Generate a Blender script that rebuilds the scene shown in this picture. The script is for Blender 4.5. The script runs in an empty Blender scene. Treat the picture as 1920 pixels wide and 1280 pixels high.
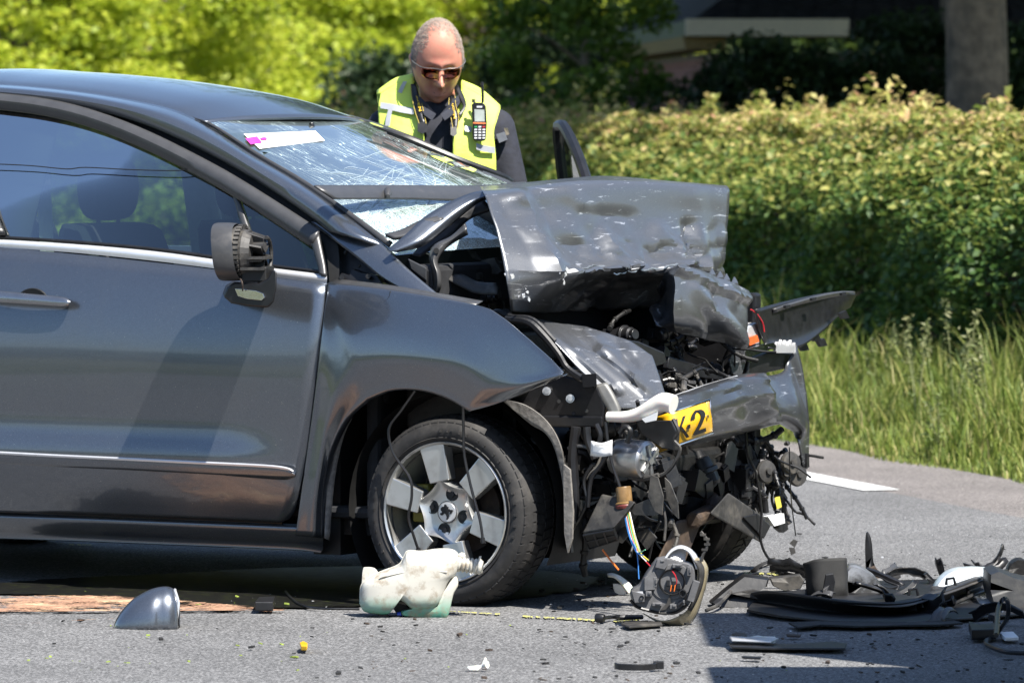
import bpy, bmesh, math, random
import numpy as np
from mathutils import Vector, Matrix, noise

random.seed(7)
rng = np.random.default_rng(7)
SC = bpy.context.scene
COL = SC.collection

# ------------------------------------------------------------------ camera
F_PX = 200.0 / 36.0 * 1920.0
CAM = np.array([0.0, 0.0, 1.5])
PITCH = math.atan((640 - 241) / F_PX)
cam_data = bpy.data.cameras.new('camera')
cam_data.lens = 200.0
cam_data.sensor_width = 36.0
cam_data.clip_start = 0.5
cam_data.clip_end = 1500.0
cam_data.dof.use_dof = True
cam_data.dof.focus_distance = 17.75
cam_data.dof.aperture_fstop = 7.1
cam = bpy.data.objects.new('camera', cam_data)
cam.location = CAM
cam.rotation_euler = (math.pi / 2 - PITCH, 0, 0)
COL.objects.link(cam)
SC.camera = cam

# ------------------------------------------------------------------ light
CAR_YAW = math.radians(29.0)
FWD = np.array([math.cos(CAR_YAW), -math.sin(CAR_YAW)])      # car's nose direction on the ground
AWY = np.array([math.sin(CAR_YAW), math.cos(CAR_YAW)])       # across the car, away from the camera
_sh = 0.52 * FWD - 0.205 * AWY
SUN_DIR = Vector((_sh[0], _sh[1], 0.82)).normalized()
SUN_EL = math.asin(SUN_DIR.z)
SUN_AZ = math.atan2(SUN_DIR.x, SUN_DIR.y)
sun_data = bpy.data.lights.new('sun', 'SUN')
sun_data.energy = 5.0
sun_data.angle = math.radians(0.5)
sun_data.color = (1.0, 0.955, 0.88)
sun = bpy.data.objects.new('sun', sun_data)
sun.rotation_euler = (-SUN_DIR).to_track_quat('-Z', 'Y').to_euler()
COL.objects.link(sun)
world = bpy.data.worlds.new('World')
SC.world = world
world.use_nodes = True
_wn = world.node_tree.nodes
_wl = world.node_tree.links
_wn.clear()
_sky = _wn.new('ShaderNodeTexSky')
_sky.sky_type = 'NISHITA'
_sky.sun_disc = False
_sky.sun_elevation = SUN_EL
_sky.sun_rotation = SUN_AZ
_sky.air_density = 1.0
_sky.dust_density = .6
_sky.ozone_density = 3.0
_bg = _wn.new('ShaderNodeBackground')
_bg.inputs['Strength'].default_value = 0.09
_wo = _wn.new('ShaderNodeOutputWorld')
_wl.new(_sky.outputs[0], _bg.inputs[0])
_wl.new(_bg.outputs[0], _wo.inputs[0])
SC.view_settings.view_transform = 'Standard'
SC.view_settings.look = 'None'
SC.view_settings.gamma = 1.0
SC.view_settings.exposure = 1.15
SC.view_settings.use_curve_mapping = False
SC.render.engine = 'CYCLES'
SC.cycles.max_bounces = 8
SC.cycles.transparent_max_bounces = 16
SC.cycles.caustics_reflective = False
SC.cycles.caustics_refractive = False
SC.cycles.use_denoising = True

# ------------------------------------------------------------------ measuring helpers
CAR_O = np.array([(833 - 960) / F_PX * 17.8, 17.8])          # near front wheel, on the ground


def _ray(px, py):
    a, b = (px - 960) / F_PX, -(py - 640) / F_PX
    cp, sp = math.cos(PITCH), math.sin(PITCH)
    return np.array([a, cp + b * sp, -sp + b * cp])


def to_local(w):
    r = np.array([w[0] - CAR_O[0], w[1] - CAR_O[1]])
    return np.array([r @ FWD, r @ AWY, w[2]])


def to_world(l):
    p = CAR_O + l[0] * FWD + l[1] * AWY
    return np.array([p[0], p[1], l[2]])


_LO = to_local(CAM)


def _lray(px, py):
    d = _ray(px, py)
    return np.array([d[:2] @ FWD, d[:2] @ AWY, d[2]])


def UY(px, py, y):
    d = _lray(px, py); return _LO + d * ((y - _LO[1]) / d[1])


def UX(px, py, x):
    d = _lray(px, py); return _LO + d * ((x - _LO[0]) / d[0])


def UZ(px, py, z):
    d = _lray(px, py); return _LO + d * ((z - _LO[2]) / d[2])


def UD(px, py, depth):
    """a point at a given distance from the camera plane, in the car's own axes"""
    d = _lray(px, py); return _LO + d * depth


def GW(px, py, z=0.0):
    """a point on the ground, in the world"""
    d = _ray(px, py); return CAM + d * ((z - CAM[2]) / d[2])


def WD(px, py, Y):
    d = _ray(px, py); return CAM + d * (Y / d[1])


_YZ = np.array([(0.10, .13), (.16, .08), (.22, .045), (.28, .022), (.34, -.004), (.40, -.022), (.445, -.034), (.49, -.024), (.53, -.012), (.60, -.019),
                (.70, -.027), (.78, -.027), (.86, -.018), (.95, .0), (1.02, .018), (1.08, .042), (1.2, .09), (1.35, .155), (1.5, .225), (1.62, .29), (1.8, .40)])


def flank(x, z):
    return float(np.interp(z, _YZ[:, 0], _YZ[:, 1]))


def US(px, py, off=0.0, fn=flank):
    y = 0.0
    for _ in range(8):
        p = UY(px, py, y); y = fn(p[0], p[2]) + off
    return UY(px, py, y)


# ------------------------------------------------------------------ object helpers
def put(o, parent=None):
    COL.objects.link(o)
    if parent is not None:
        o.parent = parent
    return o


def tag(o, label=None, cat=None, group=None, kind=None):
    if label: o['label'] = label
    if cat: o['category'] = cat
    if group: o['group'] = group
    if kind: o['kind'] = kind
    return o


def empty(name, loc=(0, 0, 0), rz=0.0, label=None, cat=None, group=None):
    o = bpy.data.objects.new(name, None)
    o.empty_display_size = 0.1
    o.location = loc
    o.rotation_euler = (0, 0, rz)
    put(o)
    return tag(o, label, cat, group)


def npmesh(name, V, faces, smooth=False):
    """faces: list of index lists, or an int array (n, k)"""
    me = bpy.data.meshes.new(name)
    V = np.asarray(V, dtype=np.float32).reshape(-1, 3)
    if isinstance(faces, np.ndarray):
        n, k = faces.shape
        loops = faces.astype(np.int32).ravel()
        starts = np.arange(n, dtype=np.int32) * k
    else:
        n = len(faces)
        lens = np.array([len(f) for f in faces], dtype=np.int32)
        loops = np.array([i for f in faces for i in f], dtype=np.int32)
        starts = np.concatenate([[0], np.cumsum(lens)[:-1]]).astype(np.int32) if n else np.zeros(0, np.int32)
    me.vertices.add(len(V)); me.vertices.foreach_set('co', V.ravel())
    me.loops.add(len(loops)); me.loops.foreach_set('vertex_index', loops)
    me.polygons.add(n); me.polygons.foreach_set('loop_start', starts)
    if smooth:
        me.polygons.foreach_set('use_smooth', np.ones(n, dtype=bool))
    me.update(calc_edges=True)
    me.validate()
    return me


def mk(name, me, mat=None, parent=None, solid=0.0, sharp=None, off=-1.0, bevel=0.0):
    o = bpy.data.objects.new(name, me)
    if mat is not None:
        me.materials.append(mat)
    put(o, parent)
    if solid:
        m = o.modifiers.new('solid', 'SOLIDIFY'); m.thickness = solid; m.offset = off
    if bevel:
        m = o.modifiers.new('bev', 'BEVEL'); m.width = bevel; m.segments = 2; m.limit_method = 'ANGLE'; m.angle_limit = 0.7
    if sharp is not None:
        me.set_sharp_from_angle(angle=math.radians(sharp))
    return o


class MB:
    """collects simple shapes and links them as one mesh"""
    def __init__(s):
        s.V, s.Fc, s.n = [], [], 0

    def add(s, V, F):
        V = [tuple(map(float, v)) for v in V]
        s.Fc += [[i + s.n for i in f] for f in F]
        s.V += V; s.n += len(V)
        return s

    def box(s, c, size, rot=None):
        hx, hy, hz = size[0] / 2, size[1] / 2, size[2] / 2
        P = [Vector((x, y, z)) for x in (-hx, hx) for y in (-hy, hy) for z in (-hz, hz)]
        if rot is not None: P = [rot @ p for p in P]
        c = Vector(c)
        return s.add([p + c for p in P], [(0, 1, 3, 2), (4, 6, 7, 5), (0, 4, 5, 1), (2, 3, 7, 6), (0, 2, 6, 4), (1, 5, 7, 3)])

    def hexa(s, P):
        """8 points: bottom quad then top quad, same winding"""
        return s.add(P, [(3, 2, 1, 0), (4, 5, 6, 7), (0, 1, 5, 4), (1, 2, 6, 5), (2, 3, 7, 6), (3, 0, 4, 7)])

    def cyl(s, a, b, r0, r1=None, n=14, cap=True):
        r1 = r0 if r1 is None else r1
        a, b = Vector(a), Vector(b)
        d = (b - a).normalized()
        u = d.orthogonal().normalized(); v = d.cross(u)
        P, F = [], []
        for i in range(n):
            t = 2 * math.pi * i / n
            w = u * math.cos(t) + v * math.sin(t)
            P += [a + w * r0, b + w * r1]
        for i in range(n):
            j = (i + 1) % n
            F.append((2 * i, 2 * j, 2 * j + 1, 2 * i + 1))
        if cap:
            F.append([2 * i for i in range(n)][::-1]); F.append([2 * i + 1 for i in range(n)])
        return s.add(P, F)

    def lathe(s, a, d, prof, n=24, u=None):
        """prof: (along, radius)"""
        a, d = Vector(a), Vector(d).normalized()
        u = (d.orthogonal() if u is None else Vector(u)).normalized(); v = d.cross(u)
        P, F = [], []
        m = len(prof)
        for i in range(n):
            t = 2 * math.pi * i / n
            w = u * math.cos(t) + v * math.sin(t)
            P += [a + d * h + w * r for h, r in prof]
        for i in range(n):
            j = (i + 1) % n
            for k in range(m - 1):
                F.append((i * m + k, j * m + k, j * m + k + 1, i * m + k + 1))
        return s.add(P, F)

    def tube(s, pts, r, n=7, smooth=4):
        P = cr(pts, smooth) if smooth > 1 and len(pts) > 2 else np.array(pts, float)
        m = len(P)
        rr = np.interp(np.linspace(0, 1, m), np.linspace(0, 1, len(r)), r) if hasattr(r, '__len__') else np.full(m, r)
        T = np.gradient(P, axis=0)
        u = None
        V = []
        for i in range(m):
            t = Vector(T[i]).normalized() if Vector(T[i]).length > 1e-9 else Vector((0, 0, 1))
            u = t.orthogonal().normalized() if u is None else (u - t * u.dot(t))
            if u.length < 1e-6: u = t.orthogonal()
            u.normalize(); v = t.cross(u)
            for k in range(n):
                a = 2 * math.pi * k / n
                V.append(Vector(P[i]) + (u * math.cos(a) + v * math.sin(a)) * rr[i])
        F = []
        for i in range(m - 1):
            for k in range(n):
                k2 = (k + 1) % n
                F.append((i * n + k, i * n + k2, (i + 1) * n + k2, (i + 1) * n + k))
        F.append(list(range(n))[::-1]); F.append([(m - 1) * n + k for k in range(n)])
        return s.add(V, F)

    def grid(s, G):
        G = np.asarray(G); a, b = G.shape[:2]
        F = [(i * b + j, i * b + j + 1, (i + 1) * b + j + 1, (i + 1) * b + j) for i in range(a - 1) for j in range(b - 1)]
        return s.add(G.reshape(-1, 3), F)

    def poly(s, P):
        """one flat-ish outline, filled"""
        from mathutils.geometry import tessellate_polygon
        P = [Vector(p) for p in P]
        return s.add(P, [list(t) for t in tessellate_polygon([P])])

    def slab(s, P, dirv):
        """outline P extruded along dirv, closed"""
        P = [Vector(p) for p in P]; n = len(P); d = Vector(dirv)
        from mathutils.geometry import tessellate_polygon
        tri = [list(t) for t in tessellate_polygon([P])]
        F = tri + [[i + n for i in t][::-1] for t in tri] + [(i, (i + 1) % n, (i + 1) % n + n, i + n) for i in range(n)]
        return s.add(P + [p + d for p in P], F)

    def build(s, name, mat, parent=None, smooth=True, sharp=35, solid=0.0, bevel=0.0, fix=True, off=-1.0):
        me = bpy.data.meshes.new(name)
        me.from_pydata(s.V, [], s.Fc)
        if fix:
            bm = bmesh.new(); bm.from_mesh(me)
            bmesh.ops.recalc_face_normals(bm, faces=bm.faces)
            bm.to_mesh(me); bm.free()
        me.update()
        if smooth:
            me.polygons.foreach_set('use_smooth', np.ones(len(me.polygons), dtype=bool))
        return mk(name, me, mat, parent, solid=solid, sharp=sharp if smooth else None, bevel=bevel, off=off)


def cr(pts, per=6, corners=()):
    """Catmull-Rom through pts, per samples a segment; at a corner index the curve breaks"""
    P = np.asarray(pts, float); n = len(P)
    out = []
    for i in range(n - 1):
        d = P[i + 1] - P[i]
        m0 = d if (i == 0 or i in corners) else (P[i + 1] - P[i - 1]) / 2
        m1 = d if (i + 1 == n - 1 or i + 1 in corners) else (P[i + 2] - P[i]) / 2
        t = np.linspace(0, 1, per, endpoint=False)[:, None]
        out.append((2 * t**3 - 3 * t**2 + 1) * P[i] + (t**3 - 2 * t**2 + t) * m0 + (-2 * t**3 + 3 * t**2) * P[i + 1] + (t**3 - t**2) * m1)
    out.append(P[-1:])
    return np.concatenate(out)


def resamp(P, n):
    P = np.asarray(P, float)
    d = np.concatenate([[0], np.cumsum(np.linalg.norm(np.diff(P, axis=0), axis=1))])
    t = np.linspace(0, d[-1], n)
    return np.stack([np.interp(t, d, P[:, k]) for k in range(3)], 1)


def loft(rows, per=6, cross=4, corners=(), even=0, rcorners=()):
    """rows of 3-D points (same count each, or any counts with even=n) -> (m, n, 3) grid, smooth both ways"""
    R = [cr(r, per, corners) if len(r) > 2 else resamp(r, even or 12) for r in rows]
    if even: R = [resamp(r, even) for r in R]
    R = np.stack(R)
    if cross > 1 and len(R) > 1:
        R = np.stack([cr(R[:, j], cross, rcorners) for j in range(R.shape[1])], 1) if len(R) > 2 else np.stack([R[0] + (R[1] - R[0]) * t for t in np.linspace(0, 1, cross + 1)])
    return R


def gridmesh(name, G, mat, parent=None, solid=0.0, sharp=50, off=-1.0, flip=False):
    G = np.asarray(G); a, b = G.shape[:2]
    I = np.arange(a * b).reshape(a, b)
    F = np.stack([I[:-1, :-1], I[:-1, 1:], I[1:, 1:], I[1:, :-1]], -1).reshape(-1, 4)
    if flip: F = F[:, ::-1]
    me = npmesh(name, G.reshape(-1, 3), F, smooth=True)
    return mk(name, me, mat, parent, solid=solid, sharp=sharp, off=off)


def wobble(G, amp, scale, seed=0.0, axis=None):
    """dents: smooth noise pushed along axis (or all three)"""
    G = np.array(G, float); sh = G.shape
    Q = G.reshape(-1, 3)
    for i in range(len(Q)):
        p = Vector(Q[i]) * scale + Vector((seed, seed * 1.7, seed * .3))
        if axis is None:
            Q[i] += np.array(noise.noise_vector(p)) * amp
        else:
            Q[i] += np.array(axis) * noise.noise(p) * amp
    return Q.reshape(sh)


# ------------------------------------------------------------------ material helpers
def _new(name):
    m = bpy.data.materials.new(name)
    m.use_nodes = True
    nt = m.node_tree
    return m, nt, nt.nodes['Principled BSDF']


def _set(b, **k):
    names = dict(rough='Roughness', metal='Metallic', coat='Coat Weight', coatr='Coat Roughness', spec='Specular IOR Level', trans='Transmission Weight', ior='IOR',
                 sss='Subsurface Weight', alpha='Alpha')
    for q, v in k.items():
        b.inputs[names[q]].default_value = v


def _noise(nt, scale, detail=4, rough=.55, coord='Object', stretch=None, dist=0.0):
    tc = nt.nodes.new('ShaderNodeTexCoord')
    out = tc.outputs[coord]
    if stretch is not None:
        mp = nt.nodes.new('ShaderNodeMapping'); mp.inputs['Scale'].default_value = stretch
        nt.links.new(out, mp.inputs[0]); out = mp.outputs[0]
    n = nt.nodes.new('ShaderNodeTexNoise')
    n.inputs['Scale'].default_value = scale; n.inputs['Detail'].default_value = detail; n.inputs['Roughness'].default_value = rough
    n.inputs['Distortion'].default_value = dist
    nt.links.new(out, n.inputs[0])
    return n


def _ramp(nt, src, stops):
    r = nt.nodes.new('ShaderNodeValToRGB')
    e = r.color_ramp.elements
    while len(e) < len(stops): e.new(0.5)
    for q, (p, c) in zip(e, stops):
        q.position = p; q.color = (*c, 1) if len(c) == 3 else c
    nt.links.new(src, r.inputs[0])
    return r


def _bump(nt, b, src, strength, dist=0.01):
    n = nt.nodes.new('ShaderNodeBump')
    n.inputs['Strength'].default_value = strength; n.inputs['Distance'].default_value = dist
    nt.links.new(src, n.inputs['Height']); nt.links.new(n.outputs[0], b.inputs['Normal'])
    return n


def _mixc(nt, fac, a, b):
    m = nt.nodes.new('ShaderNodeMix'); m.data_type = 'RGBA'
    for s, v in ((m.inputs[0], fac), (m.inputs[6], a), (m.inputs[7], b)):
        if hasattr(v, 'links'): nt.links.new(v, s)
        else: s.default_value = v if isinstance(v, float) else (*v, 1)
    return m.outputs[2]


def plain(name, c, rough=.5, metal=0.0, var=.25, scale=25, bump=0.0, dirt=None, dirt_at=(.55, .75), dscale=9, **k):
    """a solid material with grain, uneven gloss and optional dirt of its own"""
    m, nt, b = _new(name)
    _set(b, rough=rough, metal=metal, **k)
    n = _noise(nt, scale, 5)
    r = _ramp(nt, n.outputs[0], [(.3, tuple(x * (1 - var) for x in c)), (.7, tuple(min(1, x * (1 + var)) for x in c))])
    col = r.outputs[0]
    if dirt is not None:
        d = _noise(nt, dscale, 6, .65)
        f = _ramp(nt, d.outputs[0], [(dirt_at[0], (0, 0, 0)), (dirt_at[1], (1, 1, 1))])
        col = _mixc(nt, f.outputs[0], col, dirt)
    nt.links.new(col, b.inputs['Base Color'])
    rr = nt.nodes.new('ShaderNodeMapRange')
    rr.inputs['To Min'].default_value = max(0.02, rough - .08); rr.inputs['To Max'].default_value = min(1, rough + .1)
    nt.links.new(n.outputs[0], rr.inputs[0]); nt.links.new(rr.outputs[0], b.inputs['Roughness'])
    if bump:
        _bump(nt, b, n.outputs[0], bump, .004)
    return m
# ------------------------------------------------------------------ materials of the car and the debris
def paint_mat(name, c, rough=.36, scr=0.0, metal=.78):
    m, nt, b = _new(name)
    _set(b, metal=metal, rough=rough, coat=1.0, coatr=.05)
    fl = _noise(nt, 900, 2)
    col = _ramp(nt, fl.outputs[0], [(.38, tuple(x * .72 for x in c)), (.62, tuple(x * 1.3 for x in c))])
    dust = _noise(nt, 6, 7, .7)
    df = _ramp(nt, dust.outputs[0], [(.5, (0, 0, 0)), (.95, (.22, .22, .22))])
    cc = _mixc(nt, df.outputs[0], col.outputs[0], (.20, .185, .16))
    sp = _noise(nt, 260, 1)
    sf = _ramp(nt, sp.outputs[0], [(.765, (0, 0, 0)), (.79, (1, 1, 1))])
    cc = _mixc(nt, sf.outputs[0], cc, (.5, .48, .44))
    if scr:
        s = _noise(nt, 7, 8, .72, stretch=(1.0, 1.2, 9.0), dist=.6)
        f = _ramp(nt, s.outputs[0], [(.60, (0, 0, 0)), (.66, (scr, scr, scr))])
        cc = _mixc(nt, f.outputs[0], cc, (.55, .56, .58))
        s2 = _noise(nt, 16, 6, .7, stretch=(1.0, 4.0, 1.0))
        f2 = _ramp(nt, s2.outputs[0], [(.66, (0, 0, 0)), (.70, (scr, scr, scr))])
        cc = _mixc(nt, f2.outputs[0], cc, (.02, .02, .022))
        rg = nt.nodes.new('ShaderNodeMath'); rg.operation = 'MULTIPLY_ADD'; rg.inputs[1].default_value = .4; rg.inputs[2].default_value = .13
        nt.links.new(f.outputs[0], rg.inputs[0]); nt.links.new(rg.outputs[0], b.inputs['Coat Roughness'])
    nt.links.new(cc, b.inputs['Base Color'])
    dr = nt.nodes.new('ShaderNodeMath'); dr.operation = 'MULTIPLY_ADD'; dr.inputs[1].default_value = .35; dr.inputs[2].default_value = rough
    nt.links.new(df.outputs[0], dr.inputs[0]); nt.links.new(dr.outputs[0], b.inputs['Roughness'])
    op = _noise(nt, 2.2, 2)
    _bump(nt, b, op.outputs[0], .05, .02)
    if scr:
        b.inputs['Coat Weight'].default_value = .5
    return m


M = {}
M['paint'] = paint_mat('car_paint', (.128, .143, .168), .29)
M['paint_scr'] = paint_mat('scraped_paint', (.120, .125, .135), .38, .9, .58)
M['paint_low'] = paint_mat('bumper_paint', (.075, .079, .086), .36, .8, .6)
M['black'] = plain('black_plastic', (.011, .011, .012), .36, dirt=(.05, .047, .042), dirt_at=(.66, 1.0), bump=.15)
M['trim'] = plain('grey_trim', (.05, .05, .052), .36, var=.1, dirt=(.13, .12, .11), dirt_at=(.62, 1.0))
M['matt'] = plain('matt_black', (.012, .012, .012), .75, var=.3, dirt=(.05, .047, .042), dirt_at=(.6, 1.0), bump=.3)
M['dark'] = plain('dark_metal', (.018, .018, .020), .42, .35, dirt=(.08, .068, .052), dirt_at=(.66, 1.0), bump=.3)
M['grime'] = plain('grimy_engine', (.012, .0115, .011), .5, .2, .5, 40, dirt=(.06, .046, .034), dirt_at=(.64, .95), bump=.6)
M['dusty'] = plain('dusty_plastic', (.035, .033, .031), .55, var=.4, scale=30, dirt=(.20, .18, .15), dirt_at=(.52, .9), bump=.4)
M['rubber'] = plain('tyre_rubber', (.022, .021, .021), .7, var=.3, dirt=(.11, .10, .09), dirt_at=(.5, .95), bump=.25)
M['alloy'] = plain('wheel_alloy', (.60, .60, .585), .36, .85, .06, 12, dirt=(.22, .19, .16), dirt_at=(.5, .9), dscale=7, coat=.5)
M['alloy_dirty'] = plain('dirty_alloy', (.33, .31, .29), .45, .7, .25, 12, dirt=(.12, .10, .08), dirt_at=(.35, .8))
M['chrome'] = plain('chrome', (.75, .75, .76), .16, 1.0, .05)
M['steel'] = plain('bare_steel', (.50, .50, .50), .38, .9, .2, 30, dirt=(.2, .17, .14), dirt_at=(.5, .85))
M['satin'] = plain('satin_aluminium', (.72, .72, .73), .3, .55, .04)
M['rust'] = plain('rusty_steel', (.075, .052, .036), .7, .3, .5, 25, dirt=(.05, .04, .04), dirt_at=(.45, .7), bump=.5)
M['white_plastic'] = plain('white_pipe', (.78, .76, .70), .4, var=.05, dirt=(.45, .40, .32), dirt_at=(.6, .95), sss=.15)
M['paper'] = plain('white_label', (.78, .79, .80), .5, var=.04, dirt=(.4, .38, .33), dirt_at=(.6, .9))
M['seat'] = plain('seat_cloth', (.018, .019, .022), .85, bump=.4)
M['handle'] = plain('handle_metal', (.30, .31, .33), .24, .9, .05)
M['crack'] = plain('crack_white', (.70, .82, .82), .5, var=.1)
M['pillar'] = plain('pale_cabin_trim', (.62, .62, .60), .6, var=.08)
M['ink'] = plain('black_ink', (.006, .006, .006), .6)
M['bare'] = plain('bare_grey_metal', (.13, .13, .125), .45, .4, .2, 20, dirt=(.12, .11, .10), dirt_at=(.5, .8))
M['plate'] = plain('yellow_plate', (.80, .44, .012), .35, var=.06, scale=14, coat=.3, bump=.1)
M['red_wire'] = plain('red_wire', (.5, .02, .03), .45, var=.05)
M['blue_wire'] = plain('blue_wire', (.03, .16, .45), .45, var=.05)
M['white_wire'] = plain('white_wire', (.75, .75, .72), .45, var=.05)
M['yellow_wire'] = plain('yellow_wire', (.65, .55, .08), .45, var=.05)
M['orange_wire'] = plain('orange_wire', (.75, .17, .02), .45, var=.05)
M['green_wire'] = plain('green_wire', (.15, .45, .25), .45, var=.05)
M['liner'] = plain('felt_liner', (.16, .15, .14), .9, var=.35, scale=60, dirt=(.34, .31, .27), dirt_at=(.5, .85), bump=.6)


def glass_mat(name, tint, refl=1.0, rough=0.0):
    m, nt, b = _new(name)
    nt.nodes.remove(b)
    out = nt.nodes['Material Output']
    tr = nt.nodes.new('ShaderNodeBsdfTransparent'); tr.inputs[0].default_value = (*tint, 1)
    gl = nt.nodes.new('ShaderNodeBsdfGlossy'); gl.inputs['Roughness'].default_value = rough
    fr = nt.nodes.new('ShaderNodeFresnel'); fr.inputs[0].default_value = 1.55
    mm = nt.nodes.new('ShaderNodeMath'); mm.operation = 'MULTIPLY'; mm.inputs[1].default_value = 1.7 * refl; mm.use_clamp = True
    nt.links.new(fr.outputs[0], mm.inputs[0])
    mx = nt.nodes.new('ShaderNodeMixShader')
    nt.links.new(mm.outputs[0], mx.inputs[0]); nt.links.new(tr.outputs[0], mx.inputs[1]); nt.links.new(gl.outputs[0], mx.inputs[2])
    nt.links.new(mx.outputs[0], out.inputs[0])
    return m, nt, mx, out


M['glass'] = glass_mat('tinted_glass', (.42, .55, .50), .50)[0]
M['clear'] = glass_mat('clear_lens', (.88, .86, .80), .9)[0]


def cracked_glass():
    m, nt, mx, out = glass_mat('cracked_windscreen', (.34, .42, .44), 2.1)
    tc = nt.nodes.new('ShaderNodeTexCoord')
    # crack threads: two nets of cells, one drawn out along the slope of the screen, thicker where the mask (height) says
    sep = nt.nodes.new('ShaderNodeSeparateXYZ'); nt.links.new(tc.outputs['Object'], sep.inputs[0])
    low = nt.nodes.new('ShaderNodeMapRange'); low.inputs['From Min'].default_value = 1.345; low.inputs['From Max'].default_value = 1.20
    low.inputs['To Min'].default_value = 0.0; low.inputs['To Max'].default_value = 1.0
    nt.links.new(sep.outputs[2], low.inputs[0])
    fac = None
    for sc, st, th in ((34, (.16, 2.6, .16), .022), (70, (.5, 1.2, .5), .05), (130, (1.0, 1.0, 1.0), .08)):
        mp = nt.nodes.new('ShaderNodeMapping'); mp.inputs['Scale'].default_value = st
        mp.inputs['Rotation'].default_value = (.15 * sc % 1, .1, .5)
        nt.links.new(tc.outputs['Object'], mp.inputs[0])
        wn = nt.nodes.new('ShaderNodeTexNoise'); wn.inputs['Scale'].default_value = 12
        nt.links.new(mp.outputs[0], wn.inputs[0])
        add = nt.nodes.new('ShaderNodeVectorMath'); add.operation = 'MULTIPLY_ADD'; add.inputs[1].default_value = (.05, .05, .05)
        nt.links.new(wn.outputs[1], add.inputs[0]); nt.links.new(mp.outputs[0], add.inputs[2])
        vo = nt.nodes.new('ShaderNodeTexVoronoi'); vo.feature = 'DISTANCE_TO_EDGE'; vo.inputs['Scale'].default_value = sc
        nt.links.new(add.outputs[0], vo.inputs['Vector'])
        lt = nt.nodes.new('ShaderNodeMapRange'); lt.inputs['From Min'].default_value = th; lt.inputs['From Max'].default_value = th * .3
        nt.links.new(vo.outputs['Distance'], lt.inputs[0])
        if fac is None:
            fac = lt.outputs[0]
        else:
            k = nt.nodes.new('ShaderNodeMath'); k.operation = 'MULTIPLY'
            nt.links.new(lt.outputs[0], k.inputs[0]); nt.links.new(low.outputs[0], k.inputs[1])
            a = nt.nodes.new('ShaderNodeMath'); a.operation = 'MAXIMUM'
            nt.links.new(fac, a.inputs[0]); nt.links.new(k.outputs[0], a.inputs[1]); fac = a.outputs[0]
    pn = nt.nodes.new('ShaderNodeTexNoise'); pn.inputs['Scale'].default_value = 5; nt.links.new(tc.outputs['Object'], pn.inputs[0])
    pr = nt.nodes.new('ShaderNodeMapRange'); pr.inputs['From Min'].default_value = .36; pr.inputs['From Max'].default_value = .58
    nt.links.new(pn.outputs[0], pr.inputs[0])
    pr2 = nt.nodes.new('ShaderNodeMath'); pr2.operation = 'MAXIMUM'
    nt.links.new(pr.outputs[0], pr2.inputs[0]); nt.links.new(low.outputs[0], pr2.inputs[1])
    f2 = nt.nodes.new('ShaderNodeMath'); f2.operation = 'MULTIPLY'; nt.links.new(fac, f2.inputs[0]); nt.links.new(pr2.outputs[0], f2.inputs[1])
    f3 = nt.nodes.new('ShaderNodeMath'); f3.operation = 'MULTIPLY'; f3.inputs[1].default_value = .9; nt.links.new(f2.outputs[0], f3.inputs[0])
    df = nt.nodes.new('ShaderNodeBsdfDiffuse'); df.inputs[0].default_value = (.62, .76, .75, 1)
    m2 = nt.nodes.new('ShaderNodeMixShader')
    hz_ = nt.nodes.new('ShaderNodeMath'); hz_.operation = 'MAXIMUM'; hz_.inputs[1].default_value = .045; nt.links.new(f3.outputs[0], hz_.inputs[0]); nt.links.new(hz_.outputs[0], m2.inputs[0]); nt.links.new(mx.outputs[0], m2.inputs[1]); nt.links.new(df.outputs[0], m2.inputs[2])
    nt.links.new(m2.outputs[0], out.inputs[0])
    return m


M['screen'] = cracked_glass()
# ------------------------------------------------------------------ the setting: ground, road, verge
ROAD_U = np.array([-.2588, .9659])            # along the road, away from the camera
ROAD_N = np.array([.9659, .2588])             # across it, towards the hedge
EDGE_P = np.array([2.17, 24.1])               # a point on the road's edge by the hedge


def RP(t, n, z=0.0):
    p = EDGE_P + ROAD_U * t + ROAD_N * n
    return np.array([p[0], p[1], z])


def asphalt(name, c, spec):
    m, nt, b = _new(name)
    _set(b, rough=.85)
    vo = nt.nodes.new('ShaderNodeTexVoronoi'); vo.inputs['Scale'].default_value = 160
    tc = nt.nodes.new('ShaderNodeTexCoord'); nt.links.new(tc.outputs['Object'], vo.inputs['Vector'])
    st = _ramp(nt, vo.outputs['Color'], [(.12, tuple(x * .52 for x in c)), (.45, tuple(x * .8 for x in c)), (.88, tuple(min(1, x * spec * 1.1) for x in c))])
    big = _noise(nt, .9, 6, .6)
    bf = _ramp(nt, big.outputs[0], [(.35, (.80, .80, .80)), (.7, (1.15, 1.15, 1.15))])
    mu = nt.nodes.new('ShaderNodeMix'); mu.data_type = 'RGBA'; mu.blend_type = 'MULTIPLY'; mu.inputs[0].default_value = 1
    nt.links.new(st.outputs[0], mu.inputs[6]); nt.links.new(bf.outputs[0], mu.inputs[7])
    dk = _noise(nt, 55, 3)
    df = _ramp(nt, dk.outputs[0], [(.68, (0, 0, 0)), (.74, (.8, .8, .8))])
    nt.links.new(_mixc(nt, df.outputs[0], mu.outputs[2], (.03, .03, .03)), b.inputs['Base Color'])
    _bump(nt, b, vo.outputs['Distance'], .55, .004)
    return m


def sheet(name, P, mat, z, cut=1):
    me = npmesh(name, [(p[0], p[1], z) for p in P], [list(range(len(P)))])
    o = mk(name, me, mat)
    return tag(o, kind='structure')


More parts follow.
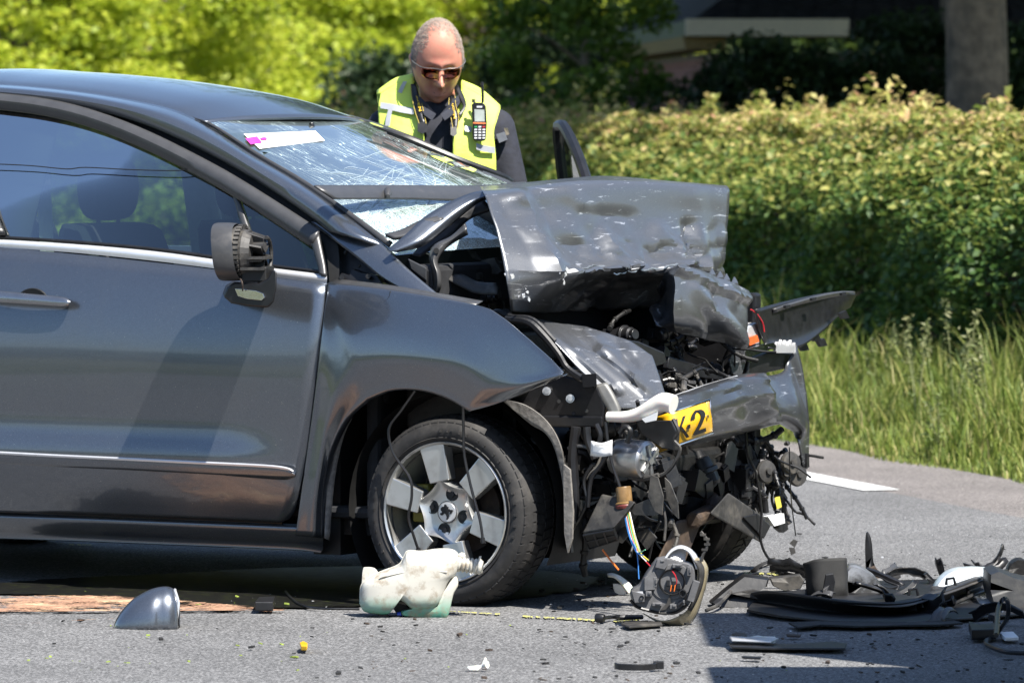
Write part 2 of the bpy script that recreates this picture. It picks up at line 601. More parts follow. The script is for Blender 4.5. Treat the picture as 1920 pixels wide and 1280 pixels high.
m_soil = plain('grassy_soil', (.075, .085, .03), .95, var=.5, scale=6, dirt=(.16, .12, .07), dirt_at=(.5, .7), dscale=2, bump=.4)
sheet('ground', [(-400, -400), (400, -400), (400, 600), (-400, 600)], m_soil, 0)
m_asph = asphalt('asphalt', (.118, .117, .117), 2.0)
m_asph2 = asphalt('warm_asphalt', (.150, .135, .127), 1.8)
sheet('road', [RP(-120, -12.2), RP(-120, -.78), RP(160, -.78), RP(160, -12.2)], m_asph, .004)
sheet('cycle_lane', [RP(-120, -.78), RP(-120, 0), RP(160, 0), RP(160, -.78)], m_asph2, .0042)
m_line = plain('road_paint', (.72, .72, .70), .6, var=.1, scale=40, dirt=(.3, .3, .29), dirt_at=(.6, .85), dscale=14)
lines = MB()
for k in range(-8, 14):
    t0 = -.43 + k * 5.5
    lines.add([RP(t0, -.86, .0085), RP(t0, -.70, .0085), RP(t0 + 2.6, -.70, .0085), RP(t0 + 2.6, -.86, .0085)], [(0, 1, 2, 3)])
tag(lines.build('lane_markings', m_line, smooth=False, fix=False), kind='structure')

# yellow spray line chalked on the road under the wreck, sand strewn over the spilled oil, the wet stain itself
m_spray = plain('yellow_spray', (.50, .48, .10), .85, var=.2, scale=60, dirt=(.17, .17, .15), dirt_at=(.42, .60), dscale=90)
sp = MB()
for a, b_, w in (((770, 1141), (938, 1149), 3.2), ((980, 1153), (1118, 1160), 4.5), ((1150, 1162), (1200, 1157), 6), ((1395, 1071), (1500, 1075), 6), ((130, 1019), (172, 1020), 3)):
    r3 = random.Random(a[0])
    n = int((b_[0] - a[0]) / 5) + 1
    for k in range(n):
        if r3.random() < .12: continue
        f0, f1 = k / n, (k + r3.uniform(.7, 1.25)) / n
        q0, q1 = [(a[0] + (b_[0] - a[0]) * f, a[1] + (b_[1] - a[1]) * f + r3.uniform(-.5, .5)) for f in (f0, f1)]
        w0, w1 = w * r3.uniform(.35, .9), w * r3.uniform(.35, .9)
        z_ = .0085 + .00002 * k
        sp.add([GW(*q0, z_), GW(*q1, z_), GW(q1[0], q1[1] + w1, z_), GW(q0[0], q0[1] + w0, z_)], [(3, 2, 1, 0)])
tag(sp.build('yellow_spray_line', m_spray, smooth=False, fix=False), kind='structure')


def strewn(name, px, mat, z):
    P = cr([GW(x, y, z) for x, y in px] + [GW(*px[0], z)], 16)[:-1]
    r2 = random.Random(5)
    P = [p + np.array([r2.uniform(-.03, .03), r2.uniform(-.02, .02), 0]) for p in P]
    mb = MB(); mb.poly(P)
    o = mb.build(name, mat, smooth=False, fix=False)
    for pl in o.data.polygons:
        if pl.normal.z < 0: pl.flip()
    return tag(o, kind='stuff')


m_sand = plain('strewn_sand', (.33, .185, .115), .95, var=.4, scale=60, dirt=(.58, .40, .24), dirt_at=(.52, .68), dscale=6, bump=.5)
nt = m_sand.node_tree
_tr = nt.nodes.new('ShaderNodeBsdfTransparent'); _mx = nt.nodes.new('ShaderNodeMixShader')
_n1 = _noise(nt, 70, 4, .7); _n2 = _noise(nt, 7, 6, .7)
_ad = nt.nodes.new('ShaderNodeMath'); _ad.operation = 'MULTIPLY_ADD'; _ad.inputs[1].default_value = .55
nt.links.new(_n1.outputs[0], _ad.inputs[0]); nt.links.new(_n2.outputs[0], _ad.inputs[2])
_rp = _ramp(nt, _ad.outputs[0], [(.70, (0, 0, 0)), (.80, (1, 1, 1))])
nt.links.new(_rp.outputs[0], _mx.inputs[0]); nt.links.new(_tr.outputs[0], _mx.inputs[1]); nt.links.new(nt.nodes['Principled BSDF'].outputs[0], _mx.inputs[2])
nt.links.new(_mx.outputs[0], nt.nodes['Material Output'].inputs[0])
strewn('spread_sand', [(-120, 1178), (-60, 1172), (80, 1167), (180, 1160), (300, 1157), (420, 1150), (490, 1146), (530, 1143), (490, 1139), (420, 1132), (300, 1122), (180, 1116), (80, 1116), (-60, 1120), (-120, 1124)], m_sand, .0135)
m_oil = plain('spilled_oil', (.006, .006, .005), .5, var=.3, coat=.0, spec=.2, dirt=(.022, .028, .006), dirt_at=(.55, .7), dscale=30)
strewn('oil_spill', [(-50, 1112), (160, 1116), (330, 1134), (500, 1138), (640, 1136), (900, 1128), (1100, 1100), (1080, 1075), (700, 1060), (300, 1075), (0, 1092)], m_oil, .0105)


# ------------------------------------------------------------------ leaves
def leaf_mat(name, stops, trans=.45, rough=.55):
    m, nt, b = _new(name)
    geo = nt.nodes.new('ShaderNodeNewGeometry')
    at = nt.nodes.new('ShaderNodeAttribute'); at.attribute_name = 'age'
    ad = nt.nodes.new('ShaderNodeMath'); ad.operation = 'MULTIPLY_ADD'; ad.inputs[1].default_value = .45
    nt.links.new(geo.outputs['Random Per Island'], ad.inputs[0]); nt.links.new(at.outputs['Fac'], ad.inputs[2])
    r = _ramp(nt, ad.outputs[0], stops)
    nt.links.new(r.outputs[0], b.inputs['Base Color']); _set(b, rough=rough, spec=.5)
    tl = nt.nodes.new('ShaderNodeBsdfTranslucent'); nt.links.new(r.outputs[0], tl.inputs[0])
    mx = nt.nodes.new('ShaderNodeMixShader'); mx.inputs[0].default_value = trans
    out = nt.nodes['Material Output']
    nt.links.new(b.outputs[0], mx.inputs[1]); nt.links.new(tl.outputs[0], mx.inputs[2]); nt.links.new(mx.outputs[0], out.inputs[0])
    return m


def leaves_mesh(name, C, size, age, up=.5, aspect=.62, fold=.25, normal=None):
    """one folded leaf (4 points, 2 triangles) at each centre C"""
    n = len(C)
    d = rng.normal(size=(n, 3)); d[:, 2] = d[:, 2] * .6 - .15
    d /= np.linalg.norm(d, axis=1)[:, None]
    nn = rng.normal(size=(n, 3)); nn[:, 2] = np.abs(nn[:, 2]) + up
    if normal is not None: nn = nn * .8 + normal
    nn -= d * (nn * d).sum(1)[:, None]; nn /= np.linalg.norm(nn, axis=1)[:, None] + 1e-9
    s = np.cross(d, nn)
    L = (size * rng.uniform(.6, 1.3, n))[:, None]
    a = C - d * L * .5; b = C + d * L * .5
    lft = C + s * L * aspect * .5 + nn * L * fold * .3 - d * L * .05
    rgt = C - s * L * aspect * .5 + nn * L * fold * .3 - d * L * .05
    V = np.stack([a, lft, b, rgt], 1).reshape(-1, 3)
    I = np.arange(n)[:, None] * 4
    F = np.concatenate([I + [0, 2, 1], I + [0, 3, 2]], 1).reshape(-1, 3)
    me = npmesh(name, V, F)
    at = me.attributes.new('age', 'FLOAT', 'POINT'); at.data.foreach_set('value', np.repeat(age, 4).astype(np.float32))
    return me


m_bark = plain('bark', (.13, .105, .08), .9, var=.4, scale=14, dirt=(.22, .20, .16), dirt_at=(.5, .7), bump=1.0)
m_core = plain('hedge_core', (.035, .03, .02), .95, var=.5, scale=20, bump=1.0)

# hedge: runs beside the road
H0, H1, HN0, HN1, HH = -4.0, 22.0, 1.15, 2.75, 1.56
hedge_o = RP(9, 1.7)
hedge = empty('hedge', hedge_o, math.atan2(ROAD_U[1], ROAD_U[0]), 'long clipped hedge with pinkish young leaves on top running beside the road', 'hedge')


def hl(t, n, z):      # hedge-local point
    return (t - 9, -(n - 1.7), z)


n_h = 220000
ht = H0 + (H1 - H0) * rng.random(n_h) ** 1.0
side = rng.random(n_h)
hn = np.where(side < .62, HN0 + np.abs(rng.normal(0, .10, n_h)), rng.uniform(HN0 + .55, HN1, n_h))
hz = np.where(side < .62, HH * rng.random(n_h) ** .8, HH - np.abs(rng.normal(0, .10, n_h)))
top = HH + .10 * np.array([noise.noise(Vector((t * 1.3, 0, 0))) for t in ht]) + .05 * np.array([noise.noise(Vector((t * 4.1, n * 4, 5))) for t, n in zip(ht, hn)])
bul = .14 * np.array([noise.noise(Vector((t * 1.1, z * 1.6, 3))) for t, z in zip(ht, hz)])
hz = np.where(side < .62, hz, hz + (top - HH))
hz = np.minimum(hz, top + rng.normal(0, .02, n_h))
rnd = np.clip((hz - (HH - .35)) / .35, 0, 1) ** 2 * .22
hn = np.where(side < .62, hn + 0 * rnd - bul * 1.4 + .08 * hz + .62 * np.clip((hz - 1.0) / .60, 0, 1.1) ** 1.5, hn)
# young shoots that stand above the clipped top
ns = 620
st_, sn_ = rng.uniform(H0, H1, ns), rng.uniform(HN0 + .75, HN1, ns)
sh_ = rng.gamma(2.0, .045, ns)
per = 14
T = np.repeat(st_, per) + rng.normal(0, .022, ns * per); N = np.repeat(sn_, per) + rng.normal(0, .022, ns * per)
Z = HH - .03 + np.repeat(sh_, per) * rng.random(ns * per) ** .7
ht, hn, hz = np.concatenate([ht, T]), np.concatenate([hn, N]), np.concatenate([hz, Z])
C = np.stack([ht - 9, -(hn - 1.7), np.maximum(hz, .02)], 1)
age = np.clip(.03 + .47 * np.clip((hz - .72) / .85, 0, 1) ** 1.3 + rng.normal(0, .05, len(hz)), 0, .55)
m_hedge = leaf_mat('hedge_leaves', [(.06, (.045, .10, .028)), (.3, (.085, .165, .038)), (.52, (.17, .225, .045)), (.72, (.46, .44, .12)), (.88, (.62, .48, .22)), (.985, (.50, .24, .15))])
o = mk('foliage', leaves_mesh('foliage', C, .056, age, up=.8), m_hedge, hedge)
tag(o, kind='stuff')
core = MB()
core.hexa([hl(H0 + .1, HN0 + .30, .05), hl(H1, HN0 + .30, .05), hl(H1, HN1 - .1, .05), hl(H0 + .1, HN1 - .1, .05), hl(H0 + .1, HN0 + .95, HH - .24), hl(H1, HN0 + .95, HH - .24), hl(H1, HN1 + .1, HH - .22), hl(H0 + .1, HN1 + .1, HH - .22)])
core.build('light_block_core', m_core, hedge, smooth=False)  # solid dark box stands for the inner branches and blocks light


# grass of the verge
def grass_mesh(name, n, tt, nn, hh, w):
    bx = RP(0, 0)
    P = EDGE_P + np.outer(tt, ROAD_U) + np.outer(nn, ROAD_N)
    ang = rng.uniform(0, 2 * math.pi, n)
    lean = np.stack([np.cos(ang), np.sin(ang)], 1) * (hh * rng.uniform(.05, .6, n))[:, None]
    wd = np.stack([-np.sin(ang + rng.normal(0, .8, n)), np.cos(ang)], 1) * (w * rng.uniform(.6, 1.4, n))[:, None]
    V = []
    for f, l, q in ((0, 0, 1), (.45, .22, .9), (.8, .62, .6), (1.0, 1.0, .06)):
        c = P + lean * l
        z = hh * f * (1 - .12 * l)
        V.append(np.concatenate([c - wd * q, z[:, None]], 1)); V.append(np.concatenate([c + wd * q, z[:, None]], 1))
    V = np.stack(V, 1).reshape(-1, 3)
    I = np.arange(n)[:, None] * 8
    F = np.concatenate([I + [0, 1, 3, 2], I + [2, 3, 5, 4], I + [4, 5, 7, 6]], 1).reshape(-1, 4)
    me = npmesh(name, V, F)
    at = me.attributes.new('age', 'FLOAT', 'POINT'); at.data.foreach_set('value', np.repeat(rng.uniform(0, .5, n), 8).astype(np.float32))
    return me


m_grass = leaf_mat('grass_blades', [(.05, (.075, .13, .022)), (.35, (.15, .215, .035)), (.62, (.25, .29, .06)), (.82, (.42, .38, .14)), (.97, (.58, .48, .26))], .4, .6)
ng = 60000
gt = rng.uniform(-5, 14, ng)
gn = rng.uniform(-.04, 1.35, ng) + .05 * np.sin(gt * 3.1)
gh = (.04 + .36 * np.clip(gn / .75, 0, 1) ** .8) * rng.uniform(.35, 1.25, ng)
tuft = np.array([noise.noise(Vector((t * 1.6, n * 2.2, 0))) for t, n in zip(gt, gn)])
gh *= np.clip(1 + 1.1 * tuft, .3, 2.0)
tag(mk('verge_grass', grass_mesh('verge_grass', ng, gt, gn, gh, .0038), m_grass), kind='stuff')
ng2 = 30000
gt2, gn2 = rng.uniform(-5, 40, ng2), rng.uniform(2.4, 12, ng2)
tag(mk('garden_grass', grass_mesh('garden_grass', ng2, gt2, gn2, rng.uniform(.03, .12, ng2), .006), m_grass), kind='stuff')
ng3 = 26000
gt3, gn3 = rng.uniform(-34, 10, ng3), -12.25 - rng.gamma(1.2, 2.2, ng3)
tag(mk('meadow_grass', grass_mesh('meadow_grass', ng3, gt3, gn3, rng.uniform(.04, .22, ng3), .008), m_grass), kind='stuff')

# single tall weeds standing in the verge
m_weed = leaf_mat('weed_leaves', [(.1, (.10, .15, .04)), (.5, (.19, .24, .08)), (.9, (.34, .34, .17))], .4)
m_stem = plain('weed_stem', (.20, .22, .09), .8)
m_petal = plain('yellow_petals', (.75, .56, .02), .6, var=.1)


def weed(px, py, h, label, flower=False, plume=True, seed=0):
    r = random.Random(seed)
    g = GW(px, py)
    e = empty('wild_plant', g, 0, label, 'weed')
    st = MB(); C, A = [], []
    tips = []
    for k in range(r.randint(3, 6)):
        a = r.uniform(0, 6.28); l = r.uniform(.05, .28) * h
        hh = h * r.uniform(.6, 1.0)
        p = [(0, 0, 0), (math.cos(a) * l * .3, math.sin(a) * l * .3, hh * .5), (math.cos(a) * l, math.sin(a) * l, hh)]
        st.tube(p, [.005, .002], 5, 4); tips.append(p[2])
        for j in range(26):
            f = r.uniform(.08, .97)
            c = np.array(p[0]) * (1 - f) + np.array(p[2]) * f
            s = .05 * (1.1 - f)
            C.append(c + np.array([r.gauss(0, s), r.gauss(0, s), r.gauss(0, .015)])); A.append(.1 + .3 * f)
        if plume:
            for j in range(34):
                f = r.uniform(.78, 1.08)
                C.append(np.array(p[2]) * f + np.array([r.gauss(0, .012), r.gauss(0, .012), 0])); A.append(.5)
    st.build('stem', m_stem, e)
    lv = mk('leaves', leaves_mesh('leaves', np.array(C), .05 if not plume else .036, np.array(A), aspect=.3), m_weed, e)
    tag(lv, kind='stuff')
    if flower:
        pt = MB()
        t = max(tips, key=lambda q: q[2])
        for ring, rad in ((0, .035), (1, .022)):
            for k in range(7):
                a = 6.28 * k / 7 + ring * .4
                c = Vector(t) + Vector((math.cos(a), math.sin(a), .3 + ring * .3)) * rad
                pt.add([Vector(t), c + Vector((-math.sin(a), math.cos(a), 0)) * .012, c + Vector((math.cos(a), math.sin(a), .2)) * .012, c - Vector((-math.sin(a), math.cos(a), 0)) * .012], [(0, 1, 2, 3)])
        pt.build('flower', m_petal, e, smooth=False, fix=False)
    return e


weed(1385, 735, .66, 'yellow flowered weed rising just behind the torn bumper panel', True, False, 1)
weed(1915, 815, .62, 'yellow flowered weed at the hedge foot beside the kerbless verge', True, False, 2)
weed(1790, 842, .68, 'tall pale weed with drooping seed plumes in the verge', seed=3)
weed(1720, 835, .62, 'weed with grey seed heads between two taller weeds', seed=4)
weed(1860, 860, .70, 'big silvery weed leaning out over the road edge', seed=6)
weed(1650, 800, .52, 'leafy grey green weed between the bent wing panel and the tall plumed weeds', plume=False, seed=11)
weed(1870, 800, .66, 'broad leafy weed close under the hedge at the picture edge', plume=False, seed=12)
weed(1600, 790, .45, 'short bushy weed right behind the tip of the wing panel', plume=False, seed=13)
weed(1760, 868, .34, 'low sprawling weed hanging over the road edge', plume=False, seed=14)
weed(1545, 740, .62, 'feathery green weed beside the raised wing panel', plume=False, seed=7)
weed(1450, 742, .66, 'light green horsetail weed in front of the dark hedge', plume=False, seed=8)


# ------------------------------------------------------------------ trees and shrubs
def limb(mb, a, b, r0, r1, r):
    a, b = np.array(a, float), np.array(b, float)
    mid = (a + b) / 2 + np.array([r.uniform(-.1, .1) for _ in range(3)]) * np.linalg.norm(b - a)
    mb.tube([a, mid, b], [r0, (r0 + r1) / 2, r1], 8, 4)


def tree(x, y, h, rad, base, label, cat, nleaf, lsize, mat, seed, trunk_r=.1, clumps=60, squash=.55, name='tree', group=None, lean=(0, 0), kind='round', loose=.22):
    r = random.Random(seed); g = np.random.default_rng(seed)
    e = empty(name, (x, y, 0), 0, label, cat, group)
    mb = MB()
    mb.tube([(0, 0, -.1), (lean[0] * .4, lean[1] * .4, base * .55 + .1), (lean[0], lean[1], base + (h - base) * .6)], [trunk_r * 1.25, trunk_r, trunk_r * .4], 10, 5)
    CC, RR = [], []
    for k in range(clumps):
        a = g.uniform(0, 2 * math.pi); f = g.uniform(0, 1)
        z = base + (h - base) * f
        if kind == 'round':
            prof = math.sqrt(max(.04, 1 - (2 * f - .85) ** 2 / 1.4))
        else:
            prof = max(.25, 1 - f * .7)
        q = rad * prof * math.sqrt(g.uniform(.25, 1))
        c = np.array([math.cos(a) * q + lean[0], math.sin(a) * q + lean[1], z])
        CC.append(c); RR.append(rad * loose * g.uniform(.7, 1.4))
        if k % 3 == 0:
            limb(mb, (lean[0] * f * .7, lean[1] * f * .7, max(base * .5, z - rad * .5)), c, trunk_r * .35, trunk_r * .06, r)
    mb.build('trunk', m_bark, e)
    CC, RR = np.array(CC), np.array(RR)
    idx = g.integers(0, clumps, nleaf)
    d = g.normal(size=(nleaf, 3)); d /= np.linalg.norm(d, axis=1)[:, None]
    rr = g.random(nleaf) ** .45
    P = CC[idx] + d * (RR[idx] * rr)[:, None] * np.array([1.25, 1.25, squash])
    P[:, 2] = np.maximum(P[:, 2], .05)
    age = np.clip(.22 * g.random(clumps)[idx] + .12 + .10 * d[:, 2] * rr, 0, .55)
    tag(mk('crown', leaves_mesh('crown', P, lsize, age, up=.8), mat, e), kind='stuff')
    return e


m_lime = leaf_mat('lime_leaves', [(.08, (.17, .24, .02)), (.35, (.34, .43, .035)), (.6, (.50, .55, .05)), (.9, (.62, .64, .09))], .5)
m_mid = leaf_mat('green_leaves', [(.08, (.03, .06, .012)), (.4, (.065, .12, .02)), (.8, (.13, .19, .035))], .45)
m_deep = leaf_mat('deep_green_leaves', [(.08, (.012, .028, .010)), (.4, (.025, .052, .016)), (.8, (.05, .085, .025))], .35)
def at(px, d):
    return (px - 960) / F_PX * d, d


G1 = 'sunlit lime green trees beyond the road'
for px, d, h, rad, base, seed, lab in ((250, 60, 3.9, 2.0, .3, 11, 'broad lime green tree behind the grey car roof'),
                                       (545, 64, 4.0, 1.5, .5, 12, 'lime green tree standing between the car roof and the officer'),
                                       (20, 57, 3.8, 1.35, .3, 13, 'lime green tree standing furthest along the row over the car roof'),
                                       (890, 68, 4.4, 1.7, .4, 14, 'lime green tree directly behind the officer'),
                                       (1040, 71, 4.6, 1.6, .3, 15, 'lime green tree partly behind the tree with sun spots in its leaf colour'),
                                       (690, 74, 4.7, 2.0, .3, 16, 'tallest lime green tree, furthest back, left of the officer head'),
                                       (420, 72, 4.6, 2.0, .3, 17, 'lime green tree filling the gap behind the broad lime tree')):
    x, y = at(px, d)
    tree(x, y, h, rad, base, lab, 'tree', 42000, .095, m_lime, seed, .11, 110, .5, name='leafy_tree', group=G1, loose=.28)
m_sunspot = leaf_mat('sunspot_leaves', [(.08, (.05, .10, .02)), (.4, (.11, .20, .03)), (.8, (.26, .36, .06))], .5)  # greens lightened, so the tree's sunlit spots lie in the leaf colour
for px, d, h, rad, base, seed, lab, mt in ((1096, 43.5, 4.6, .72, .3, 21, 'green tree with sun spots put into its leaf colour between the officer and the low house', m_sunspot),
                                           (735, 55, 2.05, 1.1, .1, 22, 'dark shaded shrub in front of the lime trees near the officer shoulder', m_deep),
                                           (1010, 54, 2.3, .9, .1, 23, 'dark round shrub seen over the officer radio', m_deep),
                                           (400, 67, 2.2, 1.6, .1, 25, 'low dark shrub under the lime trees', m_deep)):
    x, y = at(px, d)
    tree(x, y, h, rad, base, lab, 'tree' if h > 3 else 'shrub', 20000, .08, mt, seed, .05, 90, .9, loose=.26, name='leafy_tree' if h > 3 else 'dark_shrub')
# bush against the house, big trunk with a high crown, more unseen trees added to shade the house
for px, d, h, rad, seed, lab in ((1440, 42.5, 2.05, .75, 31, 'dark bush below the cream fascia of the house'), (1650, 42.5, 2.0, .85, 32, 'dark bush between the house and the thick tree trunk'), (1740, 43.5, 2.3, .7, 34, 'dark bush peeping out just before the thick tree trunk'), (1180, 57, 2.7, .9, 35, 'dark bush at the far end of the brick wall'), (1905, 42, 2.3, .6, 33, 'dark bush on the far side of the thick trunk')):
    x, y = at(px, d)
    tree(x, y, h, rad, .1, lab, 'shrub', 16000, .07, m_deep, seed, .06, 60, .8, name='dark_shrub', group='bushes in front of the house', loose=.3)
m_bark2 = plain('pale_bark', (.15, .115, .085), .95, var=.4, scale=11, dirt=(.05, .045, .038), dirt_at=(.45, .7), dscale=4, bump=1.0)


def canopy_tree(x, y, base, h, rad, tr, lab, seed, bark, n=36000):
    g = np.random.default_rng(seed); r = random.Random(seed)
    e = empty('tall_tree', (x, y, 0), 0, lab, 'tree')
    mb = MB()
    prof = []
    P = []
    for i in range(14):
        f = i / 13
        z = f * (base + 1.2)
        for k in range(18):
            a = 2 * math.pi * k / 18
            rr = tr * (1 + .5 * math.exp(-z * 3.5) - .12 * f + .06 * noise.noise(Vector((math.cos(a) * 1.3, math.sin(a) * 1.3, z * .9 + seed))))
            P.append((math.cos(a) * rr + .05 * math.sin(z), math.sin(a) * rr, z - .1))
    F = [(i * 18 + k, i * 18 + (k + 1) % 18, (i + 1) * 18 + (k + 1) % 18, (i + 1) * 18 + k) for i in range(13) for k in range(18)]
    mb.add(P, F)
    CC = []
    for k in range(70):
        a = g.uniform(0, 6.28); f = g.uniform(0, 1); q = rad * math.sqrt(max(.1, 1 - (2 * f - 1) ** 2)) * math.sqrt(g.uniform(.1, 1))
        c = np.array([math.cos(a) * q, math.sin(a) * q, base + .6 + (h - base) * f]); CC.append(c)
        if k % 4 == 0:
            limb(mb, (0, 0, base + .3), c, tr * .45, tr * .08, r)
    mb.build('trunk', bark, e)
    CC = np.array(CC); idx = g.integers(0, 70, n)
    d = g.normal(size=(n, 3)) * np.array([rad * .2, rad * .2, .42])
    P = CC[idx] + d; P[:, 2] = np.maximum(P[:, 2], base)
    tag(mk('crown', leaves_mesh('crown', P, .17, np.full(n, .2), up=1.2), m_mid, e), kind='stuff')


x, y = at(1818, 38)
canopy_tree(x, y, 3.5, 6.6, 3.6, .215, 'tall tree with a thick pale grey trunk rising behind the hedge', 41, m_bark2)
canopy_tree(4.3, 42.5, 3.4, 6.4, 5.6, .2, 'tall unseen tree added beside the house to shade it', 42, m_bark)  # this tree and the next two are added, unseen, to shade the house
canopy_tree(5.6, 50.0, 3.5, 6.4, 5.2, .2, 'tall unseen tree added behind the house gable to shade it', 43, m_bark)
canopy_tree(3.45, 44.6, 3.6, 6.2, 4.4, .13, 'slim tall tree added behind the thick trunk, its unseen crown shading the house eave', 44, m_bark)

# ------------------------------------------------------------------ the low house
m_brick = plain('red_brick', (.27, .14, .12), .9, var=.25, scale=20, dirt=(.18, .10, .09), dirt_at=(.4, .7), dscale=6)
m_mortar = plain('mortar', (.22, .19, .17), .95)
m_tile = plain('dark_roof_tile', (.03, .03, .033), .9, var=.3, scale=12, bump=.2, spec=.1)
m_cream = plain('cream_fascia', (.66, .60, .48), .55, var=.05, dirt=(.4, .38, .28), dirt_at=(.6, .9))
m_gutter = plain('ochre_gutter', (.20, .15, .06), .7, var=.15)
hx, hy = 1.55, 46.2
hdir = np.array([-.47, 7.1]); hdir = hdir / np.linalg.norm(hdir)          # the left wall runs away from us
hrt = np.array([1.0, .066]); hrt /= np.linalg.norm(hrt)
house = empty('brick_house', (hx, hy, 0), math.atan2(hrt[1], hrt[0]), 'low brick bungalow with dark tiled roof and cream fascia behind the hedge', 'house')
hd2 = Vector((hdir @ hrt, hdir @ np.array([-hrt[1], hrt[0]]), 0))


def HL(a, b, z):      # a metres along the front, b metres back along the left wall
    return Vector((a, 0, z)) + hd2 * b


w = MB()
w.hexa([HL(.08, .2, 0), HL(9, .2, 0), HL(9, 8, 0), HL(.08, 8, 0), HL(.08, .2, 2.12), HL(9, .2, 2.12), HL(9, 8, 2.12), HL(.08, 8, 2.12)])
w.build('wall', m_mortar, house, smooth=False)
brick_me = None
bm_ = MB(); bm_.box((0, 0, 0), (.205, .03, .06))
nb = 0
for row in range(8):
    z = 1.60 + row * .0625
    for k in range(34):
        b0 = .42 + k * .22 + (.11 if row % 2 else 0)
        c = HL(.08 - .004, b0, z)
        if nb >= 280: continue
        nb += 1
        if brick_me is None:
            ob = bm_.build('brick', m_brick, house, smooth=False); brick_me = ob.data
        else:
            ob = put(bpy.data.objects.new('brick', brick_me), house)
        ob.location = c; ob.rotation_euler = (0, 0, math.atan2(hd2.y, hd2.x))
lb = MB()
for row in range(18):
    for k in range(34):
        c = HL(.08 - .004, .42 + k * .22 + (.11 if row % 2 else 0), .47 + row * .0625); lb.box(c, (.205, .03, .06), Matrix.Rotation(math.atan2(hd2.y, hd2.x), 3, 'Z'))
tag(lb.build('lower_bricks', m_brick, house, smooth=False), kind='stuff')
# roof: hipped, tiles in courses
rf = MB()
ez, rz = 2.36, 4.6
rf.hexa([HL(-.12, -.12, ez), HL(9.3, -.12, ez), HL(9.3, 8.3, ez), HL(-.12, 8.3, ez), HL(3.2, 3.6, rz), HL(6, 3.6, rz), HL(6, 4.4, rz), HL(3.2, 4.4, rz)])
roof = rf.build('roof', m_tile, house, smooth=False)
ct = MB(); sl = Vector(HL(3.2, 3.6, rz) - HL(-.12, -.12, ez))
nrow, ncol = 7, 26
for i in range(nrow):
    f0, f1 = i / 22, (i + 1.12) / 22
    for k in range(ncol):
        a0, a1 = .1 + k * .16, .1 + k * .16 + .15
        q = lambda a, f, up: HL(a + (3.2 - a) * f * .28 * (1 if a < 3.2 else 0), -.12 + 3.72 * f, ez + (rz - ez) * f + up)
        ct.hexa([q(a0, f0, .012), q(a1, f0, .012), q(a1, f1, .002), q(a0, f1, .002), q(a0, f0, .04), q(a1, f0, .03), q(a1, f1, .015), q(a0, f1, .02)])
tag(ct.build('roof_tiles', m_tile, roof, smooth=False), kind='stuff')
fa = MB(); fa.hexa([HL(-.16, -.17, 2.245), HL(1.17, -.17, 2.245), HL(1.17, -.13, 2.245), HL(-.16, -.13, 2.245), HL(-.16, -.17, 2.385), HL(1.17, -.17, 2.385), HL(1.17, -.13, 2.385), HL(-.16, -.13, 2.385)])
fa.build('fascia', m_cream, house, smooth=False, bevel=.006)
fb = MB(); fb.hexa([HL(1.175, -.16, 2.25), HL(9.3, -.16, 2.25), HL(9.3, -.12, 2.25), HL(1.175, -.12, 2.25), HL(1.175, -.16, 2.37), HL(9.3, -.16, 2.37), HL(9.3, -.12, 2.37), HL(1.175, -.12, 2.37)])
fb.build('dark_fascia', m_tile, house, smooth=False)
gu = MB(); gu.hexa([HL(-.15, -.12, 2.14), HL(.2, .1, 2.14), HL(.2, 8.2, 2.14), HL(-.15, 8.2, 2.14), HL(-.18, -.12, 2.24), HL(.2, .1, 2.24), HL(.2, 8.2, 2.24), HL(-.18, 8.2, 2.24)])
gu.build('soffit', m_gutter, house, smooth=False)
g2 = MB(); g2.hexa([HL(-.165, -.12, 2.243), HL(-.125, -.12, 2.243), HL(-.125, 8.2, 2.243), HL(-.165, 8.2, 2.243), HL(-.165, -.12, 2.37), HL(-.125, -.12, 2.37), HL(-.125, 8.2, 2.37), HL(-.165, 8.2, 2.37)])
g2.build('side_fascia', plain('green_fascia', (.09, .11, .06), .8), house, smooth=False)

# ------------------------------------------------------------------ woods far off: beyond the garden, and the other side of the road behind us
m_wood = leaf_mat('wood_leaves', [(.08, (.02, .04, .012)), (.4, (.05, .085, .02)), (.85, (.11, .15, .03))], .35)


def wood(name, a0, a1, R, h, n, size, seed, cx=0, cy=18):
    g = np.random.default_rng(seed)
    k = int((a1 - a0) * R / 5)
    ca = np.linspace(a0, a1, k) + g.normal(0, .02, k); ch = h * g.uniform(.65, 1.15, k); cr_ = g.uniform(2.8, 4.6, k)
    i = g.integers(0, k, n)
    d = g.normal(size=(n, 3)); d /= np.linalg.norm(d, axis=1)[:, None]
    q = g.random(n) ** .35
    lob = 1 + .25 * np.sin(d[:, 0] * 5 + i) * np.sin(d[:, 2] * 6 + i * 2)
    rr = R + g.uniform(-3, 3, k)[i]
    P = np.stack([cx + np.sin(ca[i]) * rr, cy + np.cos(ca[i]) * rr, ch[i] * .5], 1) + d * (q * lob)[:, None] * np.stack([cr_[i], cr_[i], ch[i] * .52], 1)
    P[:, 2] = np.maximum(P[:, 2], .1)
    tag(mk(name, leaves_mesh(name, P, size, np.clip(.15 + .25 * g.random(k)[i] * q, 0, .55), up=.8), m_wood), kind='stuff')


wood('far_wood', -.5, .5, 84, 5.5, 110000, .45, 51)
wood('opposite_wood', 2.3, 5.3, 62, 5.2, 60000, .5, 52)

